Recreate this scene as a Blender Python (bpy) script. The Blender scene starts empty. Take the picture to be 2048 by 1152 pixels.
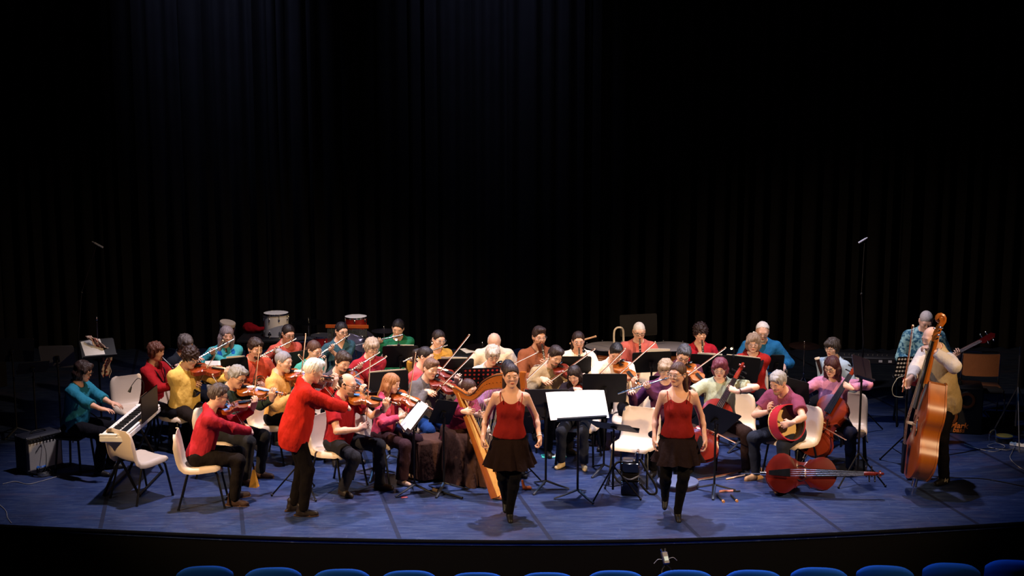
import bpy, math, random
import numpy as np
from mathutils import Vector, Matrix

random.seed(7)
scene = bpy.context.scene
COL = scene.collection
rad = math.radians

# ------------------------------------------------------------------ camera
CAM = (0.0, -13.83, 4.75)
FPX = 2800.0
PITCH = rad(9.45)
cam_data = bpy.data.cameras.new('camera')
cam_data.sensor_width = 36.0
cam_data.lens = 36.0 * FPX / 2048.0
cam_data.clip_end = 200
cam = bpy.data.objects.new('camera', cam_data)
COL.objects.link(cam)
cam.location = CAM
cam.rotation_euler = (math.pi / 2 - PITCH, 0, 0)
scene.camera = cam

# ------------------------------------------------------------------ exposure, world, lights
scene.view_settings.view_transform = 'Standard'
scene.view_settings.look = 'None'
scene.view_settings.exposure = 0.0
scene.view_settings.gamma = 1.0
scene.view_settings.use_curve_mapping = False
world = bpy.data.worlds.new('world')
scene.world = world
world.use_nodes = True
world.node_tree.nodes['Background'].inputs['Color'].default_value = (0.4, 0.5, 1.0, 1)
world.node_tree.nodes['Background'].inputs['Strength'].default_value = 0.0012


def spot(name, loc, target, power, color, size=60, blend=0.7, radius=0.12):
    d = bpy.data.lights.new(name, 'SPOT')
    d.energy = power
    d.color = color
    d.spot_size = rad(size)
    d.spot_blend = blend
    d.shadow_soft_size = radius
    o = bpy.data.objects.new(name, d)
    COL.objects.link(o)
    o.location = loc
    v = Vector(target) - Vector(loc)
    o.rotation_euler = v.to_track_quat('-Z', 'Y').to_euler()
    return o


# cool white rig lamps over the orchestra
WHITE = (1.0, 0.89, 1.0)
spot('stage_lamp', (-3.0, 1.4, 7.8), (-2.8, 1.9, 0.6), 2700, WHITE, 54, 0.9)
spot('stage_lamp', (0.7, 1.9, 7.8), (0.5, 1.0, 0.5), 3600, WHITE, 58, 0.9)
spot('stage_lamp', (3.8, 2.2, 7.8), (3.0, 2.5, 0.6), 2200, WHITE, 50, 0.9)
spot('stage_lamp', (-2.4, 3.4, 8.0), (-2.2, 5.0, 0.8), 900, WHITE, 62, 0.9)  # extra lamp, added to brighten the drums at the back
# blue wash crossing the floor from behind, above and the side
BLUE = (0.20, 0.46, 1.0)
spot('back_lamp', (4.8, 6.2, 8.4), (-0.9, -0.3, 0), 1000, BLUE, 46, 0.9)
spot('back_lamp', (-3.4, 6.4, 8.4), (-0.6, -0.2, 0), 1100, BLUE, 48, 0.9)
spot('side_lamp', (-1.5, -1.0, 8.2), (4.2, 0.7, 0), 1100, BLUE, 50, 0.9)
# amber front-of-house lamps
AMBER = (1.0, 0.67, 0.36)
spot('front_lamp', (-8.5, -4.6, 6.2), (-0.4, 1.8, 0.8), 5400, AMBER, 41, 0.8)
spot('front_lamp', (8.5, -4.6, 6.2), (1.0, 1.5, 0.8), 3900, AMBER, 44, 0.8)
# two dim blue washers above the back curtain
spot('curtain_lamp', (-4.9, 6.4, 10.6), (-4.7, 8.5, 7.0), 2400, (0.55, 0.62, 1.0), 40, 1.0)
spot('curtain_lamp', (-0.6, 6.4, 10.6), (-0.4, 8.5, 7.0), 1900, (0.55, 0.62, 1.0), 42, 1.0)

# ------------------------------------------------------------------ helpers
A = lambda *v: np.array(v if len(v) > 1 else v[0], dtype=float)


def at(px, py, z=0.0):
    """World point at height z that the photograph shows at (px, py)."""
    u, v = (px - 1024) / FPX, -(py - 576) / FPX
    c, s = math.cos(PITCH), math.sin(PITCH)
    d = A(u, c + v * s, -s + v * c)
    t = (z - CAM[2]) / d[2]
    return A(CAM) + d * t


def at_y(px, py, y):
    u, v = (px - 1024) / FPX, -(py - 576) / FPX
    c, s = math.cos(PITCH), math.sin(PITCH)
    d = A(u, c + v * s, -s + v * c)
    return A(CAM) + d * ((y - CAM[1]) / d[1])


def unit(v):
    v = A(v)
    return v / (np.linalg.norm(v) + 1e-9)


def Rx(a): c, s = math.cos(a), math.sin(a); return A([[1, 0, 0], [0, c, -s], [0, s, c]])
def Ry(a): c, s = math.cos(a), math.sin(a); return A([[c, 0, s], [0, 1, 0], [-s, 0, c]])
def Rz(a): c, s = math.cos(a), math.sin(a); return A([[c, -s, 0], [s, c, 0], [0, 0, 1]])


def M4(R=None, t=(0, 0, 0), s=1.0):
    m = np.eye(4)
    if R is not None:
        m[:3, :3] = np.asarray(R) * s
    else:
        m[:3, :3] *= s
    m[:3, 3] = t
    return m


def frame(x, y, z):
    """3x3 whose columns are x, y, z."""
    return np.column_stack([x, y, z])


def lin(h):
    h = h.lstrip('#')
    out = []
    for i in (0, 2, 4):
        c = int(h[i:i + 2], 16) / 255
        out.append(c / 12.92 if c <= .04045 else ((c + .055) / 1.055) ** 2.4)
    return tuple(out)


_mats = {}


def mat(name, color, rough=0.6, metal=0.0, var=0.12, scale=12.0, bump=0.0, bscale=60.0, spec=0.5, coat=0.0, emit=0.0, stretch=None, sheen=0.0, bdist=0.01):
    key = (name, color, rough, metal, var, scale, bump, emit)
    if key in _mats:
        return _mats[key]
    m = bpy.data.materials.new(name)
    m.use_nodes = True
    nt = m.node_tree
    b = nt.nodes['Principled BSDF']
    rgb = lin(color) if isinstance(color, str) else color
    b.inputs['Roughness'].default_value = rough
    b.inputs['Metallic'].default_value = metal
    b.inputs['Specular IOR Level'].default_value = spec
    b.inputs['Coat Weight'].default_value = coat
    b.inputs['Sheen Weight'].default_value = sheen
    tc = nt.nodes.new('ShaderNodeTexCoord')
    mp = nt.nodes.new('ShaderNodeMapping')
    if stretch:
        mp.inputs['Scale'].default_value = stretch
    nt.links.new(tc.outputs['Object'], mp.inputs['Vector'])
    nz = nt.nodes.new('ShaderNodeTexNoise')
    nz.inputs['Scale'].default_value = scale
    nz.inputs['Detail'].default_value = 4
    nt.links.new(mp.outputs['Vector'], nz.inputs['Vector'])
    mix = nt.nodes.new('ShaderNodeMix')
    mix.data_type = 'RGBA'
    mix.inputs['A'].default_value = tuple(max(0, c * (1 - var)) for c in rgb) + (1,)
    mix.inputs['B'].default_value = tuple(min(1, c * (1 + var)) for c in rgb) + (1,)
    nt.links.new(nz.outputs['Fac'], mix.inputs['Factor'])
    nt.links.new(mix.outputs['Result'], b.inputs['Base Color'])
    if bump:
        n2 = nt.nodes.new('ShaderNodeTexNoise')
        n2.inputs['Scale'].default_value = bscale
        n2.inputs['Detail'].default_value = 3
        nt.links.new(mp.outputs['Vector'], n2.inputs['Vector'])
        bp = nt.nodes.new('ShaderNodeBump')
        bp.inputs['Strength'].default_value = bump
        bp.inputs['Distance'].default_value = bdist
        nt.links.new(n2.outputs['Fac'], bp.inputs['Height'])
        nt.links.new(bp.outputs['Normal'], b.inputs['Normal'])
    if emit:
        b.inputs['Emission Color'].default_value = rgb + (1,)
        b.inputs['Emission Strength'].default_value = emit
    _mats[key] = m
    return m


def cloth(color, kind='cloth'): return mat(kind, color, 0.9, var=0.16, scale=9, bump=0.75, bscale=10, spec=0.06, bdist=.035, stretch=(1, 1, .55))
def skin(color): return mat('skin', color, 0.5, var=0.06, scale=20, spec=0.35)
def hairm(color): return mat('hair', color, 0.55, var=0.35, scale=60, bump=0.35, bscale=110, spec=0.35, stretch=(1, 1, .25))


BLACKM = mat('black_metal', '#0b0b0d', 0.4, 0.3, spec=0.4)
BLACKP = mat('black_plastic', '#0a0a0b', 0.45)
GREYM = mat('grey_metal', '#3c3e44', 0.4, 0.7)
CHROME = mat('chrome', '#c9c9cc', 0.18, 1.0, var=.04)
SILVER = mat('silver', '#d9d9dc', 0.22, 1.0, var=.05)
BRASS = mat('brass', '#c98f3a', 0.25, 1.0, var=.1)
EBONY = mat('ebony', '#101012', 0.28, var=.2)
PAPER = mat('paper', '#f4f1ec', 0.8, var=.03)
BOWHAIR = mat('bow_hair', '#efe3d2', 0.6, var=.05)
BOWWOOD = mat('bow_wood', '#6b3218', 0.3, var=.2)
RUBBER = mat('rubber', '#08080a', 0.8)


class MB:
    """Collects verts and faces of one mesh."""

    def __init__(self):
        self.v, self.f, self.mi, self.n, self.cur = [], [], [], 0, 0

    def add(self, verts, faces, M=None):
        verts = np.asarray(verts, float).reshape(-1, 3)
        if M is not None:
            M = np.asarray(M)
            verts = verts @ M[:3, :3].T + M[:3, 3]
        self.v.append(verts)
        o = self.n
        for f in faces:
            self.f.append(tuple(i + o for i in f))
            self.mi.append(self.cur)
        self.n += len(verts)
        return self

    def box(self, c, size, M=None, bev=0.0):
        x, y, z = (s / 2 for s in size)
        c = A(c)
        if bev <= 0:
            vs = [c + A(sx * x, sy * y, sz * z) for sz in (-1, 1) for sx, sy in ((-1, -1), (1, -1), (1, 1), (-1, 1))]
            fs = [(0, 3, 2, 1), (4, 5, 6, 7), (0, 1, 5, 4), (1, 2, 6, 5), (2, 3, 7, 6), (3, 0, 4, 7)]
            return self.add(vs, fs, M)
        b = bev
        ring = lambda X, Y: [(-X + b, -Y), (X - b, -Y), (X, -Y + b), (X, Y - b), (X - b, Y), (-X + b, Y), (-X, Y - b), (-X, -Y + b)]
        vs = []
        for zz, k in ((-z, b), (-z + b, 0), (z - b, 0), (z, b)):
            vs += [c + A(px, py, zz) for px, py in ring(x - k, y - k)]
        fs = [tuple(range(7, -1, -1)), tuple(range(24, 32))]
        for r in range(3):
            for i in range(8):
                j = (i + 1) % 8
                fs.append((r * 8 + i, r * 8 + j, r * 8 + 8 + j, r * 8 + 8 + i))
        return self.add(vs, fs, M)

    def tube(self, pts, r, seg=8, M=None, cap=True, flat=None):
        pts = [A(p) for p in pts]
        n = len(pts)
        rs = [r] * n if np.isscalar(r) else list(r)
        vs, fs = [], []
        up = None
        for i, p in enumerate(pts):
            d = unit(pts[min(i + 1, n - 1)] - pts[max(i - 1, 0)])
            if up is None:
                up = A(0, 0, 1) if abs(d[2]) < .9 else A(1, 0, 0)
                if flat is not None:
                    up = A(flat[1])
            a = unit(np.cross(d, up))
            up = unit(np.cross(a, d))
            ka, kb = (1, 1) if flat is None else (1, flat[0])
            for k in range(seg):
                t = 2 * math.pi * k / seg
                vs.append(p + rs[i] * (a * math.cos(t) * ka + up * math.sin(t) * kb))
        for i in range(n - 1):
            for k in range(seg):
                l = (k + 1) % seg
                fs.append((i * seg + k, i * seg + l, (i + 1) * seg + l, (i + 1) * seg + k))
        if cap:
            fs.append(tuple(range(seg - 1, -1, -1)))
            fs.append(tuple((n - 1) * seg + k for k in range(seg)))
        return self.add(vs, fs, M)

    def lathe(self, prof, seg=24, M=None):
        vs, fs = [], []
        n = len(prof)
        for r, z in prof:
            for k in range(seg):
                t = 2 * math.pi * k / seg
                vs.append((r * math.cos(t), r * math.sin(t), z))
        for i in range(n - 1):
            for k in range(seg):
                l = (k + 1) % seg
                fs.append((i * seg + k, i * seg + l, (i + 1) * seg + l, (i + 1) * seg + k))
        if prof[0][0] > 1e-4:
            fs.append(tuple(range(seg - 1, -1, -1)))
        if prof[-1][0] > 1e-4:
            fs.append(tuple((n - 1) * seg + k for k in range(seg)))
        return self.add(vs, fs, M)

    def cyl(self, a, b, r, seg=16, M=None): return self.tube([a, b], r, seg, M)

    def ball(self, c, r, M=None, seg=12, rings=8):
        r = A(r, r, r) if np.isscalar(r) else A(r)
        prof = [(max(1e-5, math.sin(math.pi * i / rings)), -math.cos(math.pi * i / rings)) for i in range(rings + 1)]
        T = np.eye(4)
        T[:3, :3] = np.diag(r)
        T[:3, 3] = c
        return self.lathe(prof, seg, T if M is None else np.asarray(M) @ T)

    def prism(self, poly, z0, z1, M=None):
        n = len(poly)
        vs = [(x, y, z0) for x, y in poly] + [(x, y, z1) for x, y in poly]
        fs = [tuple(range(n - 1, -1, -1)), tuple(range(n, 2 * n))]
        fs += [(i, (i + 1) % n, n + (i + 1) % n, n + i) for i in range(n)]
        return self.add(vs, fs, M)

    def shell(self, G, th, M=None):
        """Grid of points (n,m,3) thickened by th."""
        G = np.asarray(G, float)
        n, m = G.shape[:2]
        du = np.gradient(G, axis=0)
        dv = np.gradient(G, axis=1)
        N = np.cross(du, dv)
        N /= np.linalg.norm(N, axis=2, keepdims=True) + 1e-9
        B = G - N * th
        vs = np.concatenate([G.reshape(-1, 3), B.reshape(-1, 3)])
        o = n * m
        fs = []
        ix = lambda i, j: i * m + j
        for i in range(n - 1):
            for j in range(m - 1):
                q = (ix(i, j), ix(i + 1, j), ix(i + 1, j + 1), ix(i, j + 1))
                fs.append(q)
                fs.append(tuple(o + k for k in reversed(q)))
        rim = [ix(0, j) for j in range(m)] + [ix(i, m - 1) for i in range(1, n)] + [ix(n - 1, j) for j in range(m - 2, -1, -1)] + [ix(i, 0) for i in range(n - 2, 0, -1)]
        for k in range(len(rim)):
            a, b = rim[k], rim[(k + 1) % len(rim)]
            fs.append((a, b, o + b, o + a))
        return self.add(vs, fs, M)

    def mesh(self, name, mats, smooth=True, angle=40):
        me = bpy.data.meshes.new(name)
        vs = np.concatenate(self.v) if self.v else np.zeros((0, 3))
        me.from_pydata(vs.tolist(), [], self.f)
        mats = mats if isinstance(mats, (list, tuple)) else [mats]
        for m in mats:
            me.materials.append(m)
        if len(mats) > 1:
            me.polygons.foreach_set('material_index', self.mi)
        if smooth:
            me.shade_smooth()
            me.set_sharp_from_angle(angle=rad(angle))
        me.update()
        return me


def obj(name, data, parent=None, M=None, world=None):
    if isinstance(data, tuple):
        data = data[0].mesh(name, data[1])
    o = bpy.data.objects.new(name, data)
    COL.objects.link(o)
    if parent is not None:
        o.parent = parent
    if M is not None:
        o.matrix_local = Matrix(np.asarray(M).tolist())
    return o


def thing(name, label, cat, M=None, group=None, data=None):
    o = bpy.data.objects.new(name, data)
    COL.objects.link(o)
    if data is None:
        o.empty_display_size = 0.1
    if M is not None:
        o.matrix_world = Matrix(np.asarray(M).tolist())
    o['label'] = label
    o['category'] = cat
    if group:
        o['group'] = group
    return o


def struct(name, data, parent=None, M=None):
    o = obj(name, data, parent, M)
    o['kind'] = 'structure'
    return o


def inst(root, parts):
    """Link shared part meshes (name, mesh[, matrix]) under a root."""
    for p in parts:
        ob = obj(p[0], p[1], root, p[2] if len(p) > 2 else None)
        if len(p) > 3:
            for n_, d_, *m_ in p[3]:
                obj(n_, d_, ob, m_[0] if m_ else None)
# ------------------------------------------------------------------ signed-distance mesher
f32 = np.float32


class SDF:
    def __init__(self):
        self.p = []

    def cone(self, a, b, ra, rb, k=.015, op='u', cut=False):
        self.p.append(('c', A(a), A(b), ra, rb, k, op, cut)); return self

    def ell(self, c, r, R=None, k=.03, op='u'):
        self.p.append(('e', A(c), A(r), R, 0, k, op, False)); return self

    def plane(self, n, c, k=0.0):
        """Keep the side where dot(p - c, n) < 0."""
        self.p.append(('p', unit(n), A(c), 0, 0, k, 'i', False)); return self

    def bounds(self, pad):
        lo, hi = A(9, 9, 9), A(-9, -9, -9)
        for q in self.p:
            if q[6] != 'u':
                continue
            if q[0] == 'c':
                r = max(q[3], q[4])
                lo = np.minimum(lo, np.minimum(q[1], q[2]) - r); hi = np.maximum(hi, np.maximum(q[1], q[2]) + r)
            else:
                e = q[2] if q[3] is None else np.sqrt(((q[3] * q[2]) ** 2).sum(1))
                lo = np.minimum(lo, q[1] - e); hi = np.maximum(hi, q[1] + e)
        return lo - pad, hi + pad

    def build(self, name, m, res, fine=(), noise=None, noise2=None, strands=None, nfirst=False):
        lo, hi = self.bounds(res * 2.2)
        ax = []
        for d in range(3):
            x, o = lo[d], []
            while x < hi[d]:
                o.append(x)
                st = res
                for (flo, fhi, fr) in fine:
                    if flo[d] - res * .5 <= x <= fhi[d]:
                        st = min(st, fr)
                x += st
            o.append(x)
            ax.append(np.array(o, f32))
        X, Y, Z = ax
        D = np.full((len(X), len(Y), len(Z)), 1.0, f32)
        def add_noise():
            for nz in (noise, noise2):
                if nz and nz[0]:
                    am, fr, st = nz
                    gx, gy, gz = X[:, None, None] * fr, Y[None, :, None] * fr, Z[None, None, :] * fr * st
                    D[...] += f32(am) * (np.sin(gx + 1.3 * np.sin(gz * .7 + gy * .4)) * np.sin(gy + 1.1 * np.sin(gx * .6)) * np.sin(gz + gx * .4 + .7)).astype(f32)
        done = False
        for t, a, b, c, d, k, op, cut in self.p:
            if nfirst and not done and op != 'u':
                add_noise()
                done = True
            if t == 'p':
                q = (X[:, None, None] * a[0] + Y[None, :, None] * a[1] + Z[None, None, :] * a[2] - float(a @ b)).astype(f32)
                np.maximum(D, q, out=D)
                continue
            if t == 'c':
                r = max(c, d)
                l, h = np.minimum(a, b) - r, np.maximum(a, b) + r
            else:
                e = b if c is None else np.sqrt(((c * b) ** 2).sum(1))
                l, h = a - e, a + e
            pad = k + res * 1.8
            sl = []
            for j, g in enumerate(ax):
                i0 = max(0, np.searchsorted(g, l[j] - pad) - 1)
                i1 = min(len(g), np.searchsorted(g, h[j] + pad) + 1)
                sl.append(slice(i0, i1))
            x, y, z = X[sl[0]][:, None, None], Y[sl[1]][None, :, None], Z[sl[2]][None, None, :]
            if x.size == 0 or y.size == 0 or z.size == 0:
                continue
            if t == 'c':
                ab = (b - a).astype(f32)
                L2 = float(ab @ ab) + 1e-9
                px, py, pz = x - f32(a[0]), y - f32(a[1]), z - f32(a[2])
                h_ = px * ab[0] + py * ab[1] + pz * ab[2]
                tt = np.clip(h_ / f32(L2), 0, 1)
                dx, dy, dz = px - tt * ab[0], py - tt * ab[1], pz - tt * ab[2]
                q = np.sqrt(dx * dx + dy * dy + dz * dz) - (f32(c) + f32(d - c) * tt)
                if cut:
                    L = math.sqrt(L2)
                    q = np.maximum(q, h_ / f32(L) - f32(L))
            else:
                px, py, pz = x - f32(a[0]), y - f32(a[1]), z - f32(a[2])
                if c is not None:
                    R = c.astype(f32)
                    px, py, pz = (px * R[0, 0] + py * R[1, 0] + pz * R[2, 0], px * R[0, 1] + py * R[1, 1] + pz * R[2, 1],
                                  px * R[0, 2] + py * R[1, 2] + pz * R[2, 2])
                ux, uy, uz = px / f32(b[0]), py / f32(b[1]), pz / f32(b[2])
                k0 = np.sqrt(ux * ux + uy * uy + uz * uz)
                vx, vy, vz = ux / f32(b[0]), uy / f32(b[1]), uz / f32(b[2])
                k1 = np.sqrt(vx * vx + vy * vy + vz * vz) + f32(1e-6)
                q = k0 * (k0 - 1) / k1
            S = D[sl[0], sl[1], sl[2]]
            if op == 'u':
                hh = np.maximum(k - np.abs(S - q), 0)
                S[...] = np.minimum(S, q) - hh * hh * f32(.25 / max(k, 1e-5))
            elif op == 's':
                q = -q
                hh = np.maximum(k - np.abs(S - q), 0)
                S[...] = np.maximum(S, q) + hh * hh * f32(.25 / max(k, 1e-5))
        if not done:
            add_noise()
        if strands and strands[0]:
            am, c0, R = strands
            px, py, pz = X[:, None, None] - f32(c0[0]), Y[None, :, None] - f32(c0[1]), Z[None, None, :] - f32(c0[2])
            R = R.astype(f32)
            lx, ly, lz = (px * R[0, k] + py * R[1, k] + pz * R[2, k] for k in range(3))
            ph = np.arctan2(lx, ly)
            D += f32(am) * (.6 * np.sin(17 * ph + 30 * lz + 1.5 * np.sin(5 * ph)) + .5 * np.sin(29 * ph - 24 * lz + 2)).astype(f32) * np.clip(np.hypot(lx, ly) / .05, 0, 1).astype(f32)
        return nets(name, D, X, Y, Z, m)


def nets(name, D, X, Y, Z, m):
    s = D < 0
    nx, ny, nz = D.shape
    c = np.zeros((nx - 1, ny - 1, nz - 1), np.int8)
    corners = [(i, j, k) for i in (0, 1) for j in (0, 1) for k in (0, 1)]
    for i, j, k in corners:
        c += s[i:nx - 1 + i, j:ny - 1 + j, k:nz - 1 + k]
    act = (c > 0) & (c < 8)
    I, J, K = np.nonzero(act)
    n = len(I)
    idx = np.full(act.shape, -1, np.int32)
    idx[I, J, K] = np.arange(n)
    pos = np.zeros((n, 3), f32)
    cnt = np.zeros(n, f32)
    P = {}
    for q in corners:
        P[q] = (D[I + q[0], J + q[1], K + q[2]], np.stack([X[I + q[0]], Y[J + q[1]], Z[K + q[2]]], 1))
    for q in corners:
        for d in range(3):
            if q[d]:
                continue
            r = tuple(1 if e == d else q[e] for e in range(3))
            va, pa = P[q]
            vb, pb = P[r]
            msk = (va < 0) != (vb < 0)
            t = np.where(msk, va / np.where(va == vb, 1, va - vb), 0).astype(f32)
            pos += np.where(msk[:, None], pa + t[:, None] * (pb - pa), 0)
            cnt += msk
    pos /= np.maximum(cnt, 1)[:, None]
    quads = []
    for d in range(3):
        a = [slice(None)] * 3
        b = [slice(None)] * 3
        a[d], b[d] = slice(0, -1), slice(1, None)
        ch = s[tuple(a)] != s[tuple(b)]
        e1, e2 = (d + 1) % 3, (d + 2) % 3
        g = np.array(np.nonzero(ch))
        sg = s[tuple(g)]
        ok = (g[e1] > 0) & (g[e2] > 0) & (g[e1] < D.shape[e1] - 1) & (g[e2] < D.shape[e2] - 1)
        g, sg = g[:, ok], sg[ok]
        q = []
        for o1, o2 in ((-1, -1), (0, -1), (0, 0), (-1, 0)):
            h = g.copy()
            h[e1] += o1
            h[e2] += o2
            q.append(idx[tuple(h)])
        q = np.stack(q, 1)
        q[~sg] = q[~sg][:, ::-1]
        quads.append(q)
    Q = np.concatenate(quads)
    me = bpy.data.meshes.new(name)
    me.vertices.add(n)
    me.vertices.foreach_set('co', pos.ravel())
    me.loops.add(Q.size)
    me.loops.foreach_set('vertex_index', Q.ravel().astype(np.int32))
    me.polygons.add(len(Q))
    me.polygons.foreach_set('loop_start', np.arange(0, Q.size, 4, dtype=np.int32))
    me.polygons.foreach_set('use_smooth', np.ones(len(Q), bool))
    me.materials.append(m)
    me.update(calc_edges=True)
    return me
# ------------------------------------------------------------------ people
SKIN = {'p': '#dcb09a', 'w': '#d3a188', 't': '#c08a66'}


def ik(a, t, l1, l2, hint):
    a, t = A(a), A(t)
    d = t - a
    L = np.linalg.norm(d)
    Lm = (l1 + l2) * .995
    if L > Lm:
        d = d / L * Lm
        t = a + d
        L = Lm
    u = d / L
    x = (L * L + l1 * l1 - l2 * l2) / (2 * L)
    h = math.sqrt(max(l1 * l1 - x * x, 0))
    n = unit(A(hint) - u * (A(hint) @ u))
    return a + u * x + n * h, t


def hand_prims(S, side, W, F, N, s, curl=(25, 35, 25), spread=.12, thumb=0.5):
    F = unit(F)
    N = unit(A(N) - F * (A(N) @ F))
    T = np.cross(F, N) * (1 if side == 'R' else -1)
    kn = []
    for o, l in ((.030, .088), (.010, .092), (-.011, .088), (-.029, .078)):
        p = W + (F * l + T * o) * s
        kn.append(p)
        S.cone(W + T * o * .55 * s + F * .012 * s, p, .0165 * s, .0125 * s, .012)
    S.cone(W - F * .03 * s, W + F * .02 * s, .024 * s, .025 * s, .014)
    S.cone(W + (F * .035 + T * .012) * s, W + (F * .06 + T * -.012) * s, .018 * s, .018 * s, .012)
    for i, (p, lens, r) in enumerate(zip(kn, ((.042, .026, .02), (.046, .029, .021), (.042, .027, .02), (.034, .021, .018)), (.0095, .0098, .0093, .0083))):
        ang = 0
        d0 = unit(F + T * (1.5 - i) * spread)
        for j, l in enumerate(lens):
            ang += rad(curl[j] * (1 + .08 * (i - 1)))
            d = d0 * math.cos(ang) + N * math.sin(ang)
            q = p + d * l * s
            S.cone(p, q, r * s * (1 - .07 * j), r * s * (.93 - .07 * j), .004)
            p = q
    b = W + (F * .022 + T * .022) * s
    d = unit(F * .6 + T * (.9 - .5 * thumb) + N * .75 * thumb)
    q = b + d * .046 * s
    S.cone(b, q, .0145 * s, .0115 * s, .008)
    d = unit(F * .85 + T * (.35 - .5 * thumb) + N * .8 * thumb)
    q2 = q + d * .034 * s
    S.cone(q, q2, .0112 * s, .0092 * s, .004)


def head_prims(S, C, R, s, f, jaw=1.0, nose=1.0):
    P = lambda x, y, z: C + R @ A(x, y, z) * s
    e = lambda c, r, k=.03, op='u': S.ell(P(*c), A(r) * s, R, k * s, op)
    n = lambda a, b, ra, rb, k=.015, op='u': S.cone(P(*a), P(*b), ra * s, rb * s, k * s, op)
    e((0, .014, .026), (.073, .092, .086))
    e((0, -.03, -.032), (.058, .058, .074), .04)
    n((0, -.035, -.068), (0, -.066, -.094), .040, .021 if f else .024 * jaw, .03)
    for x in (-1, 1):
        n((x * .05, .0, -.045), (x * .012, -.066, -.094), .019 if f else .023 * jaw, .015, .025)
        e((x * .036, -.06, -.022), (.026, .026, .026), .02)
    n((-.034, -.071, .026), (.034, -.071, .026), .015, .015, .018)
    for x in (-1, 1):
        e((x * .031, -.094, .004), (.017, .015, .0125), .010, 's')
    for x in (-1, 1):
        e((x * .031, -.0815, .0105), (.0150, .0125, .0068), .006)
        e((x * .031, -.080, -.0075), (.0135, .0115, .0050), .006)
    n((0, -.083, .014), (0, -.103 * 1.0, -.020), .008, .0105 * nose, .008)
    for x in (-1, 1):
        e((x * .0095, -.095, -.023), (.0075, .009, .0065), .007)
    e((0, -.084, -.055), (.026, .012, .0055), .006)
    e((0, -.083, -.064), (.022, .012, .006), .006)
    n((0, -.096, -.0595), (0, -.094, -.0595), .0018, .0018, .003, 's')
    for x in (-1, 1):
        e((x * .077, .012, -.006), (.011, .023, .031), .008)
        e((x * .083, .008, -.004), (.005, .012, .018), .004, 's')


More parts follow.
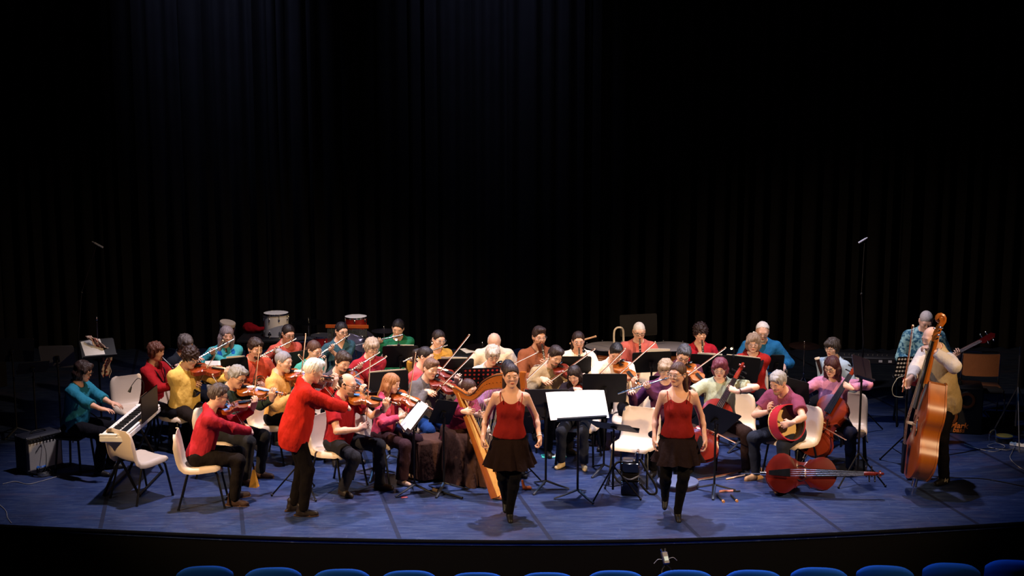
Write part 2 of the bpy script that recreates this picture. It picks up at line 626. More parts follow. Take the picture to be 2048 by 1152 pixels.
def hair_sdf(st, C, R, s):
    S = SDF()
    P = lambda x, y, z: C + R @ A(x, y, z) * s
    e = lambda c, r, k=.02, op='u': S.ell(P(*c), A(r) * s, R, k * s, op)
    n = lambda a, b, ra, rb, k=.02, op='u': S.cone(P(*a), P(*b), ra * s, rb * s, k * s, op)
    pl = lambda nn, c: S.plane(R @ A(nn), P(*c))
    noise = (.003, 120, .5)
    strands = .0035
    if st == 'none':
        return None, None
    if st == 'shaved':
        e((0, .016, .028), (.0765, .095, .0885)); pl((0, -1.1, -1), (0, -.088, .066)); pl((0, -.5, -1), (0, .0, -.03)); noise = (.0012, 200, 1); strands = 0
    elif st == 'bald':
        e((0, .02, .012), (.083, .097, .082))
        pl((0, -.62, -1), (0, 0, -.022)); pl((0, -.62, 1), (0, .075, .062)); pl((0, -1, 0), (0, -.045, 0))
    elif st == 'balding':
        e((0, .02, .026), (.084, .100, .091)); pl((0, -1.0, -.75), (0, -.035, .07)); pl((0, -.75, -1), (0, 0, -.028))
    elif st == 'short':
        e((0, .010, .046), (.084, .104, .093)); e((0, .025, .01), (.081, .095, .075)); e((.02, -.055, .085), (.05, .045, .035))
        pl((-.25, -1.6, -1), (0, -.083, .073)); pl((0, -.55, -1), (0, 0, -.038)); noise = (.007, 75, .7); strands = .005
    elif st == 'tidy':
        e((0, .012, .046), (.080, .099, .090)); e((0, .025, .01), (.079, .093, .075)); e((.012, -.045, .098), (.058, .05, .034))
        pl((.2, -1.7, -1), (0, -.082, .078)); pl((0, -.55, -1), (0, 0, -.034)); noise = (.003, 90, .7)
    elif st == 'pixie':
        e((0, .015, .032), (.092, .108, .100)); e((0, .02, -.02), (.088, .092, .085)); e((-.02, -.07, .06), (.06, .045, .04))
        e((0, -.125, -.052), (.064, .075, .090), .015, 's'); pl((0, -.55, -1), (0, 0, -.085)); noise = (.008, 80, .5); strands = .006
    elif st == 'curly':
        e((0, .018, .044), (.100, .117, .108)); e((0, .03, -.01), (.09, .09, .07))
        e((0, -.122, -.045), (.068, .072, .082), .015, 's'); pl((0, -.7, -1), (0, 0, -.055)); noise = (.016, 95, 1); strands = 0
    elif st == 'bob':
        e((0, .016, .030), (.092, .108, .098)); e((0, .03, -.05), (.104, .090, .09)); n((.02, -.06, .085), (-.07, -.05, .03), .035, .03)
        e((0, -.122, -.045), (.061, .088, .098), .015, 's'); noise = (.006, 70, .4); strands = .006
    elif st in ('long', 'longflat'):
        e((0, .016, .028), (.089, .107, .096)); e((0, .03, -.04), (.094, .085, .09))
        e((0, -.120, -.048), (.060, .090, .108), .015, 's')
        for x in (-1, 1):
            n((x * .072, .01, -.05), (x * .085, -.03, -.31), .042, .022, .03)
        n((0, .06, 0), (0, .10, -.27), .06, .045, .03); noise = (.004, 60, .25); strands = .006
    elif st in ('ponytail', 'bun', 'lowtail', 'halfup'):
        e((0, .016, .030), (.083, .101, .093)); pl((0, -1.7, -1), (0, -.080, .080)); pl((0, -.65, -1), (0, 0, -.032)); noise = (.002, 80, .4); strands = .0035
    S2 = None
    if st == 'ponytail':
        S2 = SDF(); S2.cone(P(0, .10, .045), P(0, .155, .0), .03 * s, .036 * s, .02).cone(P(0, .155, .0), P(0, .14, -.2), .036 * s, .012 * s, .02)
    if st == 'bun':
        S2 = SDF(); S2.ell(P(0, .085, .095), A(.044, .044, .04) * s, R)
    if st == 'lowtail':
        S2 = SDF(); S2.cone(P(0, .10, -.03), P(0, .125, -.09), .032 * s, .036 * s, .02).cone(P(0, .125, -.09), P(0, .12, -.25), .036 * s, .012 * s, .02)
    if st == 'halfup':
        S2 = SDF()
        for x in (-1, 1):
            S2.cone(P(x * .055, .055, -.03), P(x * .075, .05, -.2), .034 * s, .022 * s, .03)
        S2.cone(P(0, .075, 0), P(0, .095, -.2), .05 * s, .03 * s, .03)
    S.noise = noise
    S.strands = (strands * s, P(0, .03, .03), R)
    return S, S2


def beard_sdf(kind, C, R, s):
    S = SDF()
    P = lambda x, y, z: C + R @ A(x, y, z) * s
    S.cone(P(0, -.035, -.068), P(0, -.070, -.098), .045 * s, .027 * s, .02 * s)
    for x in (-1, 1):
        S.cone(P(x * .053, -.004, -.035), P(x * .014, -.07, -.097), .025 * s, .021 * s, .02 * s)
    if kind == 'long':
        S.cone(P(0, -.055, -.09), P(0, -.075, -.165), .048 * s, .024 * s, .02 * s)
    S.ell(P(0, -.085, -.045), A(.03, .016, .009) * s, R, .01 * s)
    S.ell(P(0, -.10, -.0595), A(.021, .022, .006) * s, R, .006 * s, 's')
    S.plane(R @ A(0, -.25, 1), P(0, -.085, -.042))
    return S


def build_shared():
    G = {}
    m = MB()
    m.ball((0, 0, 0), .0122)
    G['eye'] = m.mesh('eye', mat('eye_white', '#cfc4bb', .3, var=.02))
    m = MB()
    m.ball((0, -.0084, -.001), (.0062, .0042, .0058))
    G['iris'] = m.mesh('iris', mat('iris', '#1d120c', .25))
    m = MB()
    m.tube([(-.018, .006, -.003), (-.006, -.002, .003), (.008, -.003, .003), (.018, .004, -.002)], [.0014, .0026, .0026, .001], 6)
    G['brow'] = {}
    for k, c in (('d', '#1c120c'), ('b', '#4a301d'), ('g', '#8a8079')):
        G['brow'][k] = m.mesh('eyebrow', mat('eyebrow', c, .7))
    m = MB()
    for z, w, h in ((-.0552, .0215, .0042), (-.0635, .0185, .005)):
        m.ball((0, -.0925, z), (w, .0068, h), seg=12, rings=6)
    G['lips'] = m.mesh('lips', mat('lips', '#a8574d', .4))
    G['glasses'] = {}
    for k, c, r in (('d', '#0c0b0c', .0026), ('m', '#7b7f86', .0018), ('r', '#6a2320', .0026)):
        m = MB()
        for x in (-1, 1):
            m.tube([(x * .033 + .022 * math.cos(t), -.1035 + .006 * abs(math.cos(t)), .001 + .0175 * math.sin(t)) for t in np.linspace(0, 2 * math.pi, 15)], r, 5)
            m.tube([(x * .055, -.098, .006), (x * .077, -.07, .008), (x * .083, 0, .006), (x * .083, .02, -.006)], r * .9, 5)
        m.tube([(-.011, -.104, .004), (0, -.107, .007), (.011, -.104, .004)], r, 5)
        G['glasses'][k] = m.mesh('glasses', mat('glasses_frame', c, .3, .3))
    S = SDF()
    S.cone((0, .045, .042), (0, -.02, .04), .037, .036, .02).cone((0, -.02, .036), (0, -.135, .026), .036, .030, .03)
    S.cone((0, .03, .05), (0, .035, .115), .036, .037, .02).ell((0, -.03, .012), (.044, .135, .02), None, .01)
    S.plane((0, 0, -1), (0, 0, 0.001))
    G['shoe'] = {}
    base = S.build('shoe', RUBBER, .0135)
    G['shoe_base'] = base
    m = MB()
    out = [(.030 * math.cos(t) * (1.25 if math.sin(t) < 0 else 1.05), -.03 + .135 * math.sin(t)) for t in np.linspace(0, 2 * math.pi, 25)[:-1]]
    m.prism([(x * 1.06, y * 1.02) for x, y in out], 0, .014)
    G['sole'] = m
    return G


G = build_shared()


def shoe_mesh(color):
    if color not in G['shoe']:
        me = G['shoe_base'].copy()
        me.materials.clear()
        me.materials.append(mat('shoe_leather', color, .55, var=.15, spec=.3))
        G['shoe'][color] = me
    return G['shoe'][color]


def sole_mesh(color):
    k = 'sole' + color
    if k not in G:
        G[k] = G['sole'].mesh('sole', mat('sole_rubber', color, .7))
    return G[k]


def person(c):
    """Builds one person; returns context (root matrix, joints) for the instrument."""
    s = c.get('s', 1.0)
    f = c.get('sex', 'm') != 'm'
    sit = c.get('sit', True)
    T = Rz(rad(c.get('twist', 0))) @ Ry(rad(c.get('side', 0))) @ Rx(rad(c.get('lean', 8)))
    P0 = A(0, 0, (c.get('seath', .45) + .095 * s) if sit else c.get('hip', .90 * s + .02))
    tp = lambda x, y, z: P0 + T @ A(x, y, z) * s
    sw = .160 if f else .182
    shr = c.get('shrug', (0, 0))
    sh = {'L': tp(sw, -.005, .435 + shr[0]), 'R': tp(-sw, -.005, .435 + shr[1])}
    NB = tp(0, .012, .495)
    yaw, pitch, roll = c.get('head', (0, 10, 0))
    HR = Rz(rad(c.get('twist', 0) + yaw)) @ Ry(rad(roll)) @ Rx(rad(pitch))
    hs = (.35 + .65 * s) * (.96 if f else 1.0) * c.get('hs', 1.0)
    HC = NB + T @ A(0, -.022, .065) * s + HR @ A(0, -.022, .105) * hs
    H4 = M4(HR, HC, hs)
    top = max((HC + HR @ A(0, y, .108 - y * y) * hs)[2] for y in (-.04, 0, .04)) + .006
    rot = rad(c['rot'])
    RR = Rz(rot)
    hl = RR @ (HC + HR @ A(0, 0, .1) * hs)
    if 'pos' in c:
        root = A(c['pos'][0], c['pos'][1], 0)
    else:
        w = at(c['px'][0], c['px'][1], top)
        root = A(w[0] - hl[0], w[1] - hl[1], 0)
    ctx = dict(c=c, s=s, T=T, P0=P0, tp=tp, sh=sh, NB=NB, HR=HR, HC=HC, hs=hs, H4=H4, RM=M4(RR, root), RR=RR, rot=rot, root=root,
               hp=lambda x, y, z: HC + HR @ A(x, y, z) * hs)
    ctx['mouth'] = ctx['hp'](0, -.103, -.06)
    pose = POSES[c['play']](ctx)
    # --- arms
    l1, l2 = .285 * s, .245 * s
    arms = {}
    for sd in 'LR':
        W, F, N, curl, hint = pose[sd][:5]
        E, W2 = ik(sh[sd], W, l1, l2, hint)
        arms[sd] = (E, W2, unit(F), N, curl, pose[sd][5] if len(pose[sd]) > 5 else .5)
    # --- legs
    legs = {}
    spread = c.get('spread', .13)
    for sd, x in (('L', 1), ('R', -1)):
        hip = P0 + A(x * .088 * s, 0, -.01)
        if 'feet' in c:
            ft = A(c['feet'][0 if sd == 'L' else 1])
            hint = A(x * .1, -1, .1)
        else:
            fy = c.get('fy', (-.36, -.36))[0 if sd == 'L' else 1]
            ft = A(x * spread * 1.05, fy * s, .085)
            hint = A(x * (.1 + (spread - .13) * 2.5), -1, .8)
        K, an = ik(hip, ft, .425 * s, .415 * s, hint)
        legs[sd] = (hip, K, an)
    ctx['arms'], ctx['legs'] = arms, legs
    w = .9 if f else 1.0
    bulk = c.get('bulk', 1.0 if f else 1.06)
    torso = [((0, .0, -.005), (.155 * (1.08 if f else 1) * bulk, .112 * bulk, .115)), ((0, -.012 * bulk, .13), (.143 * bulk * (.95 if f else 1), .102 * bulk ** 1.5, .16)),
             ((0, -.004, .30), (.160 * (.92 if f else 1) * (.5 + .5 * bulk), .108 * (.5 + .5 * bulk), .165))]
    # --- body
    B = SDF()
    for cc, rr in torso:
        B.ell(tp(*cc), A(rr) * s * .97, T, .05)
    B.cone(tp(sw * .8, -.005, .41), tp(-sw * .8, -.005, .41), .058 * s * w, .058 * s * w, .05)
    if f and c.get('bust', 1):
        for x in (-1, 1):
            B.ell(tp(x * .066, -.082, .275), A(.052, .044, .052) * s, T, .03)
    neckr = .050 * s * (.88 if f else 1.02)
    for x in (-1, 1):
        B.cone(NB + A(0, .01, .035) * s, tp(x * sw * .72, .0, .437), .043 * s * w, .04 * s * w, .035)
    B.cone(tp(0, .006, .45), HC + HR @ A(0, .022, -.05) * hs, neckr * 1.1, neckr, .03)
    for sd in 'LR':
        E, W, F, N, curl, th = arms[sd]
        B.cone(sh[sd], E, .050 * s * w, .037 * s * w, .03)
        B.cone(E, E + (W - E) * .35, .038 * s * w, .039 * s * w, .02)
        B.cone(E + (W - E) * .35, W, .039 * s * w, .0235 * s * w, .02)
        hip, K, an = legs[sd]
        kk = .80 if c.get('tights') else 1.0
        B.cone(hip, K, .078 * s * kk, .052 * s * kk, .04)
        B.cone(K, K + (an - K) * .3, .05 * s * kk, .051 * s * kk, .03)
        B.cone(K + (an - K) * .3, an, .051 * s * kk, .033 * s * kk, .02)
        B.cone(an, an + A(0, -.01, -.035) * s, .031 * s, .026 * s, .02)
    head_prims(B, HC, HR, hs, f, c.get('jaw', 1.0), c.get('nose', 1.0))
    for sd in 'LR':
        E, W, F, N, curl, th = arms[sd]
        hand_prims(B, sd, W, F, N, s * .96 * (.93 if f else 1.03), curl, c.get('finger_spread', .12), th)
    fr = c.get('fine', .0086)
    fine = [(HC - .125 * hs, HC + .125 * hs, fr)]
    for sd in 'LR':
        W, F = arms[sd][1], arms[sd][2]
        mid = W + F * .08
        fine.append((mid - .085, mid + .085, max(fr, .0098) if fr > .007 else .0074))
    rootE = thing('person', c['label'], 'person', ctx['RM'], 'musicians and dancers on the stage')
    ctx['obj'] = rootE
    obj('body', B.build('body', skin(SKIN[c.get('skin', 'p')]), .027, fine), rootE)
    # --- shirt
    slv = c.get('sleeve', 'long')
    S = SDF()
    off = .020 * c.get('loose', 1.0)
    hem = c.get('hem', -.07)
    if c.get('coat'):
        S.ell(tp(0, -.01, -.08), A(.195 * bulk, .15 * bulk, .22) * s, T, .06).ell(tp(0, -.01, .12), A(.18 * bulk, .135 * bulk, .22) * s, T, .06)
    if slv != 'tank':
        for cc, rr in torso:
            S.ell(tp(*cc), A(rr) * s + off, T, .07)
        S.cone(tp(sw * .8, -.005, .41), tp(-sw * .8, -.005, .41), .058 * s * w + off, .058 * s * w + off, .05)
        if f and c.get('bust', 1):
            for x in (-1, 1):
                S.ell(tp(x * .066, -.082, .275), A(.052, .044, .052) * s + off, T, .04)
        for x in (-1, 1):
            S.cone(NB + A(0, .01, .03) * s, tp(x * sw * .72, .0, .437), .043 * s * w + off * .8, .04 * s * w + off, .035)
        nr = c.get('neck', .066) * s
        cuts = SDF()
        cuts.cone(NB + T @ A(0, -.01, -.012) * s, NB + T @ A(0, -.04, .16) * s, nr, nr * 1.6, .008, 's')
        if c.get('vneck'):
            cuts.cone(NB + T @ A(0, -.05, .03) * s, tp(0, -.14, .50 - c['vneck']), .055 * s, .008, .01, 's')
        for sd in 'LR':
            E, W = arms[sd][0], arms[sd][1]
            if c.get('sleevec'):
                S2 = SDF()
                S2.cone(sh[sd], E, .055 * s * w + off, .043 * s * w + off * 1.1, .03)
                S2.cone(E, E + (W - E) * .95, .044 * s * w + off * 1.1, .026 * s * w + off, .015, cut=True)
                obj('sleeve', S2.build('sleeve', cloth(c['sleevec'], 'sleeve_cloth'), .011, noise=(.006, 34, .55), nfirst=True), rootE)
            elif slv == 'long':
                S.cone(sh[sd], E, .052 * s * w + off, .040 * s * w + off * 1.1, .03)
                S.cone(E, E + (W - E) * c.get('cuff', .95), .041 * s * w + off * 1.1, .026 * s * w + off, .015, cut=True)
            elif slv == 'mid':
                S.cone(sh[sd], E, .052 * s * w + off, .042 * s * w + off * 1.3, .03)
                S.cone(E, E + (W - E) * .45, .042 * s * w + off * 1.3, .04 * s * w + off * 1.3, .015, cut=True)
            else:
                S.cone(sh[sd], sh[sd] + (E - sh[sd]) * .62, .055 * s * w + off, .050 * s * w + off * 1.5, .03, cut=True)
        cuts.cone(tp(0, 0, hem - .5), tp(0, 0, hem), .27, .27, .006, 's', cut=True)
        S.p += cuts.p
    else:
        for cc, rr in torso[1:]:
            S.ell(tp(*cc), A(rr) * s + .006, T, .06)
        S.ell(tp(*torso[0][0]), A(torso[0][1]) * s + A(.016, .016, .01), T, .07)
        S.ell(tp(0, 0, .06), A(.135, .10, .08) * s + .008, T, .05)
        for x in (-1, 1):
            S.ell(tp(x * .066, -.082, .275), A(.052, .044, .052) * s + .007, T, .035)
        S.cone(tp(0, 0, hem - .5), tp(0, 0, hem), .27, .27, .006, 's', cut=True)
        S.ell(tp(0, -.14, .462), A(.112, .14, .100) * s, T, .012, 's')
        S.ell(tp(0, .14, .475), A(.112, .14, .100) * s, T, .012, 's')
        S.plane(T[:, 2], tp(0, 0, .415))
        for x in (-1, 1):
            S.ell(tp(x * .205, 0, .420), A(.072, .2, .105) * s, T, .012, 's')
    top_m = cloth(c['top'], 'shirt_cloth') if isinstance(c['top'], str) else c['top']
    sh_o = obj('shirt' if slv != 'tank' else 'tank_top', S.build('shirt', top_m, c.get('cres', .0132), noise=(c.get('wrinkle', .0068) if slv != 'tank' else .0012, 34, .55), noise2=(.0022 if slv != 'tank' else 0, 85, .7), nfirst=True), rootE)
    if slv == 'tank':
        for x in (-1, 1):
            m = MB()
            m.tube([tp(x * .110, -.112, .375), tp(x * .116, -.088, .425), tp(x * .118, -.035, .476), tp(x * .118, .04, .468), tp(x * .112, .095, .39)], .0045, 6)
            obj('shoulder_strap', (m, top_m), rootE)
    if c.get('collar'):
        m = MB()
        cm = cloth(c['collar'], 'collar_cloth') if isinstance(c['collar'], str) else top_m
        for x in (-1, 1):
            G3 = []
            for t in np.linspace(0, 1, 8):
                an = math.pi / 2 - t * math.pi * .97
                r = .062
                base = A(x * math.cos(an) * r, -math.sin(an) * -r, 0)
                b0 = A(x * abs(math.cos(an)) * r * 1.02, r * math.sin(an) - .012, .040 - .045 * t)
                b1 = A(x * abs(math.cos(an)) * r * 1.35 + x * .012 * t, r * 1.35 * math.sin(an) - .012 - .014 * t, .008 - .05 * t - .025 * t ** 4)
                G3.append([NB + T @ b0 * s, NB + T @ b1 * s])
            m.shell(G3, .004 * x)
        obj('collar', (m, cm), rootE)
    # --- trousers
    if c.get('bottom', '#141316'):
        bm = c.get('bottom', '#15141a')
        mm = mat('trouser_cloth', tuple(v * c.get('bdark', .75) for v in lin(bm)), .9, var=.16, scale=9, bump=.7, bscale=11, spec=.08, bdist=.03, stretch=(1, 1, .6))
        Q = SDF()
        tight = c.get('tights', False)
        o = .004 if tight else .011
        Q.ell(tp(*torso[0][0]), A(torso[0][1]) * s + .006, T, .05)
        if sit:
            Q.ell(P0 + A(0, .01, -.02), A(.165 * bulk, .12, .085) * s, None, .05)
        for sd in 'LR':
            hip, K, an = legs[sd]
            if tight:
                Q.cone(hip, K, .088 * s, .062 * s, .04)
                Q.cone(K, K + (an - K) * .3, .060 * s, .061 * s, .03)
                Q.cone(K + (an - K) * .3, an, .061 * s, .042 * s, .02)
                Q.cone(an, an + A(0, -.01, -.04) * s, .041 * s, .036 * s, .02)
            else:
                wl = c.get('wide', 1.0)
                Q.cone(hip, K, .088 * s + o, .060 * s + o, .04)
                Q.cone(K, K + (an - K) * .5, .060 * s + o, .052 * s * wl + o, .03)
                Q.cone(K + (an - K) * .5, an + (an - K) * .06, .052 * s * wl + o, .044 * s * wl ** 1.5 + o, .02, cut=True)
        obj('tights' if tight else 'trousers', Q.build('trousers', mm, .0175, noise=(0 if tight else .006, 34, .8), noise2=(0 if tight else .002, 80, .8), nfirst=True), rootE)
    if c.get('skirt'):
        c['skirt'](ctx, rootE)
    # --- shoes
    for sd, x in (('L', 1), ('R', -1)):
        hip, K, an = legs[sd]
        toe = rad(c.get('toe', 14)) * x
        tilt = c.get('foot_tilt', (0, 0))[0 if sd == 'L' else 1]
        Mx = M4(Rz(toe) @ Rx(rad(tilt)), (an[0], an[1], max(an[2] - .085, 0) if not tilt else an[2] - .02), s * (.93 if f else 1.0) * .98)
        if tilt:
            off2 = Rz(toe) @ Rx(rad(tilt)) @ A(0, -.0, -.075)
            Mx[:3, 3] = an + off2
        so = obj('shoe', shoe_mesh(c.get('shoe', '#17120f')), rootE, Mx)
        if c.get('sole'):
            obj('sole', sole_mesh(c['sole']), so)
    # --- face and hair
    bk = c.get('brow', 'd')
    for x in (-1, 1):
        e = obj('eye', G['eye'], rootE, H4 @ M4(None, (x * .031, -.0775, .0035)))
        obj('iris', G['iris'], e, M4(Rx(rad(18)) , (0, -.001, 0)))
        obj('eyebrow', G['brow'][bk], rootE, H4 @ M4(None if x > 0 else np.diag([-1, 1, 1]), (x * .033, -.0885, .0235)))
    obj('lips', G['lips'], rootE, H4)
    if c.get('glasses'):
        obj('glasses', G['glasses'][c['glasses']], rootE, H4)
    hm = hairm(c['hair'])
    S1, S2 = hair_sdf(c['hairst'], HC, HR, hs)
    if S1:
        ho = obj('hair', S1.build('hair', hm, .0076, noise=S1.noise, strands=S1.strands), rootE)
        if S2:
            obj('bun' if c['hairst'] == 'bun' else 'ponytail', S2.build('hair', hm, .009, noise=(.004, 120, .4)), ho)
    if c.get('beard'):
        obj('beard', beard_sdf(c['beard'], HC, HR, hs).build('beard', hairm(c.get('beardc', c['hair'])), .0075, noise=(.003, 200, .6)), rootE)
    if c.get('stool'):
        inst(thing('stool', c['clabel'], 'stool', ctx['RM']), STOOL)
    elif sit and c.get('chair', True):
        place_chair(c, ctx)
    if c['play'] in AFTER:
        AFTER[c['play']](ctx, pose)
    return ctx
# ------------------------------------------------------------------ string instruments
VW = {}


def wood(name, c, rough=.3): return mat(name, c, rough, var=.28, scale=14, stretch=(1, .12, 1), coat=.35, spec=.5)


HALF = [(0, .0), (.004, .05), (.02, .11), (.06, .18), (.12, .243), (.19, .28), (.26, .285), (.32, .262), (.37, .222), (.40, .205), (.415, .214), (.425, .190),
        (.46, .168), (.50, .158), (.54, .157), (.58, .165), (.615, .188), (.625, .206), (.64, .196), (.68, .205), (.74, .228), (.80, .235), (.87, .218), (.93, .17), (.97, .11), (.992, .05), (1, .0)]
HALF_BASS = [(0, .0), (.004, .05), (.02, .12), (.06, .19), (.12, .25), (.19, .29), (.26, .297), (.32, .278), (.37, .24), (.40, .222), (.43, .205), (.47, .188), (.51, .182), (.55, .186),
             (.59, .205), (.62, .222), (.66, .226), (.70, .222), (.75, .208), (.80, .18), (.85, .14), (.90, .10), (.95, .07), (.985, .05), (1, .0)]


def make_viol(key, L, rib, color, half=HALF, neck=.37, top=None):
    """Violin family parts; local: y from bottom to scroll, z out of the front, x to the treble side."""
    h = L / .355
    out = [(x * L, y * L) for y, x in half] + [(-x * L, y * L) for y, x in reversed(half[1:-1])]
    cy = .45 * L
    wm = wood('varnished_wood', color)
    wt = wood('varnished_front', top or color, .28)
    P = []

    def plate(sg):
        m = MB()
        n = len(out)
        vs, fs = [], []
        ts = (1.02, 1.02, .97, .8, .55, .25)
        zs = (0, .010 * h, .012 * h, .017 * h, .024 * h, .028 * h)
        for t, z in zip(ts, zs):
            vs += [(x * t, cy + (y - cy) * t, sg * (rib / 2 + z * .62)) for x, y in out]
        vs.append((0, cy, sg * (rib / 2 + .0285 * h * .62)))
        for r in range(len(ts) - 1):
            for i in range(n):
                j = (i + 1) % n
                q = (r * n + i, r * n + j, (r + 1) * n + j, (r + 1) * n + i)
                fs.append(q if sg < 0 else q[::-1])
        c = len(vs) - 1
        r = len(ts) - 1
        for i in range(n):
            j = (i + 1) % n
            fs.append((r * n + i, r * n + j, c) if sg < 0 else (r * n + j, r * n + i, c))
        fs.append(tuple(range(n)) if sg > 0 else tuple(range(n - 1, -1, -1)))
        m.add(vs, fs)
        return m
    m = MB()
    m.prism(out, -rib / 2, rib / 2)
    P.append(('ribs', m.mesh('ribs', wm)))
    P.append(('back_plate', plate(-1).mesh('back_plate', wm)))
    tp_ = ('top_plate', plate(1).mesh('top_plate', wt))
    zt = rib / 2 + .017 * h
    sub = []
    for x in (-1, 1):
        m = MB()
        m.tube([(x * .030 * h + .008 * h * x * math.sin(t * 5.5) * (1 if t > .5 else 1) - x * .006 * h * (t - .5), L * (.44 + .19 * t), zt - .0012 * h + .0012 * h * math.sin(math.pi * t)) for t in np.linspace(0, 1, 9)], .0024 * h, 5)
        sub.append(('f_hole', m.mesh('f_hole', EBONY)))
    P.append(tp_ + (np.eye(4), sub))
    nl = neck * L
    m = MB()
    m.tube([(0, L * .97, zt - .004 * h), (0, L * 1.02, zt - .002 * h), (0, L + nl, zt - .004 * h)], [.016 * h, .0125 * h, .0105 * h], 8)
    P.append(('neck', m.mesh('neck', wm)))
    fl = L * .70
    m = MB()
    m.add([(-.021 * h, fl, zt + .018 * h), (.021 * h, fl, zt + .018 * h), (.0125 * h, L + nl, zt + .008 * h), (-.0125 * h, L + nl, zt + .008 * h),
           (-.021 * h, fl, zt + .011 * h), (.021 * h, fl, zt + .011 * h), (.0125 * h, L + nl, zt + .001 * h), (-.0125 * h, L + nl, zt + .001 * h)],
          [(0, 1, 2, 3), (7, 6, 5, 4), (0, 4, 5, 1), (1, 5, 6, 2), (2, 6, 7, 3), (3, 7, 4, 0)])
    P.append(('fingerboard', m.mesh('fingerboard', EBONY)))
    # pegbox and scroll
    m = MB()
    y0 = L + nl
    pts, rs = [(0, y0, zt - .003 * h), (0, y0 + .03 * h, zt - .004 * h), (0, y0 + .06 * h, zt - .010 * h), (0, y0 + .078 * h, zt - .019 * h)], [.012 * h, .0125 * h, .011 * h, .010 * h]
    cyy, czz = y0 + .083 * h, zt - .004 * h
    for t in np.linspace(0, 1, 16):
        an = -1.9 + t * 9.2
        r = .0165 * h * (1 - .72 * t)
        pts.append((0, cyy + r * math.cos(an) * 1.0, czz + r * math.sin(an)))
        rs.append(.0085 * h * (1 - .5 * t))
    m.tube(pts, rs, 7)
    m.cyl((-.017 * h, cyy, czz), (.017 * h, cyy, czz), .006 * h, 8)
    P.append(('scroll', m.mesh('scroll', wm)))
    for i in range(4):
        m = MB()
        sx = 1 if i % 2 else -1
        y = y0 + (.014 + .014 * i) * h
        m.tube([(-sx * .016 * h, y, zt - .006 * h), (sx * .030 * h, y, zt - .006 * h)], .0038 * h, 6)
        m.ball((sx * .036 * h, y, zt - .006 * h), (.008 * h, .0045 * h, .009 * h), seg=8, rings=5)
        P.append(('peg', m.mesh('peg', EBONY if key != 'bass' else CHROME)))
    by = L * .545
    m = MB()
    m.prism([(-.02 * h, 0), (-.016 * h, 0), (-.008 * h, .010 * h), (.008 * h, .010 * h), (.016 * h, 0), (.02 * h, 0), (.021 * h, .018 * h), (.008 * h, .031 * h), (-.008 * h, .031 * h), (-.021 * h, .018 * h)],
            -.003 * h, .003 * h, M4(frame((1, 0, 0), (0, 0, 1), (0, -1, 0)), (0, by, zt - .002 * h)))
    P.append(('bridge', m.mesh('bridge', mat('maple', '#d7b489', .5))))
    m = MB()
    m.add([(-.011 * h, .01 * h, zt + .002 * h), (.011 * h, .01 * h, zt + .002 * h), (.022 * h, L * .33, zt + .017 * h), (-.022 * h, L * .33, zt + .017 * h),
           (-.011 * h, .01 * h, zt + .010 * h), (.011 * h, .01 * h, zt + .010 * h), (.020 * h, L * .33, zt + .025 * h), (-.020 * h, L * .33, zt + .025 * h)],
          [(3, 2, 1, 0), (4, 5, 6, 7), (0, 1, 5, 4), (1, 2, 6, 5), (2, 3, 7, 6), (3, 0, 4, 7)])
    P.append(('tailpiece', m.mesh('tailpiece', EBONY)))
    for i in range(4):
        x = (i - 1.5) * .0105 * h
        m = MB()
        m.tube([(x, L * .33, zt + .022 * h), (x, by, zt + .030 * h), (x * .5, L + nl, zt + .010 * h)], .0007 * h + .0004, 4)
        P.append(('string', m.mesh('string', SILVER)))
    if key.startswith('v'):
        m = MB()
        m.ball((-.055, .028, zt + .012), (.036, .024, .009))
        P.append(('chin_rest', m.mesh('chin_rest', EBONY)))
    else:
        m = MB()
        m.tube([(0, .0, 0), (0, -.03 * h, 0)], .010 * h, 10)
        m.tube([(0, -.02 * h, 0), (0, -(.13 if key == 'cello' else .06) * h, 0)], .0045 if key == 'cello' else .006, 8)
        P.append(('endpin', m.mesh('endpin', CHROME)))
    return P


VARNISH = {'amber': '#a35a1e', 'red': '#6b2112', 'brown': '#6e3616', 'orange': '#9c4a18', 'dark': '#4a1e10'}
for k, v in VARNISH.items():
    VW['v' + k] = make_viol('v' + k, .355, .032, v)
VW['vlarge'] = make_viol('vlarge', .41, .038, '#8a3614')
VW['cello'] = make_viol('cello', .75, .125, '#7a1d0e', neck=.38)
VW['cellod'] = make_viol('cello', .75, .125, '#55110a', neck=.38)
VW['celloo'] = make_viol('cello', .75, .125, '#7d2a10', neck=.38)
VW['bass'] = make_viol('bass', 1.08, .165, '#9a5216', HALF_BASS, neck=.40, top='#8a3c14')


def make_bow(L=.74, r=.0042):
    m = MB()
    m.tube([(0, -.02, .018), (0, L * .3, .012), (0, L * .6, .010), (0, L * .9, .014), (0, L, .018)], [r, r, r * .9, r * .75, r * .7], 6)
    a = ('stick', m.mesh('stick', mat('bow_stick', '#8a4a2c', .3)))
    m = MB()
    m.box((0, L * .5 + .01, -.001), (.010, L - .04, .002))
    b = ('bow_hair', m.mesh('bow_hair', BOWHAIR))
    m = MB()
    m.box((0, .02, .006), (.011, .05, .018), None, .002)
    c = ('frog', m.mesh('frog', EBONY))
    m = MB()
    m.box((0, L - .004, .009), (.008, .016, .020), None, .002)
    d = ('bow_tip', m.mesh('bow_tip', mat('ivory', '#e8dcc8', .4)))
    return [a, b, c, d]


BOW = make_bow()
CBOW = make_bow(.71, .0055)

# ------------------------------------------------------------------ wind instruments


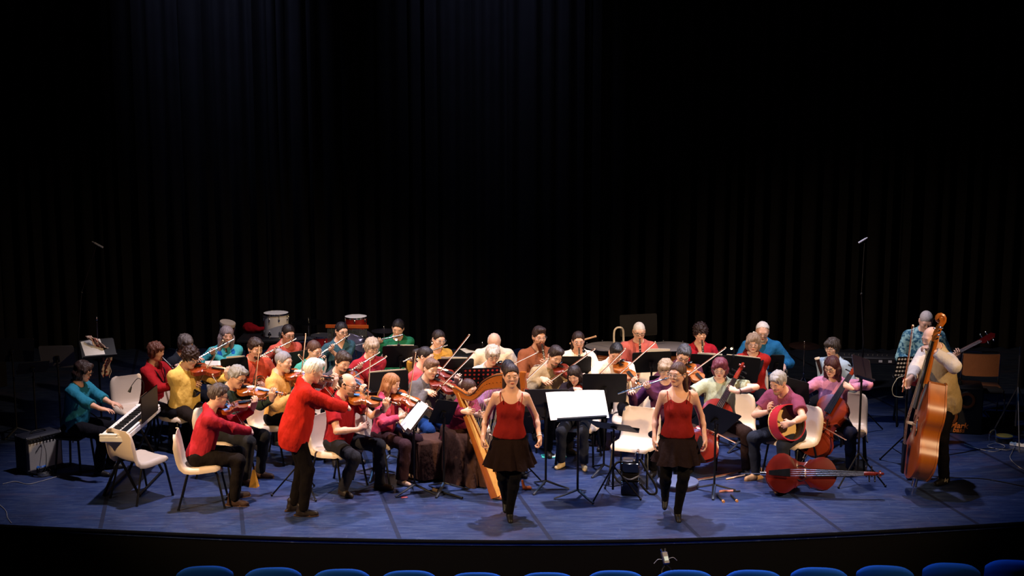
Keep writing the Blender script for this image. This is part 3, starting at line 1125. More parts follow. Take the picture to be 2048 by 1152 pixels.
def make_flute():
    P = []
    m = MB()
    m.tube([(0, -.085, 0), (0, .58, 0)], .0095, 10)
    P.append(('flute_tube', m.mesh('flute_tube', SILVER)))
    m = MB()
    m.ball((0, 0, .008), (.013, .02, .006), seg=10, rings=6)
    P.append(('lip_plate', m.mesh('lip_plate', SILVER)))
    for i in range(12):
        m = MB()
        m.cyl((0, .17 + i * .031, .008), (0, .17 + i * .031, .0135), .0095, 8)
        P.append(('key', m.mesh('key', SILVER)))
    m = MB()
    m.tube([(.011, .16, .006), (.011, .54, .006)], .003, 5)
    P.append(('key_rod', m.mesh('key_rod', SILVER)))
    return P


def make_clarinet():
    P = []
    m = MB()
    m.lathe([(.006, 0), (.009, .03), (.0125, .08), (.0125, .085)], 12)
    P.append(('mouthpiece', m.mesh('mouthpiece', EBONY)))
    m = MB()
    m.lathe([(.0145, .085), (.0155, .14), (.0135, .145), (.0135, .34), (.016, .345), (.016, .36), (.0145, .365), (.0145, .55), (.017, .555), (.021, .60), (.030, .64), (.039, .66), (.036, .66)], 14)
    P.append(('clarinet_body', m.mesh('clarinet_body', EBONY)))
    for z in (.088, .142, .352, .556, .655):
        m = MB()
        r = .0165 if z < .6 else .038
        m.lathe([(r, z - .004), (r + .001, z), (r, z + .004)], 14)
        P.append(('ring', m.mesh('ring', SILVER)))
    for i in range(10):
        m = MB()
        z = .17 + i * .037
        m.cyl((.003 * (-1) ** i, -.012, z), (.003 * (-1) ** i, -.020, z), .0085, 8)
        P.append(('key', m.mesh('key', SILVER)))
    m = MB()
    m.tube([(.012, -.012, .15), (.012, -.012, .52)], .003, 5)
    P.append(('key_rod', m.mesh('key_rod', SILVER)))
    return P


def make_bassoon(c):
    """z along the bore, top bell at +z; origin in the middle of the wing joint."""
    w = mat('bassoon_maple', c, .25, var=.2, coat=.4)
    P = []
    m = MB()
    m.lathe([(.024, -.86), (.026, -.84), (.024, -.4), (.021, -.1), (.020, .2), (.022, .32), (.025, .40)], 14)
    P.append(('bass_joint', m.mesh('bass_joint', w)))
    m = MB()
    m.tube([(.036, 0, -.84), (.034, 0, .05)], [.022, .016], 12)
    P.append(('wing_joint', m.mesh('wing_joint', w)))
    m = MB()
    m.lathe([(.026, .40), (.033, .405), (.033, .425), (.017, .427), (.015, .40)], 18)
    P.append(('bell_ring', m.mesh('bell_ring', mat('ivory', '#e8dcc8', .4))))
    m = MB()
    m.tube([(.036, 0, .04), (.04, -.01, .10), (.05, -.06, .15), (.055, -.14, .14), (.055, -.20, .10)], [.005, .005, .004, .0035, .003], 7)
    P.append(('bocal', m.mesh('bocal', SILVER)))
    for i in range(12):
        m = MB()
        z = -.72 + i * .075
        m.cyl((.012 * (-1) ** i, -.020, z), (.012 * (-1) ** i, -.031, z), .012, 8)
        P.append(('key', m.mesh('key', SILVER)))
    m = MB()
    m.tube([(-.02, -.022, -.75), (-.02, -.022, .2)], .0035, 5)
    P.append(('key_rod', m.mesh('key_rod', SILVER)))
    return P


def make_horn():
    P = []
    for i, (r, dx, dz, ry) in enumerate(((.135, 0, 0, 0), (.115, .01, -.012, .018), (.098, -.012, .01, -.016), (.075, .012, .02, .012))):
        m = MB()
        m.tube([(dx + r * math.cos(t), ry, dz + r * math.sin(t)) for t in np.linspace(0, 2 * math.pi, 28)], .0095, 7)
        P.append(('coil', m.mesh('coil', SILVER if i % 2 else mat('horn_brass', '#c7a878', .22, 1.0))))
    m = MB()
    M = M4(Rx(rad(60)), (.05, .02, -.1))
    m.lathe([(.012, 0), (.016, .08), (.028, .16), (.06, .23), (.11, .275), (.145, .29), (.141, .292), (.10, .272), (.05, .22)], 24, M)
    P.append(('bell', m.mesh('bell', mat('horn_brass', '#c7a878', .22, 1.0))))
    m = MB()
    m.tube([(-.13, 0, .04), (-.13, -.01, .13), (-.10, -.01, .22), (-.05, 0, .33)], [.008, .007, .005, .004], 7)
    m.lathe([(.004, 0), (.006, .03), (.011, .055), (.012, .06)], 10, M4(Rx(rad(-8)), (-.05, 0, .325)))
    P.append(('lead_pipe', m.mesh('lead_pipe', SILVER)))
    for i in range(4):
        m = MB()
        m.cyl((-.075 + i * .032, -.02, -.05), (-.075 + i * .032, -.02, .04), .013, 10)
        P.append(('valve', m.mesh('valve', SILVER)))
    return P


def make_sax():
    P = []
    m = MB()
    m.lathe([(.006, 0), (.009, .03), (.0125, .08)], 12)
    P.append(('mouthpiece', m.mesh('mouthpiece', EBONY)))
    m = MB()
    m.tube([(0, 0, .08), (0, 0, .16), (0, 0, .55)], [.011, .014, .022], 12)
    m.lathe([(.022, .55), (.03, .60), (.045, .64), (.043, .64)], 14)
    P.append(('horn_body', m.mesh('horn_body', EBONY)))
    for i in range(9):
        m = MB()
        z = .16 + i * .043
        m.cyl((0, -.016, z), (0, -.027, z), .012, 8)
        P.append(('key', m.mesh('key', SILVER)))
    return P


FLUTE, CLAR, HORN, SAX = make_flute(), make_clarinet(), make_horn(), make_sax()
BASSOON = {'red': make_bassoon('#5e1a12'), 'dark': make_bassoon('#241210')}

# ------------------------------------------------------------------ poses: each gives wrist, finger direction, palm normal, curl, elbow hint
POSES, AFTER = {}, {}
X3, Y3, Z3 = A(1, 0, 0), A(0, 1, 0), A(0, 0, 1)


def grip(G_, F, N, s, d=.082, off=.030):
    F = unit(F)
    N = unit(A(N) - F * (A(N) @ F))
    return A(G_) - F * d * s - N * off * s


def pose_violin(x):
    c, s = x['c'], x['s']
    D = unit(c.get('vd', (.50, -.82, -.12)))
    Nv = unit(A(c.get('vn', (-.35, 0, 1))))
    Nv = unit(Nv - D * (Nv @ D))
    R = np.cross(D, Nv)
    C0 = x['NB'] + x['T'] @ A(.055, -.085, .012) * s - D * .02
    C0 = C0 + A(c.get('voff', (0, 0, 0)))
    x['vm'] = M4(frame(R, D, Nv), C0)
    kind = c.get('violin', 'vamber')
    k = 1.155 if kind == 'vlarge' else 1.0
    gp = C0 + D * .425 * k + Nv * .035
    FL, NL = unit(Nv + R * .15 + D * .1), -R
    WL = grip(gp, FL, NL, s, .085, .034)
    B = C0 + D * .215 * k + Nv * .068
    if 'bow' in c:      # direction frog -> tip in world axes
        Bd = unit(x['RR'].T @ unit(c['bow']))
        Bd = unit(Bd - Nv * (Bd @ Nv) * c.get('bowflat', .0))
    else:
        Bd = unit(-R + Nv * c.get('btilt', .25))
    fs = c.get('bs', .3)
    frog = B - Bd * fs
    up = unit(Nv - Bd * (Nv @ Bd) + 1e-3)
    if abs(Nv @ Bd) > .9:
        up = unit(R - Bd * (R @ Bd))
    x['bm'] = M4(frame(np.cross(Bd, up), Bd, up), frog)
    FR = unit(np.cross(Bd, up) * -.8 + Bd * .45 - up * .25)
    if (FR @ A(0, -1, -.3)) < -.2:
        FR = unit(np.cross(Bd, up) * .8 + Bd * .45 - up * .25)
    NR = -up
    WR = grip(frog + Bd * .03 + up * .02, FR, NR, s, .095, .020)
    return {'L': (WL, FL, NL, (35, 55, 35), A(.35, -.25, -1), .7), 'R': (WR, FR, NR, (28, 40, 30), A(-.9, .15, -.55), .7)}


def after_violin(x, pose):
    c = x['c']
    # the bow hand may have been out of reach: keep the bow in the hand
    W, F, N = x['arms']['R'][1], x['arms']['R'][2], pose['R'][2]
    d = W - pose['R'][0]
    k = c.get('violin', 'vamber')
    v = thing('violin' if k != 'vlarge' else 'viola', c['ilabel'], 'violin' if k != 'vlarge' else 'viola', x['RM'] @ x['vm'], 'violins and violas being played')
    inst(v, VW[k])
    bm = x['bm'].copy()
    bm[:3, 3] += d
    b = thing('violin_bow', c['blabel'], 'bow', x['RM'] @ bm, 'bows in the players hands')
    inst(b, BOW)


POSES['violin'], AFTER['violin'] = pose_violin, after_violin


def pose_flute(x):
    c, s = x['c'], x['s']
    D = unit(x['HR'] @ A(c.get('fd', (-.93, -.16, -.26))))
    M = x['hp'](.0, -.113, -.060)
    up = unit(x['HR'] @ A(0, -.6, .75))
    up = unit(up - D * (up @ D))
    x['im'] = M4(frame(np.cross(D, up), D, up), M - up * .010)
    gl, gr = M + D * .24, M + D * .43
    b = unit(np.cross(D, up))
    if b @ A(0, 1, 0) < 0:
        b = -b
    FL = unit(up * .75 - b * .2 + D * .1)
    NL = b
    WL = grip(gl, FL, NL, s, .085, .026)
    FR = unit(up * .35 - b * .8)
    NR = -up
    WR = grip(gr, unit(-b + up * .3), unit(-up + -b * .2), s, .085, .028) if False else grip(gr, unit(up * .8 - b * .3), -b, s, .085, -.02)
    return {'L': (WL, FL, NL, (25, 45, 30), A(.5, -.3, -1), .5), 'R': (WR, unit(up * .8 - b * .3), unit(-b), (15, 30, 25), A(-.8, .1, -.8), .5)}


def after_simple(name, label_cat, parts, group):
    def g(x, pose):
        t = thing(name, x['c']['ilabel'], label_cat, x['RM'] @ x['im'], group)
        inst(t, parts if isinstance(parts, list) else parts[x['c'].get('ikind', 'dark')])
    return g


POSES['flute'], AFTER['flute'] = pose_flute, after_simple('flute', 'flute', FLUTE, 'flutes being played')


def pose_clar(x):
    c, s = x['c'], x['s']
    D = unit(x['HR'] @ A(c.get('cd', (.0, -.52, -.85))))
    D = unit(c['cdb']) if 'cdb' in c else D
    M = x['hp'](0, -.100, -.060)
    fwd = A(0, -1, 0)
    fwd = unit(fwd - D * (fwd @ D))
    x['im'] = M4(frame(np.cross(-fwd, D), -fwd, D), M)
    gl, gr = M + D * .25, M + D * .43
    FL, FR = unit(A(-.75, -.55, .1)), unit(A(.75, -.55, .1))
    return {'L': (grip(gl, FL, A(-.4, .7, .2), s, .085, .024), FL, A(-.4, .7, .2), (30, 45, 30), A(.8, .1, -.8), .5),
            'R': (grip(gr, FR, A(.4, .7, .2), s, .085, .024), FR, A(.4, .7, .2), (30, 45, 30), A(-.8, .1, -.8), .5)}


POSES['clarinet'], AFTER['clarinet'] = pose_clar, after_simple('clarinet', 'clarinet', CLAR, 'clarinets being played')
POSES['sax'], AFTER['sax'] = pose_clar, after_simple('soprano_saxophone', 'saxophone', SAX, None)


def pose_bassoon(x):
    c, s = x['c'], x['s']
    M = x['hp'](0, -.105, -.060)
    D = unit(c.get('bd', (.38, -.10, .9)))
    side = unit(c.get('bside', (1, 0, 0)))
    z = D
    y = unit(A(0, 1, 0) - z * (z[1]))
    xx = np.cross(y, z)
    R = frame(xx, y, z)
    t = M - R @ A(.055, -.20, .10) + A(c.get('boff', (0, 0, 0)))
    x['im'] = M4(R, t)
    gl, gr = t + D * .05 + R @ A(.02, 0, 0), t - D * .32
    FL, FR = unit(A(-.7, -.6, .2)), unit(A(.7, -.6, 0))
    return {'L': (grip(gl, FL, A(-.5, .7, 0), s, .085, .03), FL, A(-.5, .7, 0), (30, 45, 30), A(.8, .1, -.8), .5),
            'R': (grip(gr, FR, A(.5, .7, 0), s, .085, .03), FR, A(.5, .7, 0), (30, 45, 30), A(-.8, .2, -.7), .5)}


POSES['bassoon'], AFTER['bassoon'] = pose_bassoon, after_simple('bassoon', 'bassoon', BASSOON, 'bassoons being played')


def pose_horn(x):
    s = x['s']
    M = x['hp'](0, -.105, -.060)
    R = Rz(rad(25)) @ Rx(rad(0)) @ Ry(rad(8))
    t = M - R @ A(-.05, -.012, .385)
    x['im'] = M4(R, t)
    gl, gr = t + R @ A(-.03, -.03, .02), t + R @ A(.02, .14, -.22)
    FL = unit(A(-.6, -.6, .3))
    return {'L': (grip(gl, FL, A(-.4, .8, -.2), s, .085, .03), FL, A(-.4, .8, -.2), (35, 50, 30), A(.9, -.1, -.7), .5),
            'R': (grip(gr, A(0, -.7, -.5), A(.6, .2, .2), s, .06, .03), A(0, -.7, -.5), A(.6, .2, .2), (20, 25, 20), A(-.9, .2, -.5), .5)}


POSES['horn'], AFTER['horn'] = pose_horn, after_simple('french_horn', 'french horn', HORN, None)


def pose_cello(x):
    c, s = x['c'], x['s']
    D = unit(c.get('cdir', (.34, .30, .89)))
    foot = A(c.get('cfoot', (-.04, -.62, 0)))
    fr = unit(A(c.get('cface', (-.15, -1, .3))))
    fr = unit(fr - D * (fr @ D))
    R = np.cross(D, fr)
    t = foot + D * .27
    x['im'] = M4(frame(R, D, fr), t)
    gl = t + D * c.get('cgl', .93) + fr * .10
    FL = unit(-R * -.9 + fr * .35 - D * .15)
    FL = unit(-unit(R) * 1.0 + fr * .1)
    NL = -fr
    WL = grip(gl, FL, NL, s, .085, .026)
    B = t + D * .36 + fr * .125
    Bd = unit(R * -1.0 * -1 + 0 * D) if False else unit(-R + D * .02)
    Bd = unit(R) if (R @ A(1, 0, 0)) > 0 else unit(-R)
    Bd = unit(Bd + A(c.get('cbow', (0, 0, 0))))
    frog = B - Bd * c.get('bs', .35)
    up = unit(fr - Bd * (fr @ Bd))
    x['bm'] = M4(frame(np.cross(Bd, up), Bd, up), frog)
    FR = unit(-D * .75 + Bd * .5)
    WR = grip(frog + Bd * .04 + up * .02, FR, -up, s, .09, .02)
    return {'L': (WL, FL, NL, (30, 50, 35), A(1, .1, .15), .7), 'R': (WR, FR, -up, (25, 40, 30), A(-1, .3, -.3), .7)}


def after_cello(x, pose):
    c = x['c']
    t = thing('cello', c['ilabel'], 'cello', x['RM'] @ x['im'], 'cellos')
    inst(t, VW[c.get('ck', 'cello')])
    bm = x['bm'].copy()
    bm[:3, 3] += x['arms']['R'][1] - pose['R'][0]
    b = thing('cello_bow', c['blabel'], 'bow', x['RM'] @ bm, 'bows in the players hands')
    inst(b, CBOW)


POSES['cello'], AFTER['cello'] = pose_cello, after_cello


def pose_free(x):
    """Hands given directly in the person's frame: (grip point, finger direction, palm normal, curls, elbow hint)."""
    out = {}
    for sd in 'LR':
        h = x['c']['hand' + sd]
        out[sd] = (A(h[0]), unit(h[1]), unit(h[2]), h[3] if len(h) > 3 else (25, 35, 25), A(h[4]) if len(h) > 4 else A(.8 if sd == 'L' else -.8, .3, -.8), h[5] if len(h) > 5 else .5)
    return out


POSES['free'] = pose_free
# ------------------------------------------------------------------ chairs, music stands, paper


def make_chair(shell_c='#d8c3ac', legc='#0c0b0d'):
    prof = [(-.222, .398), (-.218, .422), (-.200, .440), (-.16, .447), (-.08, .440), (.02, .430), (.10, .428), (.15, .438), (.183, .468), (.203, .52), (.218, .60), (.232, .68), (.243, .75), (.248, .785), (.250, .803)]
    hw = [.185, .205, .215, .222, .228, .230, .228, .225, .222, .222, .222, .218, .208, .185, .140]
    us = [-1.0, -1.0, -.93, -.8, -.5, 0, .5, .8, .93, 1.0, 1.0]
    dn = [-.040, -.012, .010, .014, .004, 0, .004, .014, .010, -.012, -.040]
    P2 = np.array(prof)
    tg = np.gradient(P2, axis=0)
    Gd = []
    for i, (y, z) in enumerate(prof):
        n = unit(A(0, -tg[i][1], tg[i][0]))
        e = 1.0 if 2 < i < 12 else .5
        Gd.append([A(u * hw[i], y, z) + n * d * e for u, d in zip(us, dn)])
    m = MB()
    m.shell(np.array(Gd), .007)
    P = [('seat_shell', m.mesh('seat_shell', mat('cream_plastic', shell_c, .42, var=.05, scale=5, spec=.4), angle=70))]
    lm = mat('chair_leg_metal', legc, .4, .2)
    for x in (-1, 1):
        for pts in ([(x * .165, -.09, .418), (x * .19, -.15, .405), (x * .203, -.175, .37), (x * .225, -.245, .008)], [(x * .165, .06, .41), (x * .19, .115, .40), (x * .203, .14, .36), (x * .23, .235, .008)]):
            m = MB()
            m.tube(pts, .0125, 8)
            m.tube([A(pts[-1]) + A(0, 0, .012), A(pts[-1]) - A(0, 0, .008)], .0145, 8)
            P.append(('leg', m.mesh('leg', lm)))
    m = MB()
    for x in (-1, 1):
        m.tube([(x * .165, -.11, .418), (x * .165, .08, .408)], .012, 7)
    for y, z in ((-.10, .418), (.07, .408)):
        m.tube([(-.165, y, z), (.165, y, z)], .011, 7)
    P.append(('seat_frame', m.mesh('seat_frame', lm)))
    return P


CHAIR = make_chair()
DCHAIR = make_chair('#121113')


def make_stool():
    m = MB()
    m.box((0, .02, .42), (.36, .34, .05), None, .018)
    P = [('seat', m.mesh('seat', BLACKP))]
    for x in (-1, 1):
        for y in (-1, 1):
            m = MB()
            m.tube([(x * .14, .02 + y * .13, .40), (x * .17, .02 + y * .16, 0)], .014, 8)
            P.append(('leg', m.mesh('leg', BLACKM)))
    return P


STOOL = make_stool()


def chair(pos, rot, label, parts=None):
    t = thing('chair', label, 'chair', M4(Rz(rad(rot)), (pos[0], pos[1], 0)), 'shell chairs on the stage')
    inst(t, parts or CHAIR)
    return t


def place_chair(c, x):
    off = x['RR'] @ A(c.get('cx', 0), c.get('cy', .03), 0)
    chair((x['root'][0] + off[0], x['root'][1] + off[1]), c['rot'] + c.get('crot', 0), c.get('clabel', 'cream shell chair under ' + c['who']), DCHAIR if c.get('dchair') else CHAIR)


def round_rect(w, h, r, n=4):
    pts = []
    for cx, cy, a0 in ((w / 2 - r, h / 2 - r, 0), (-w / 2 + r, h / 2 - r, 90), (-w / 2 + r, -h / 2 + r, 180), (w / 2 - r, -h / 2 + r, 270)):
        for k in range(n + 1):
            a = rad(a0 + 90 * k / n)
            pts.append((cx + r * math.cos(a), cy + r * math.sin(a)))
    return pts


HOLE = None


def stand(px, zc, rot, label, w=.50, h=.34, tilt=22, kind='flat', roll=0, desk_m=None, pos=None, perf=False, zoff=0):
    """Music stand whose desk centre shows at pixel px, at height zc; rot is the way the reader looks at it from (0 = reader behind, desk back to the camera)."""
    d = at(px[0], px[1], zc) if pos is None else A(pos[0], pos[1], zc)
    t = thing('music_stand', label, 'music stand', M4(Rz(rad(rot)), (d[0], d[1], 0)), 'music stands on the stage')
    dm = desk_m or mat('stand_black', '#0b0b0c', .5, .0, spec=.3)
    # local frame: reader at +y looking to -y, the printed side faces +y and up
    R = Rx(rad(tilt)) @ frame((-1, 0, 0), (0, 0, 1), (0, 1, 0))
    R = Ry(rad(roll)) @ R
    DM = M4(R, (0, 0, zc))
    m = MB()
    if perf:
        m.prism(round_rect(w, h, .02), -.001, .001)
        hm = MB()
        dk = obj('desk', (m, dm), t, DM)
        for i in range(8):
            for j in range(5):
                m2 = MB()
                m2.cyl((-w * .42 + w * .84 * i / 7, -h * .38 + h * .76 * j / 4, -.0022), (-w * .42 + w * .84 * i / 7, -h * .38 + h * .76 * j / 4, .0022), .0135, 10)
                obj('perforation', (m2, mat('perforation', perf, .8)), dk)
    else:
        m.prism(round_rect(w, h, .022), -.0015, .0015)
        rim = MB()
        pts = round_rect(w, h, .022)
        rim.tube([(a, b, 0) for a, b in pts + pts[:1]], .0032, 5)
        dk = obj('desk', (m, dm), t, DM)
        obj('desk_rim', (rim, dm), dk)
    m = MB()
    m.box((0, -h / 2 - .002, .022), (w * .98, .004, .05))
    m.box((0, -h / 2 + .006, .046), (w * .98, .014, .003))
    obj('ledge', (m, dm), t, DM)
    m = MB()
    m.box((0, -.03, -.012), (.05, .09, .018), DM, .004)
    m.cyl((0, -.035, zc - .05), (0, -.02, zc - .16), .012, 10)
    obj('clamp', (m, BLACKM), t)
    m = MB()
    b = R @ A(0, -.03, -.02) + A(0, 0, zc)
    m.tube([b, (0, b[1], zc - .14)], .0075, 8)
    m.tube([(0, b[1], zc - .12), (0, b[1], .09)], .0125, 10)
    m.ball((0, b[1], zc - .12), .019)
    obj('pole', (m, BLACKM), t)
    if kind == 'flat':
        for k in range(3):
            a = rad(90 + 120 * k + roll * 0 + 25)
            m = MB()
            ca, sa = math.cos(a), math.sin(a)
            m.tube([(0, b[1], .10), (ca * .04, b[1] + sa * .04, .085), (ca * .15, b[1] + sa * .15, .045), (ca * .26, b[1] + sa * .26, .012)], [.020, .021, .018, .014], 8, flat=(.55, (0, 0, 1)))
            obj('leg', (m, GREYM), t)
    else:
        for k in range(3):
            a = rad(90 + 120 * k + 40)
            ca, sa = math.cos(a), math.sin(a)
            m = MB()
            m.tube([(0, b[1], .36), (ca * .31, b[1] + sa * .31, .012)], .009, 7)
            m.ball((ca * .31, b[1] + sa * .31, .014), .014)
            m.tube([(0, b[1], .12), (ca * .17, b[1] + sa * .17, .182)], .005, 6)
            obj('leg', (m, BLACKM), t)
    return t, DM, M4(Rz(rad(rot)), (d[0], d[1], 0))


def paper_mat():
    k = 'sheet_paper'
    if k in _mats:
        return _mats[k]
    m = mat('sheet_paper_base', '#f3f0ea', .8, var=.02)
    m = m.copy()
    m.name = k
    nt = m.node_tree
    b = nt.nodes['Principled BSDF']
    tc = nt.nodes.new('ShaderNodeTexCoord')
    wv = nt.nodes.new('ShaderNodeTexWave')
    wv.bands_direction = 'Y'
    wv.inputs['Scale'].default_value = 34
    rp = nt.nodes.new('ShaderNodeValToRGB')
    rp.color_ramp.elements[0].position = .0
    rp.color_ramp.elements[0].color = (.62, .61, .60, 1)
    rp.color_ramp.elements[1].position = .18
    rp.color_ramp.elements[1].color = (.90, .88, .85, 1)
    nt.links.new(tc.outputs['Object'], wv.inputs['Vector'])
    nt.links.new(wv.outputs['Fac'], rp.inputs['Fac'])
    nt.links.new(rp.outputs['Color'], b.inputs['Base Color'])
    _mats[k] = m
    return m


def sheet(W, DM, label, u=0, v=.0, w=.30, h=.30, rot=0, lift=.004, bend=.008):
    """A sheet of music resting on a desk."""
    m = MB()
    Gd = [[((a - .5) * w, (b - .5) * h, bend * math.sin(a * math.pi) + .001) for b in np.linspace(0, 1, 4)] for a in np.linspace(0, 1, 7)]
    m.shell(np.array(Gd), .0012)
    me = m.mesh('sheet_music', paper_mat())
    t = thing('sheet_music', label, 'sheet music', np.asarray(W) @ DM @ M4(Rz(rad(rot)), (u, v, lift)), 'sheet music on the stands', me)
    return t


def tubething(name, label, cat, pts, r, m, seg=6, group=None):
    b = MB()
    b.tube(pts, r, seg)
    return thing(name, label, cat, None, group, b.mesh(name, m))


def smooth(pts, n=8):
    """Catmull-Rom through the points."""
    P = [A(p) for p in pts]
    P = [P[0] * 2 - P[1]] + P + [P[-1] * 2 - P[-2]]
    out = []
    for i in range(1, len(P) - 2):
        for t in np.linspace(0, 1, n, endpoint=False):
            a, b, c, d = P[i - 1:i + 3]
            out.append(.5 * ((2 * b) + (c - a) * t + (2 * a - 5 * b + 4 * c - d) * t * t + (3 * b - a - 3 * c + d) * t ** 3))
    out.append(P[-2])
    return out
# ------------------------------------------------------------------ the stage
def floor_mat():
    m = mat('stage_floor', '#1f2e56', .40, var=.30, scale=1.3, bump=.10, bscale=26, spec=.4, stretch=(.6, 1.6, 1))
    nt = m.node_tree
    b = nt.nodes['Principled BSDF']
    tc = nt.nodes.new('ShaderNodeTexCoord')

    def layer(stretch, scale, lo, hi, amount, color, detail=8, rough=.7, rotz=0.0, typ='noise'):
        old = b.inputs['Base Color'].links[0].from_socket
        mp = nt.nodes.new('ShaderNodeMapping')
        mp.inputs['Scale'].default_value = stretch
        mp.inputs['Rotation'].default_value = (0, 0, rotz)
        nt.links.new(tc.outputs['Object'], mp.inputs['Vector'])
        nz = nt.nodes.new('ShaderNodeTexNoise')
        nz.inputs['Scale'].default_value = scale
        nz.inputs['Detail'].default_value = detail
        nz.inputs['Roughness'].default_value = rough
        nz.inputs['Distortion'].default_value = .4
        nt.links.new(mp.outputs['Vector'], nz.inputs['Vector'])
        rp = nt.nodes.new('ShaderNodeValToRGB')
        rp.color_ramp.elements[0].position = lo
        rp.color_ramp.elements[0].color = (0, 0, 0, 1)
        rp.color_ramp.elements[1].position = hi
        rp.color_ramp.elements[1].color = (amount, amount, amount, 1)
        nt.links.new(nz.outputs['Fac'], rp.inputs['Fac'])
        mx = nt.nodes.new('ShaderNodeMix')
        mx.data_type = 'RGBA'
        nt.links.new(rp.outputs['Color'], mx.inputs['Factor'])
        nt.links.new(old, mx.inputs['A'])
        mx.inputs['B'].default_value = lin(color) + (1,)
        nt.links.new(mx.outputs['Result'], b.inputs['Base Color'])

    layer((1.2, 8, 1), 2.6, .42, .78, .65, '#4a5878')           # worn streaks along the vinyl
    layer((1, 1, 1), .9, .50, .66, .5, '#171a30')               # broad darker patches
    layer((.5, .8, 1), 1.7, .54, .70, .45, '#4a3d4e', rotz=.4)  # brownish dust
    layer((2, 30, 1), 3.0, .63, .70, .55, '#6f7d9c', detail=3, rotz=.12)   # thin pale scratches
    layer((26, 2, 1), 2.0, .66, .72, .35, '#65718f', detail=3, rotz=.5)
    return m


FL = floor_mat()
EDGE = [at(px, py, 0) for px, py in ((0, 1048.5), (250, 1060), (500, 1071), (750, 1077), (1024, 1080), (1250, 1078.5), (1500, 1071.5), (1750, 1060), (2048, 1043))]
EDGE = smooth(EDGE, 6)
e0 = EDGE[0] + (EDGE[0] - EDGE[3]) / np.linalg.norm(EDGE[0] - EDGE[3]) * 8
e1 = EDGE[-1] + (EDGE[-1] - EDGE[-4]) / np.linalg.norm(EDGE[-1] - EDGE[-4]) * 8
front = [e0] + EDGE + [e1]
m = MB()
m.prism([(p[0], p[1]) for p in front] + [(e1[0], 11), (e0[0], 11)], -.06, 0)
floor = struct('floor', m.mesh('floor', FL, smooth=False))
ey = lambda x: np.interp(x, [p[0] for p in front], [p[1] for p in front])
tape = mat('vinyl_tape', '#1a2038', .5, var=.2, spec=.3)
for k in range(-3, 6):
    x0 = .27 + 1.5 * k + (-.05 if k == -2 else 0)
    m = MB()
    y0 = ey(x0) + .0
    a, b = A(x0 + .22 * (0 - y0) * 1.0, y0 + .01, .0012), A(x0 - .22 * 10.5, 10.5, .0012)
    w = .022
    m.add([a + A(-w, 0, 0), a + A(w, 0, 0), b + A(w, 0, 0), b + A(-w, 0, 0)], [(0, 1, 2, 3)])
    struct('seam_tape', m.mesh('seam_tape', tape, smooth=False), floor)
m = MB()
rise = [(p[0], p[1] + .01) for p in front]
vs = [(x, y, -.06) for x, y in rise] + [(x, y, -1.1) for x, y in rise]
n = len(rise)
m.add(vs, [(i, n + i, n + i + 1, i + 1) for i in range(n - 1)])
struct('wall_front', m.mesh('wall_front', mat('stage_riser_black', '#050506', .9, spec=.1)))
m = MB()
m.tube([(p[0], p[1] - .004, -.02) for p in front], .018, 6)
struct('trim_1', m.mesh('trim_1', mat('stage_nosing', '#07070a', .9, spec=.05)))
m = MB()
m.box((0, -8.5, -.85), (30, 12, .1))
struct('floor_2', m.mesh('floor_2', mat('hall_carpet', '#050508', .95, spec=.1)))
# curtains
CV = mat('black_velvet', (.0065, .0065, .0080), .95, var=.3, scale=3, spec=.03)
m = MB()
m.box((0, 10.4, 5), (34, .1, 13))
struct('wall_back', m.mesh('wall_back', mat('black_wall', '#030304', .95, spec=.05)))


def curtain(x0, x1, y0, y1, label, seed, h=11.0):
    rng = np.random.RandomState(seed)
    L = math.hypot(x1 - x0, y1 - y0)
    n = int(L * 26)
    us = np.linspace(0, 1, n)
    ph = np.cumsum(rng.uniform(.55, 1.3, n)) * 1.02
    am = .05 + .045 * np.sin(us * 23 + seed) ** 2
    tx, ty = (x1 - x0) / L, (y1 - y0) / L
    Gd = []
    for i, u in enumerate(us):
        col = []
        for k, z in enumerate(np.linspace(.015, h, 5)):
            d = am[i] * math.sin(ph[i]) * (1.15 - .35 * k / 4) + .02 * math.sin(u * 9 + k)
            w = .02 * math.sin(ph[i] * .5 + k * .4)
            col.append((x0 + tx * (u * L + w) + ty * d, y0 + ty * (u * L + w) - tx * d, z))
        Gd.append(col)
    m = MB()
    m.shell(np.array(Gd), -.004)
    thing('curtain', label, 'curtain', None, 'black stage curtains', m.mesh('curtain', CV, angle=80))


xs = np.linspace(-11.5, 11.5, 10)
for i in range(9):
    y = 8.6 + .10 * (i % 2)
    curtain(xs[i] - .12, xs[i + 1] + .12, y, y, 'tall black pleated velvet curtain hanging behind the orchestra', 11 + i)
curtain(-11.5, -7.3, 5.6, 5.9, 'black velvet side curtain hanging at the left edge of the stage', 31)
curtain(7.3, 11.5, 5.9, 5.6, 'black velvet side curtain hanging at the right edge of the stage', 32)

# auditorium seats
SEATB = mat('seat_blue_fabric', '#0a55c4', .8, var=.12, spec=.2)


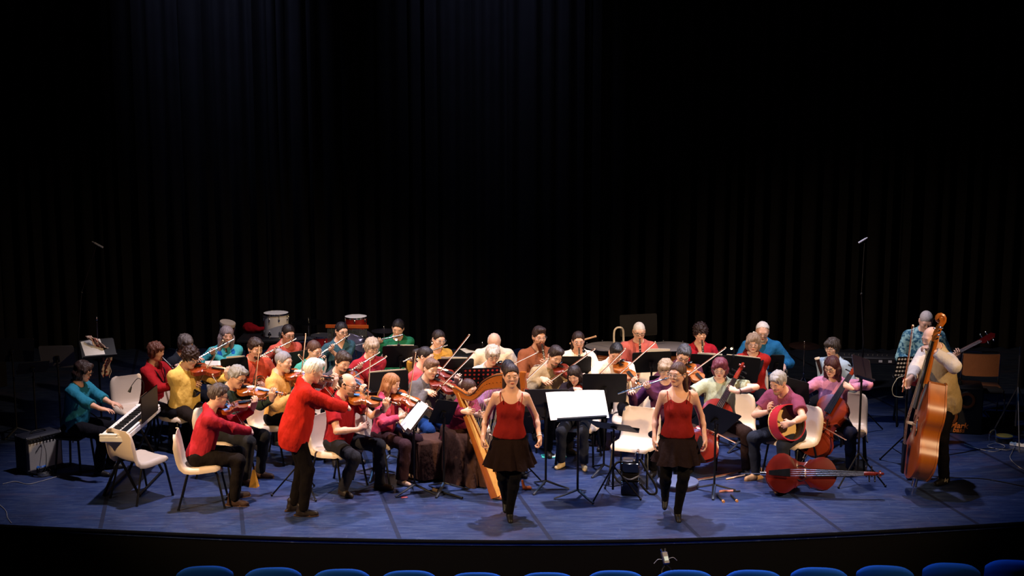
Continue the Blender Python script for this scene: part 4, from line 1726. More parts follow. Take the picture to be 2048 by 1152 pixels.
def make_seat():
    m = MB()
    Gd = []
    for u in np.linspace(-1, 1, 15):
        col = []
        for v, z in enumerate((-.42, -.2, 0.0, .13, .20, .232, .245, .238)):
            w = .265 * (1 if v < 4 else (1, .985, .95, .90)[v - 4])
            zz = z if v < 3 else z - (.055 * u ** 4 + .02 * u * u) * (z + .1) / .33
            bulge = .045 * (1 - u ** 4) * (1 - .5 * abs(v - 3) / 4)
            col.append((u * w, -.06 * (z - 0) + .035 * u * u - (0, 0, 0, 0, .0, .012, .03, .05)[v] * -1, zz))
        Gd.append(col)
    m.shell(np.array(Gd), .055)
    P = [('backrest', m.mesh('backrest', SEATB, angle=70))]
    m = MB()
    m.box((0, .26, -.42), (.50, .46, .12), None, .04)
    P.append(('seat_cushion', m.mesh('seat_cushion', SEATB)))
    for x in (-1, 1):
        m = MB()
        m.box((x * .275, .2, -.32), (.035, .42, .04), None, .01)
        m.box((x * .275, .1, -.6), (.03, .12, .5), None, .008)
        P.append(('armrest', m.mesh('armrest', BLACKP)))
    return P


SEAT = make_seat()
seat_px = [(408, 1133), (545, 1136), (682, 1139), (817, 1142), (954, 1146), (1095, 1146), (1232, 1142), (1371, 1141), (1509, 1141), (1640, 1136), (1772, 1132), (1905, 1127), (2030, 1121)]
nth = ['first', 'second', 'third', 'fourth', 'fifth', 'sixth', 'seventh', 'eighth', 'ninth', 'tenth', 'eleventh', 'twelfth']
for i, (px, py) in enumerate(seat_px):
    p = at(px, py, .10)
    lab = 'blue upholstered auditorium seat, %s from the left of the front row' % nth[i] if i < 12 else 'blue upholstered auditorium seat at the right end of the front row'
    t = thing('auditorium_seat', lab, 'seat', M4(Rz(-.05 * p[0] * .6), (p[0], p[1], .10 - .245)), 'blue seats of the front row')
    inst(t, SEAT)
# ------------------------------------------------------------------ the players
def W_(x, v):
    """A hand point given in the photograph's frame, ('z', px, py, height) or ('y', px, py, depth), to the person's own frame."""
    if isinstance(v[0], str):
        p = at(*v[1:]) if v[0] == 'z' else at_y(*v[1:])
        return x['RR'].T @ (p - x['root'])
    return A(v)


def pose_free2(x):
    out = {}
    for sd in 'LR':
        h = x['c']['hand' + sd]
        F, N = unit(h[1]), unit(h[2])
        out[sd] = (grip(W_(x, h[0]), F, N, x['s'], .085, .02), F, N, h[3] if len(h) > 3 else (25, 35, 25), A(h[4]) if len(h) > 4 else A(.8 if sd == 'L' else -.8, .3, -.8), h[5] if len(h) > 5 else .5)
    return out


POSES['free'] = pose_free2


def vio(px, rot, who, wood_, vdw, bow, bs, label, **k):
    v = Rz(-rad(rot)) @ unit(vdw)
    d = dict(px=px, rot=rot, who=who, play='violin', violin='v' + wood_, vd=tuple(v), bow=bow, bs=bs, label=label,
             ilabel='%s violin held under the chin of %s' % ({'amber': 'amber', 'red': 'dark red', 'brown': 'brown', 'orange': 'orange', 'dark': 'dark brown', 'large': 'reddish'}[wood_], who), blabel='violin bow held by ' + who)
    if wood_ == 'large':
        d['ilabel'] = 'large reddish viola held under the chin of ' + who
        d['blabel'] = 'viola bow held by ' + who
    d.update(k)
    return d


def wind(play, px, rot, who, label, ilabel, **k):
    d = dict(px=px, rot=rot, who=who, play=play, label=label, ilabel=ilabel + ' ' + who)
    d.update(k)
    return d




def pattern_mat():
    m = mat('patterned_shirt', '#3f7d92', .85, bump=.4, bscale=14, spec=.2)
    nt = m.node_tree
    b = nt.nodes['Principled BSDF']
    tc = nt.nodes.new('ShaderNodeTexCoord')
    nz = nt.nodes.new('ShaderNodeTexNoise')
    nz.inputs['Scale'].default_value = 26
    nz.inputs['Detail'].default_value = 6
    rp = nt.nodes.new('ShaderNodeValToRGB')
    for e, (ps, c) in zip((rp.color_ramp.elements[0], rp.color_ramp.elements[1]), ((.44, '#24506a'), (.56, '#7fa9b0'))):
        e.position = ps
        e.color = lin(c) + (1,)
    nt.links.new(tc.outputs['Object'], nz.inputs['Vector'])
    nt.links.new(nz.outputs['Fac'], rp.inputs['Fac'])
    nt.links.new(rp.outputs['Color'], b.inputs['Base Color'])
    return m


PEOPLE = [
    dict(px=(171, 722), rot=78, who='the pianist in the teal jumper', play='free', sex='f', lean=8, stool=1, clabel='black stool under the pianist', bulk=1.1, head=(0, 20, 0), hair='#2a1916', hairst='bob', glasses='d', top='#276f88', sleeve='mid',
         label='seated pianist in a teal jumper with a brown bob, hands on the white keyboard', skin='w', neck=.075,
         handR=(('z', 243, 838, .765), (.1, -1, -.1), (0, 0, -1), (15, 25, 20), (-.6, .5, -.9)), handL=(('z', 257, 826, .765), (-.1, -1, -.1), (0, 0, -1), (15, 25, 20), (.6, .5, -.9))),
    wind('sax', (313, 685), 68, 'the woman in the dark red jumper', 'auburn-haired woman in a dark red jumper playing a black straight wind instrument', 'black straight saxophone played by', sex='f', hair='#4f2a1e',
         hairst='pixie', top='#941a20', lean=4, head=(0, 6, 0), cd=(0, -.80, -.55), skin='w', stool=1, clabel='black stool under the woman in the dark red jumper', bulk=1.12),
    wind('flute', (374, 670), 55, 'the grey-haired flutist behind the curly violist', 'flutist with short grey hair and glasses in dark clothes, half hidden behind the curly-haired violist', 'silver flute of', sex='f',
         hair='#4f4644', hairst='pixie', glasses='m', top='#1d2028', lean=12, head=(0, 18, 0), fd=(-.85, -.2, -.5), fine=.0092),
    wind('flute', (455, 653), 18, 'the long-haired flutist in turquoise', 'flutist with long grey hair in a turquoise blouse and blue scarf', 'silver flute slanting down from the lips of', sex='f', hair='#75686a', hairst='long',
         top='#429fa8', collar=True, vneck=.10, lean=8, head=(8, 10, 6), fd=(-.88, -.18, -.44), skin='w'),
    vio((386, 697), 48, 'the curly-haired man in yellow', 'large', (.95, -.28, -.03), (.5, -.25, .8), .34, 'violist with dark curly hair and round glasses in a pale yellow jumper', s=.97, hair='#2b1a16', hairst='curly', bulk=1.15, loose=1.5,
        glasses='m', top='#ecc468', collar='#f2dfae', head=(8, 24, 6), lean=8, bottom='#241d1c', cres=.0118),
    wind('horn', (512, 678), 38, 'the bearded horn player', 'bearded horn player with dark brown hair in an orange red shirt', 'silver and brass french horn held by', hair='#2b1a15', hairst='short', beard='short', top='#bd4a34', collar=True,
         head=(6, 14, 0), lean=6, skin='w'),
    wind('flute', (579, 650), 32, 'the flutist in the coral jumper', 'flutist with dark hair pulled back in a coral jumper, left of the red drums', 'silver flute across the chest of', sex='f', hair='#1a1113', hairst='lowtail', glasses='d',
         top='#b9564a', lean=10, head=(4, 18, 4), fd=(-.92, -.15, -.34), skin='w', vneck=.06, fine=.008),
    vio((480, 733), 64, 'the grey-haired man with glasses in dark green', 'amber', (.97, -.2, -.10), (.05, .45, .9), .27, 'violinist with wavy grey hair and glasses in a dark green shirt over jeans', hair='#8d8a88', hairst='short',
        glasses='d', top='#2f3a34', collar='#20404e', head=(0, 22, 8), lean=10, bottom='#2b2a2c', brow='g', skin='w', shoe='#4a3020', sole='#7a5430'),
    vio((441, 769), 98, 'the man in the red jumper at the front', 'orange', (.70, .55, .02), (-.42, -.25, .9), .42, 'violinist in a red jumper and brown shoes seen from behind in the front row', hair='#4c403c', hairst='short',
        glasses='d', top='#ac2a34', head=(10, 16, 6), lean=17, bottom='#201a18', shoe='#3d2619', sole='#6a4a30', clabel='cream shell chair of the man in the red jumper at the front', cres=.011, cy=-.02),
    vio((570, 703), 68, 'the man with the long grey ponytail', 'orange', (.9, -.25, -.05), (.12, .1, 1), .30, 'violinist with long grey hair tied back in an orange yellow shirt', hair='#85838a', hairst='bun', top='#dfaa62',
        collar=True, head=(0, 10, 5), lean=6, beard='short', beardc='#b79a86', brow='g'),
    wind('flute', (632, 682), 52, 'the flutist in turquoise behind the standing fiddler', 'brown-haired flutist in a plain turquoise top behind the white-haired standing man', 'silver flute of', sex='f', hair='#4a3027',
         hairst='lowtail', glasses='m', top='#489f94', lean=10, head=(0, 20, 0)),
    wind('flute', (685, 645), 32, 'the flutist in the slate blue dress', 'flutist with black hair and dark glasses in a short-sleeved slate blue dress', 'silver flute slanting down before', sex='f', hair='#17121a', hairst='lowtail', glasses='d',
         top='#38596a', sleeve='short', vneck=.12, lean=8, head=(4, 10, 4), fd=(-.88, -.15, -.45), bottom='#29505f', fine=.008),
    vio((690, 705), 24, 'the bearded man in grey and navy', 'orange', (.62, -.7, -.28), (.82, -.1, .52), .26, 'bearded violinist with dark hair in a grey and navy shirt, behind the bald man', hair='#33251f', hairst='short', beard='short', beardc='#4a362c', top='#474349',
        collar='#1c2f55', head=(18, 22, 8), lean=12),
    vio((700, 747), 58, 'the bald man in the red T-shirt', 'amber', (.96, -.18, -.13), (.06, .2, 1), .36, 'bald bearded violinist with glasses in a dark red T-shirt in the front row', hair='#2a1b16', hairst='bald', beard='short',
        beardc='#6a5040', glasses='d', top='#982027', sleeve='short', bulk=1.12, head=(10, 14, 6), lean=8, bottom='#2b2a30', fy=(-.42, -.22), skin='w', shoe='#241a14', cres=.0118, spread=.19),
    wind('flute', (747, 677), 26, 'the flutist in the red zip jumper', 'flutist with short fair grey hair and glasses in a red zip jumper', 'silver flute slanting down in front of', sex='f', hair='#9d8a78', hairst='pixie', glasses='m', top='#982833',
         collar=True, lean=8, head=(6, 16, 6), fd=(-.86, -.2, -.46), brow='g', neck=.06),
    wind('flute', (797, 640), 8, 'the flutist in green at the back', 'flutist with black hair and head bowed in a dark green jumper at the back', 'silver flute of', sex='f', hair='#15101a', hairst='lowtail', top='#257457', lean=10, head=(-10, 22, 8),
         fd=(-.93, -.2, -.3), fine=.0092),
    vio((788, 747), 64, 'the girl with long fair hair', 'orange', (.84, -.4, -.28), (.16, .1, 1), .24, 'young violinist with long straight fair hair in a pink jumper and flared trousers', sex='f', s=.90, hair='#94633f', hairst='long', top='#cb4a62',
        head=(6, 16, 4), lean=8, bottom='#402a30', wide=1.35, shoe='#bfa18c', cres=.0118),
    vio((856, 694), 60, 'the dark-haired woman in the coral cardigan', 'red', (.85, -.42, -.2), (.62, .0, .78), .22, 'violinist with dark hair in a ponytail, coral cardigan, facing sideways', sex='f', hair='#1f1412', hairst='ponytail', top='#cc5256',
        sleeve='mid', vneck=.14, head=(6, 14, 4), lean=8),
    vio((865, 719), 30, 'the boy in the grey top', 'red', (.78, -.55, -.25), (.68, -.1, .72), .24, 'boy violinist with light brown hair in a grey long-sleeved top and blue jeans', s=.91, hair='#64493a', hairst='tidy', top='#5d5a5e',
        head=(10, 14, 8), lean=8, bottom='#21427c', cres=.0118),
    wind('flute', (880, 661), 26, 'the flutist in the mustard jumper', 'flutist in a mustard yellow jumper with dark hair tied back and round earrings', 'silver flute held out by', sex='f', hair='#211513', hairst='lowtail', glasses='m', top='#d3a04a',
         lean=8, head=(6, 14, 4), fd=(-.95, -.12, -.24), fine=.008),
    dict(px=(941, 759), rot=50, who='the harpist', play='free', sex='f', lean=20, seath=.36, head=(0, 14, 0), hair='#3a221d', hairst='lowtail', top='#6e1f3a', bottom='#4d372f', skirt='long', chair=False, s=.97,
         label='harpist in a maroon cardigan and long brown skirt, face hidden behind the harp neck', wrinkle=.004,
         handR=(('z', 954, 828, .98), (.2, -1, .1), (.6, 0, -.2), (35, 55, 35), (-.9, .2, -.8)), handL=(('z', 972, 848, .85), (.1, -1, .1), (-.6, 0, .1), (30, 40, 30), (.9, .1, -.8))),
    dict(px=(989, 669), rot=4, who='the bald man in the cream shirt', play='free', lean=14, head=(0, 42, 0), hair='#b5aeaa', hairst='bald', top='#f0dfc6', bulk=1.12, beard='short', beardc='#cfc8c2', brow='g',
         label='older bald man in a cream shirt with head bowed, behind the grey-haired violinist', collar=True, fine=.0092,
         handR=((-.22, -.36, .74), (.2, -1, -.2), (0, 0, -1)), handL=((.15, -.36, .74), (-.2, -1, -.2), (0, 0, -1))),
    vio((988, 692), 12, 'the grey-haired woman in the pale shirt', 'red', (.6, -.75, -.2), (.88, -.05, .45), .30, 'violinist with short silvery hair and glasses in a pale shirt over a black top', sex='f', hair='#aea296', hairst='pixie', glasses='m',
        top='#dccdb8', vneck=.14, head=(4, 20, 4), lean=10, brow='g'),
    vio((1017, 723), 8, 'the woman hidden behind the left dancer', 'red', (.5, -.8, -.25), (.72, 0, .7), .28, 'violinist with a lavender sleeve and dark hair hidden behind the left dancer', sex='f', hair='#1b1418', hairst='tidy', top='#8f6088',
        sleeve='mid', head=(0, 16, 4), lean=10, bottom='#1d2740', fine=.0092),
    wind('clarinet', (1079, 655), 16, 'the long-bearded clarinettist', 'clarinettist with a long brown beard and glasses in a brown jumper', 'black clarinet played by', hair='#2a1a16', hairst='tidy', beard='long', beardc='#54281a',
         glasses='m', top='#8a5238', bulk=1.15, lean=4, head=(4, 6, 0), s=1.04, skin='w'),
    vio((1116, 694), 22, 'the short-haired man in the khaki shirt', 'red', (.72, -.65, -.2), (.78, -.1, .6), .34, 'violinist with short dark hair and a stubble beard in a khaki shirt', hair='#271a17', hairst='tidy', beard='short', beardc='#5f4436', top='#a08c6c', collar=True,
        head=(8, 26, 10), lean=12),
    wind('clarinet', (1157, 664), 4, 'the clarinettist in the white blouse', 'clarinettist with straight dark hair and glasses in a white blouse', 'black clarinet played by', sex='f', hair='#24130f', hairst='halfup', glasses='m', top='#f2e2cc',
         lean=4, head=(0, 10, 0), loose=1.4, skin='w'),
    vio((1145, 733), -14, 'the girl behind the white sheets', 'red', (.45, -.82, -.15), (.7, 0, .72), .12, 'young violinist with long dark hair looking down behind the bright white music sheets', sex='f', s=.88, hair='#1f1210', hairst='long',
        top='#231b20', head=(-8, 26, -6), lean=14, bottom='#2b2f3c', shoe='#c9b184', bust=0, toe=20),
    vio((1235, 689), -4, 'the young man in the white shirt', 'amber', (.45, -.82, -.34), (.74, 0, .68), .26, 'violinist with short black hair in an open white shirt', hair='#14100f', hairst='tidy', top='#ecdcc8', collar=True, head=(6, 28, 10),
        lean=14, skin='w'),
    wind('clarinet', (1279, 645), 2, 'the white-haired clarinettist', 'clarinettist with cropped white hair and glasses in a coral shirt', 'black clarinet played by', hair='#d2ccc8', hairst='shaved', glasses='d', top='#c96a62', collar=True,
         lean=4, head=(0, 14, 0), brow='g'),
    wind('clarinet', (1402, 650), 4, 'the clarinettist in the red V-neck', 'clarinettist with dark tousled curly hair in a red V-neck top', 'black clarinet played by', sex='f', hair='#221417', hairst='curly', top='#a92131', vneck=.15, lean=4,
         head=(2, 8, 0)),
    vio((1371, 692), -6, 'the man in the plum jumper', 'amber', (.45, -.82, -.34), (.8, 0, .6), .28, 'violinist with dark grey hair and glasses in a plum jumper behind the right dancer', hair='#3e3e44', hairst='short', glasses='d', top='#4d2836',
        head=(6, 26, 10), lean=12),
    wind('flute', (1332, 720), -2, 'the player hidden behind the right dancer', 'player in a purple top and thin glasses mostly hidden behind the right dancer', 'flute of', sex='f', hair='#8d775f', hairst='pixie', glasses='m', top='#58304f',
         lean=8, head=(0, 14, 0), fine=.0092),
    dict(px=(1440, 717), rot=-8, who='the cellist in the pale green T-shirt', play='cello', sex='f', bulk=1.18, lean=4, head=(-6, 16, 0), hair='#5c2432', hairst='bob', glasses='m', top='#a9b298', sleeve='short', bottom='#33231e',
         label='cellist with dark red hair and glasses in a pale green T-shirt', ilabel='reddish brown cello leaning against the cellist in the pale green T-shirt', blabel='cello bow of the cellist in the pale green T-shirt',
         spread=.30, fy=(-.30, -.30), cdir=(.44, .42, .80), cfoot=(-.40, -.62, 0), cres=.011, cgl=.90, cx=.20),
    wind('bassoon', (1507, 668), -6, 'the bassoonist in red', 'bassoonist with shoulder-length grey hair in a dark red top', 'dark red bassoon with a white bell ring, played by', sex='f', hair='#8c7868', hairst='bob', glasses='m', top='#9c2524',
         lean=4, head=(-4, 10, 0), ikind='red', bd=(.42, -.18, .88), boff=(-.07, .02, -.16)),
    dict(px=(1526, 645), rot=-2, who='the white-haired man in the blue jumper', play='free', lean=8, head=(-4, 24, 0), hair='#cfcac8', hairst='balding', beard='short', beardc='#b5a8a0', top='#23659a', brow='g', s=1.03,
         label='white-haired bearded man in a blue jumper behind the bassoonist', glasses='m', fine=.0092,
         handR=((-.15, -.40, .76), (.2, -1, -.2), (0, 0, -1)), handL=((.24, -.38, .74), (-.2, -1, -.2), (0, 0, -1))),
    dict(px=(1552, 745), rot=-48, who='the frame drum player', play='free', lean=20, head=(0, 26, 0), hair='#928d8a', hairst='short', beard='short', beardc='#94735c', top='#783b50', sleeve='short', bottom='#2c303c', shoe='#c09468',
         label='grey-haired man in a plum T-shirt bent over a frame drum', skin='w', cres=.0118, fy=(-.42, -.34), spread=.2, sole='#8a6a48',
         handL=(('y', 1569, 850, .93), (-.75, -.35, -.3), (.3, 1, 0), (35, 45, 30), (1, .5, -.6)), handR=(('y', 1540, 815, 1.32), (.2, -.6, .6), (.7, .5, 0), (30, 40, 30), (-.9, -.2, -.7))),
    dict(px=(1662, 714), rot=-26, who='the cellist in the pink jumper', play='cello', sex='f', lean=5, head=(-10, 18, 0), hair='#3b1a20', hairst='long', glasses='d', top='#c685a2', bottom='#1f2030', ck='celloo',
         label='cellist with dark auburn hair and glasses in a pink jumper', ilabel='glossy red cello leaning against the cellist in the pink jumper', blabel='cello bow of the cellist in the pink jumper',
         spread=.28, fy=(-.30, -.30), cdir=(.40, .36, .85), cfoot=(-.27, -.62, 0), cx=.16, crot=10, clabel='cream shell chair of the cellist in the pink jumper', cres=.0118, cgl=.90),
    wind('bassoon', (1664, 677), -38, 'the bassoonist in pale blue', 'bassoonist with short dark hair and glasses in a pale blue shirt', 'black bassoon with a white bell ring, held by', sex='f', hair='#332b28', hairst='pixie', glasses='m', top='#9db0bf',
         lean=4, head=(0, 8, 0), ikind='dark', bd=(-.30, -.10, .95), boff=(-.01, -.14, -.38), collar=True),
    dict(px=(1858, 654), rot=-66, who='the double bass player', play='free', sit=False, s=1.075, lean=14, head=(2, 20, 0), hair='#2b2320', hairst='none', beard='short', beardc='#4d3a30', top='#b59a6c', sleevec='#cdc4bd', bottom='#1b1718',
         label='bald bearded double bass player standing in a beige jumper and striped black trainers', shoe='#12110f', jaw=1.05, cres=.0118, hem=-.16, coat=1, loose=1.4, cuff=.97,
         feet=((.13, -.04, .09), (-.12, -.16, .09)),
         handL=(('y', 1852, 697, 1.02), (-.7, -.4, .35), (.2, .2, -.9), (35, 50, 35), (1, .5, -.7)), handR=(('y', 1808, 782, 0.98), (-.1, -.5, -.8), (.8, -.4, .1), (40, 55, 35), (-.9, .3, -.5))),
    dict(px=(1855, 624), rot=-4, who='the bass guitarist', play='free', sit=False, s=1.02, lean=4, head=(-2, 34, 0), hair='#a39c9a', hairst='shaved', top=pattern_mat(), bottom='#161b2c', collar=True, brow='g',
         label='bass guitarist with cropped grey hair in a blue patterned shirt standing behind the double bass', feet=((.13, 0, .09), (-.13, -.02, .09)), fine=.0092,
         handL=((.34, -.30, 1.22), (-.2, -.7, .4), (-.2, .6, .4), (35, 50, 35), (.4, .3, -1)), handR=((-.10, -.28, 1.02), (.5, -.5, -.5), (0, .9, 0), (25, 35, 25), (-.5, .5, -.9))),
]


def skirt_rings(rings, folds, seedk, name, matr, parent, th=.004):
    m = MB()
    n = 96
    Gd = []
    for (cx, cy, z, rx, ry, amp) in rings:
        row = []
        for k in range(n + 1):
            t = 2 * math.pi * k / n
            w = 1 + amp * (math.sin(folds * t + seedk) + .5 * math.sin(folds * 1.7 * t + 2 * seedk)) if k < n else 1 + amp * (math.sin(seedk) + .5 * math.sin(2 * seedk))
            if k == n:
                w = 1 + amp * (math.sin(seedk) + .5 * math.sin(2 * seedk))
            row.append((cx + rx * w * math.cos(t), cy + ry * w * math.sin(t), z + amp * .12 * math.sin(folds * .5 * t + 1)))
        Gd.append(row)
    vs = np.array(Gd)[:, :-1].reshape(-1, 3)
    fs = []
    for i in range(len(rings) - 1):
        for k in range(n):
            l = (k + 1) % n
            fs.append((i * n + k, i * n + l, (i + 1) * n + l, (i + 1) * n + k))
    m.add(vs, fs)
    return obj(name, m.mesh(name, matr, angle=80), parent)


def harp_skirt(x, root):
    z, s = x['P0'][2] / .45, x['s']
    rings = [(0, .0, .66, .115, .085, 0), (0, .0, .61, .15, .115, .006), (0, -.06, .57, .19, .21, .008), (0, -.15, .55, .215, .31, .012), (0, -.20, .50, .240, .36, .02), (0, -.22, .38, .26, .385, .035),
             (0, -.22, .22, .28, .39, .05), (0, -.23, .10, .30, .41, .065), (0, -.23, .012, .315, .43, .08)]
    skirt_rings([(a, b, c * (z if c > .1 else 1), d * s, e * s, g) for a, b, c, d, e, g in rings], 15, 1.0, 'long_skirt', cloth('#3e2a24', 'skirt_cloth'), root)


def short_skirt(x, root):
    P, s = x['P0'], x['s']
    m = cloth('#1a0f0d', 'skirt_cloth')
    z = P[2]
    k = x['c'].get('sk', .38)
    skirt_rings([(0, 0, z + .035 * s, .135 * s, .095 * s, 0), (0, 0, z - .012 * s, .168 * s, .125 * s, .004), (0, -.005, z - .06 * s, .195 * s, .165 * s, .02), (0, -.01, z - .2 * s, .235 * s, .215 * s, .05),
                 (0, -.01, z + (.10 - k) * s, .275 * s, .255 * s, .075)], 11, x['c'].get('sks', 1.0), 'skirt', m, root)


d1, d2 = at(1019, 1036), at(1352, 1036)
PEOPLE += [
    dict(pos=(d1[0], d1[1]), rot=2, who='the left dancer', play='free', sit=False, sex='f', hs=1.06, s=.96, lean=-2, side=2.2, head=(4, 4, -3), hair='#2c1d1b', hairst='halfup', top='#7a1c18', sleeve='tank', hem=-.015, bottom='#0c0b0d', tights=True, skirt=short_skirt,
         label='left dancer in a dark red strap top and black skirt walking forward', shoe='#0b0a0c', fine=.0058, cres=.010, skin='w', sk=.42, sks=.4,
         feet=((.0, -.06, .105), (-.035, .16, .16)), foot_tilt=(22, 40), toe=4,
         handR=((-.26, -.06, .79), (-.05, -.25, -1), (.9, .1, 0), (50, 70, 45), (-.25, 1, -.1)), handL=((.30, -.05, .79), (.12, -.25, -1), (-.9, .1, 0), (50, 70, 45), (.25, 1, -.1))),
    dict(pos=(d2[0], d2[1]), rot=-4, who='the right dancer', play='free', sit=False, sex='f', hs=1.06, s=.97, lean=-2, head=(-32, 4, 0), hair='#4a3126', hairst='halfup', glasses='m', top='#7a1c18', sleeve='tank', hem=-.015, bottom='#0c0b0d', tights=True,
         skirt=short_skirt, label='right dancer in a dark red strap top and black skirt with glasses, looking aside', shoe='#0b0a0c', fine=.0058, cres=.010, skin='w', sk=.38, sks=2.4,
         feet=((.015, -.05, .11), (-.11, .17, .19)), foot_tilt=(28, 48), toe=6,
         handR=((-.22, -.04, .77), (.0, -.2, -1), (.9, .1, 0), (25, 40, 25), (-.25, 1, -.1)), handL=((.27, -.05, .78), (.15, -.25, -1), (-.9, .1, 0), (30, 40, 25), (.25, 1, -.1))),
    vio((634, 718), 104, 'the standing fiddler in the red jacket', 'dark', (.40, .85, -.12), (-.62, .0, .78), .50, 'standing white-haired fiddler in a bright red jacket seen from behind, black trousers', sit=False, s=.985, hair='#e9e4dc', hairst='tidy',
        top='#b9281e', bottom='#15100f', head=(6, 24, 6), lean=15, hem=-.20, coat=1, loose=1.6, cres=.0118, fine=.0065, brow='g', feet=((.11, .02, .09), (-.10, -.06, .09)), shoe='#1c130e', sole='#4a3020', bulk=1.05, cuff=.88),
]
PEOPLE[20]['skirt'] = harp_skirt
CTX = {}
for i_, c_ in enumerate(PEOPLE):
    if c_.get('skirt') and c_['skirt'] is harp_skirt:
        c_['bottom'] = None
    CTX[c_['who']] = person(c_)


# small worn things
def band(who, sd, t, name, matr, r=.032, w=.006):
    x = CTX[who]
    E, Wr = x['arms'][sd][0], x['arms'][sd][1]
    c = E + (Wr - E) * t
    z = unit(Wr - E)
    a = unit(np.cross(z, A(.3, .2, 1)))
    b = np.cross(z, a)
    m = MB()
    m.tube([c + (a * math.cos(k) + b * math.sin(k)) * r * x['s'] for k in np.linspace(0, 2 * math.pi, 17)], w, 6)
    obj(name, m.mesh(name, matr), x['obj'])


band('the left dancer', 'L', .93, 'bracelet', mat('bracelet', '#d8cdbc', .4), .029, .004)
band('the bald man in the red T-shirt', 'L', .86, 'wristwatch', EBONY, .034, .008)
band('the cellist in the pale green T-shirt', 'L', .84, 'bracelet', EBONY, .036, .005)


def chest_strap(who, pts, name, color, r=.008, flat=.5):
    x = CTX[who]
    m = MB()
    m.tube(smooth([x['tp'](*q) for q in pts], 5), r, 6, flat=(flat, (0, -1, 0)))
    obj(name, m.mesh(name, cloth(color, 'strap_cloth')), x['obj'])


chest_strap('the woman in the dark red jumper', [(-.075, .03, .50), (-.085, -.08, .45), (-.05, -.135, .36), (0, -.15, .28)], 'neck_strap', '#101014')
chest_strap('the woman in the dark red jumper', [(.075, .03, .50), (.085, -.08, .45), (.05, -.135, .36), (0, -.15, .28)], 'neck_strap', '#101014')
chest_strap('the bassoonist in red', [(.10, .03, .48), (.11, -.09, .43), (.08, -.14, .34), (.02, -.15, .22), (-.06, -.14, .10)], 'shoulder_strap', '#141216', .022, .25)
chest_strap('the long-haired flutist in turquoise', [(-.07, .02, .51), (-.085, -.09, .44), (-.075, -.14, .32), (-.07, -.15, .16)], 'scarf', '#1a4f9c', .030, .35)
chest_strap('the long-haired flutist in turquoise', [(.07, .02, .51), (.085, -.09, .44), (.07, -.14, .34), (.055, -.15, .22)], 'scarf', '#1f5fa8', .028, .35)
chest_strap('the pianist in the teal jumper', [(-.06, .06, .50), (.0, .075, .505), (.075, .03, .49), (.075, -.07, .45), (.06, -.12, .38)], 'scarf', '#1338a8', .022, .5)
for x_ in (-1, 1):
    m = MB()
    m.ball(CTX['the flutist in the mustard jumper']['hp'](x_ * .086, .005, -.055), .011, seg=8, rings=6)
    obj('earring', m.mesh('earring', mat('earring_white', '#e8e0d4', .4)), CTX['the flutist in the mustard jumper']['obj'])
# ------------------------------------------------------------------ harp
ho_ = at(1004, 994, 0)
ha = rad(-25)
HW = M4(Rz(ha), (ho_[0], ho_[1], 0))     # local x along the harp towards its pillar, z up


def hz(px, py):
    u = (px - 1003) / 170
    return u, 1.415 - (py - 738) / 181 - .1 * (.26 - u)


harp = thing('harp', 'honey wood lever harp with a curved neck standing by the left dancer', 'harp', HW)
HWOOD = wood('harp_wood', '#a45a1e', .3)
HLIGHT = wood('harp_soundboard_wood', '#d9a254', .35)
P_ = frame((1, 0, 0), (0, 0, 1), (0, -1, 0))
upper = [hz(*p) for p in smooth([(902, 768), (908, 766), (919, 772), (936, 781), (950, 773), (964, 755), (987, 742), (1011, 739), (1035, 738), (1049, 737)], 4)]
lower = [hz(*p) for p in smooth([(905, 775), (914, 786), (928, 792), (942, 794), (952, 790), (963, 780), (974, 773), (1003, 769), (1035, 769), (1052, 769)], 4)]
upper, lower = [(p[0], p[1]) for p in upper], [(p[0], p[1]) for p in lower]
m = MB()
vs, fs = [], []
n = len(upper)
for a, b in zip(upper, lower):
    for (u, z), w in ((a, .7), (a, -.7), (b, -1), (b, 1)):
        vs.append((u, w * .028, z))
for i in range(n - 1):
    for k in range(4):
        l = (k + 1) % 4
        fs.append((i * 4 + k, i * 4 + l, i * 4 + 4 + l, i * 4 + 4 + k))
fs += [(3, 2, 1, 0), tuple(4 * (n - 1) + k for k in range(4))]
m.add(vs, fs)
obj('neck', m.mesh('neck', HWOOD), harp)
m = MB()
m.tube([(u, -.024, z - .012) for u, z in upper[2:-6]], .006, 6)
m.tube([(u, -.027, z + .010) for u, z in lower[4:-8]], .003, 6)
obj('inlay_line', m.mesh('inlay_line', mat('dark_inlay', '#3a1c0c', .4)), harp)
t0, t1 = A(-.515, 0, 1.12), A(.02, 0, .05)
bd = unit(t1 - t0)
bn = unit(np.cross(bd, A(0, 1, 0)))
if bn[0] < 0:
    bn = -bn
m, m2 = MB(), MB()
rows = []
for k in range(9):
    t = k / 8
    c = t0 + (t1 - t0) * t
    w, d = .035 + .115 * t, .05 + .11 * t
    rows.append([c + A(0, w * math.cos(a), 0) - bn * d * math.sin(a) for a in np.linspace(0, math.pi, 9)])
vs = np.array(rows).reshape(-1, 3)
fs = [(i * 9 + j, i * 9 + j + 1, i * 9 + 10 + j, i * 9 + 9 + j) for i in range(8) for j in range(8)]
fs += [(i * 9 + 9, i * 9 + 17, i * 9 + 8, i * 9) for i in range(8)] + [tuple(range(8, -1, -1)), tuple(range(72, 81))]
m.add(vs, fs)
obj('soundbox', m.mesh('soundbox', HWOOD), harp)
G4 = []
for k in range(9):
    t = k / 8
    c = t0 + (t1 - t0) * t + bn * .006
    w = .038 + .118 * t
    G4.append([c + A(0, w * v, 0) for v in (-1, -.5, 0, .5, 1)])
m = MB()
m.shell(np.array(G4), .006)
sb = obj('soundboard', m.mesh('soundboard', HLIGHT), harp)
m = MB()
m.tube([t0 + bn * .012, t1 + bn * .012], .007, 6)
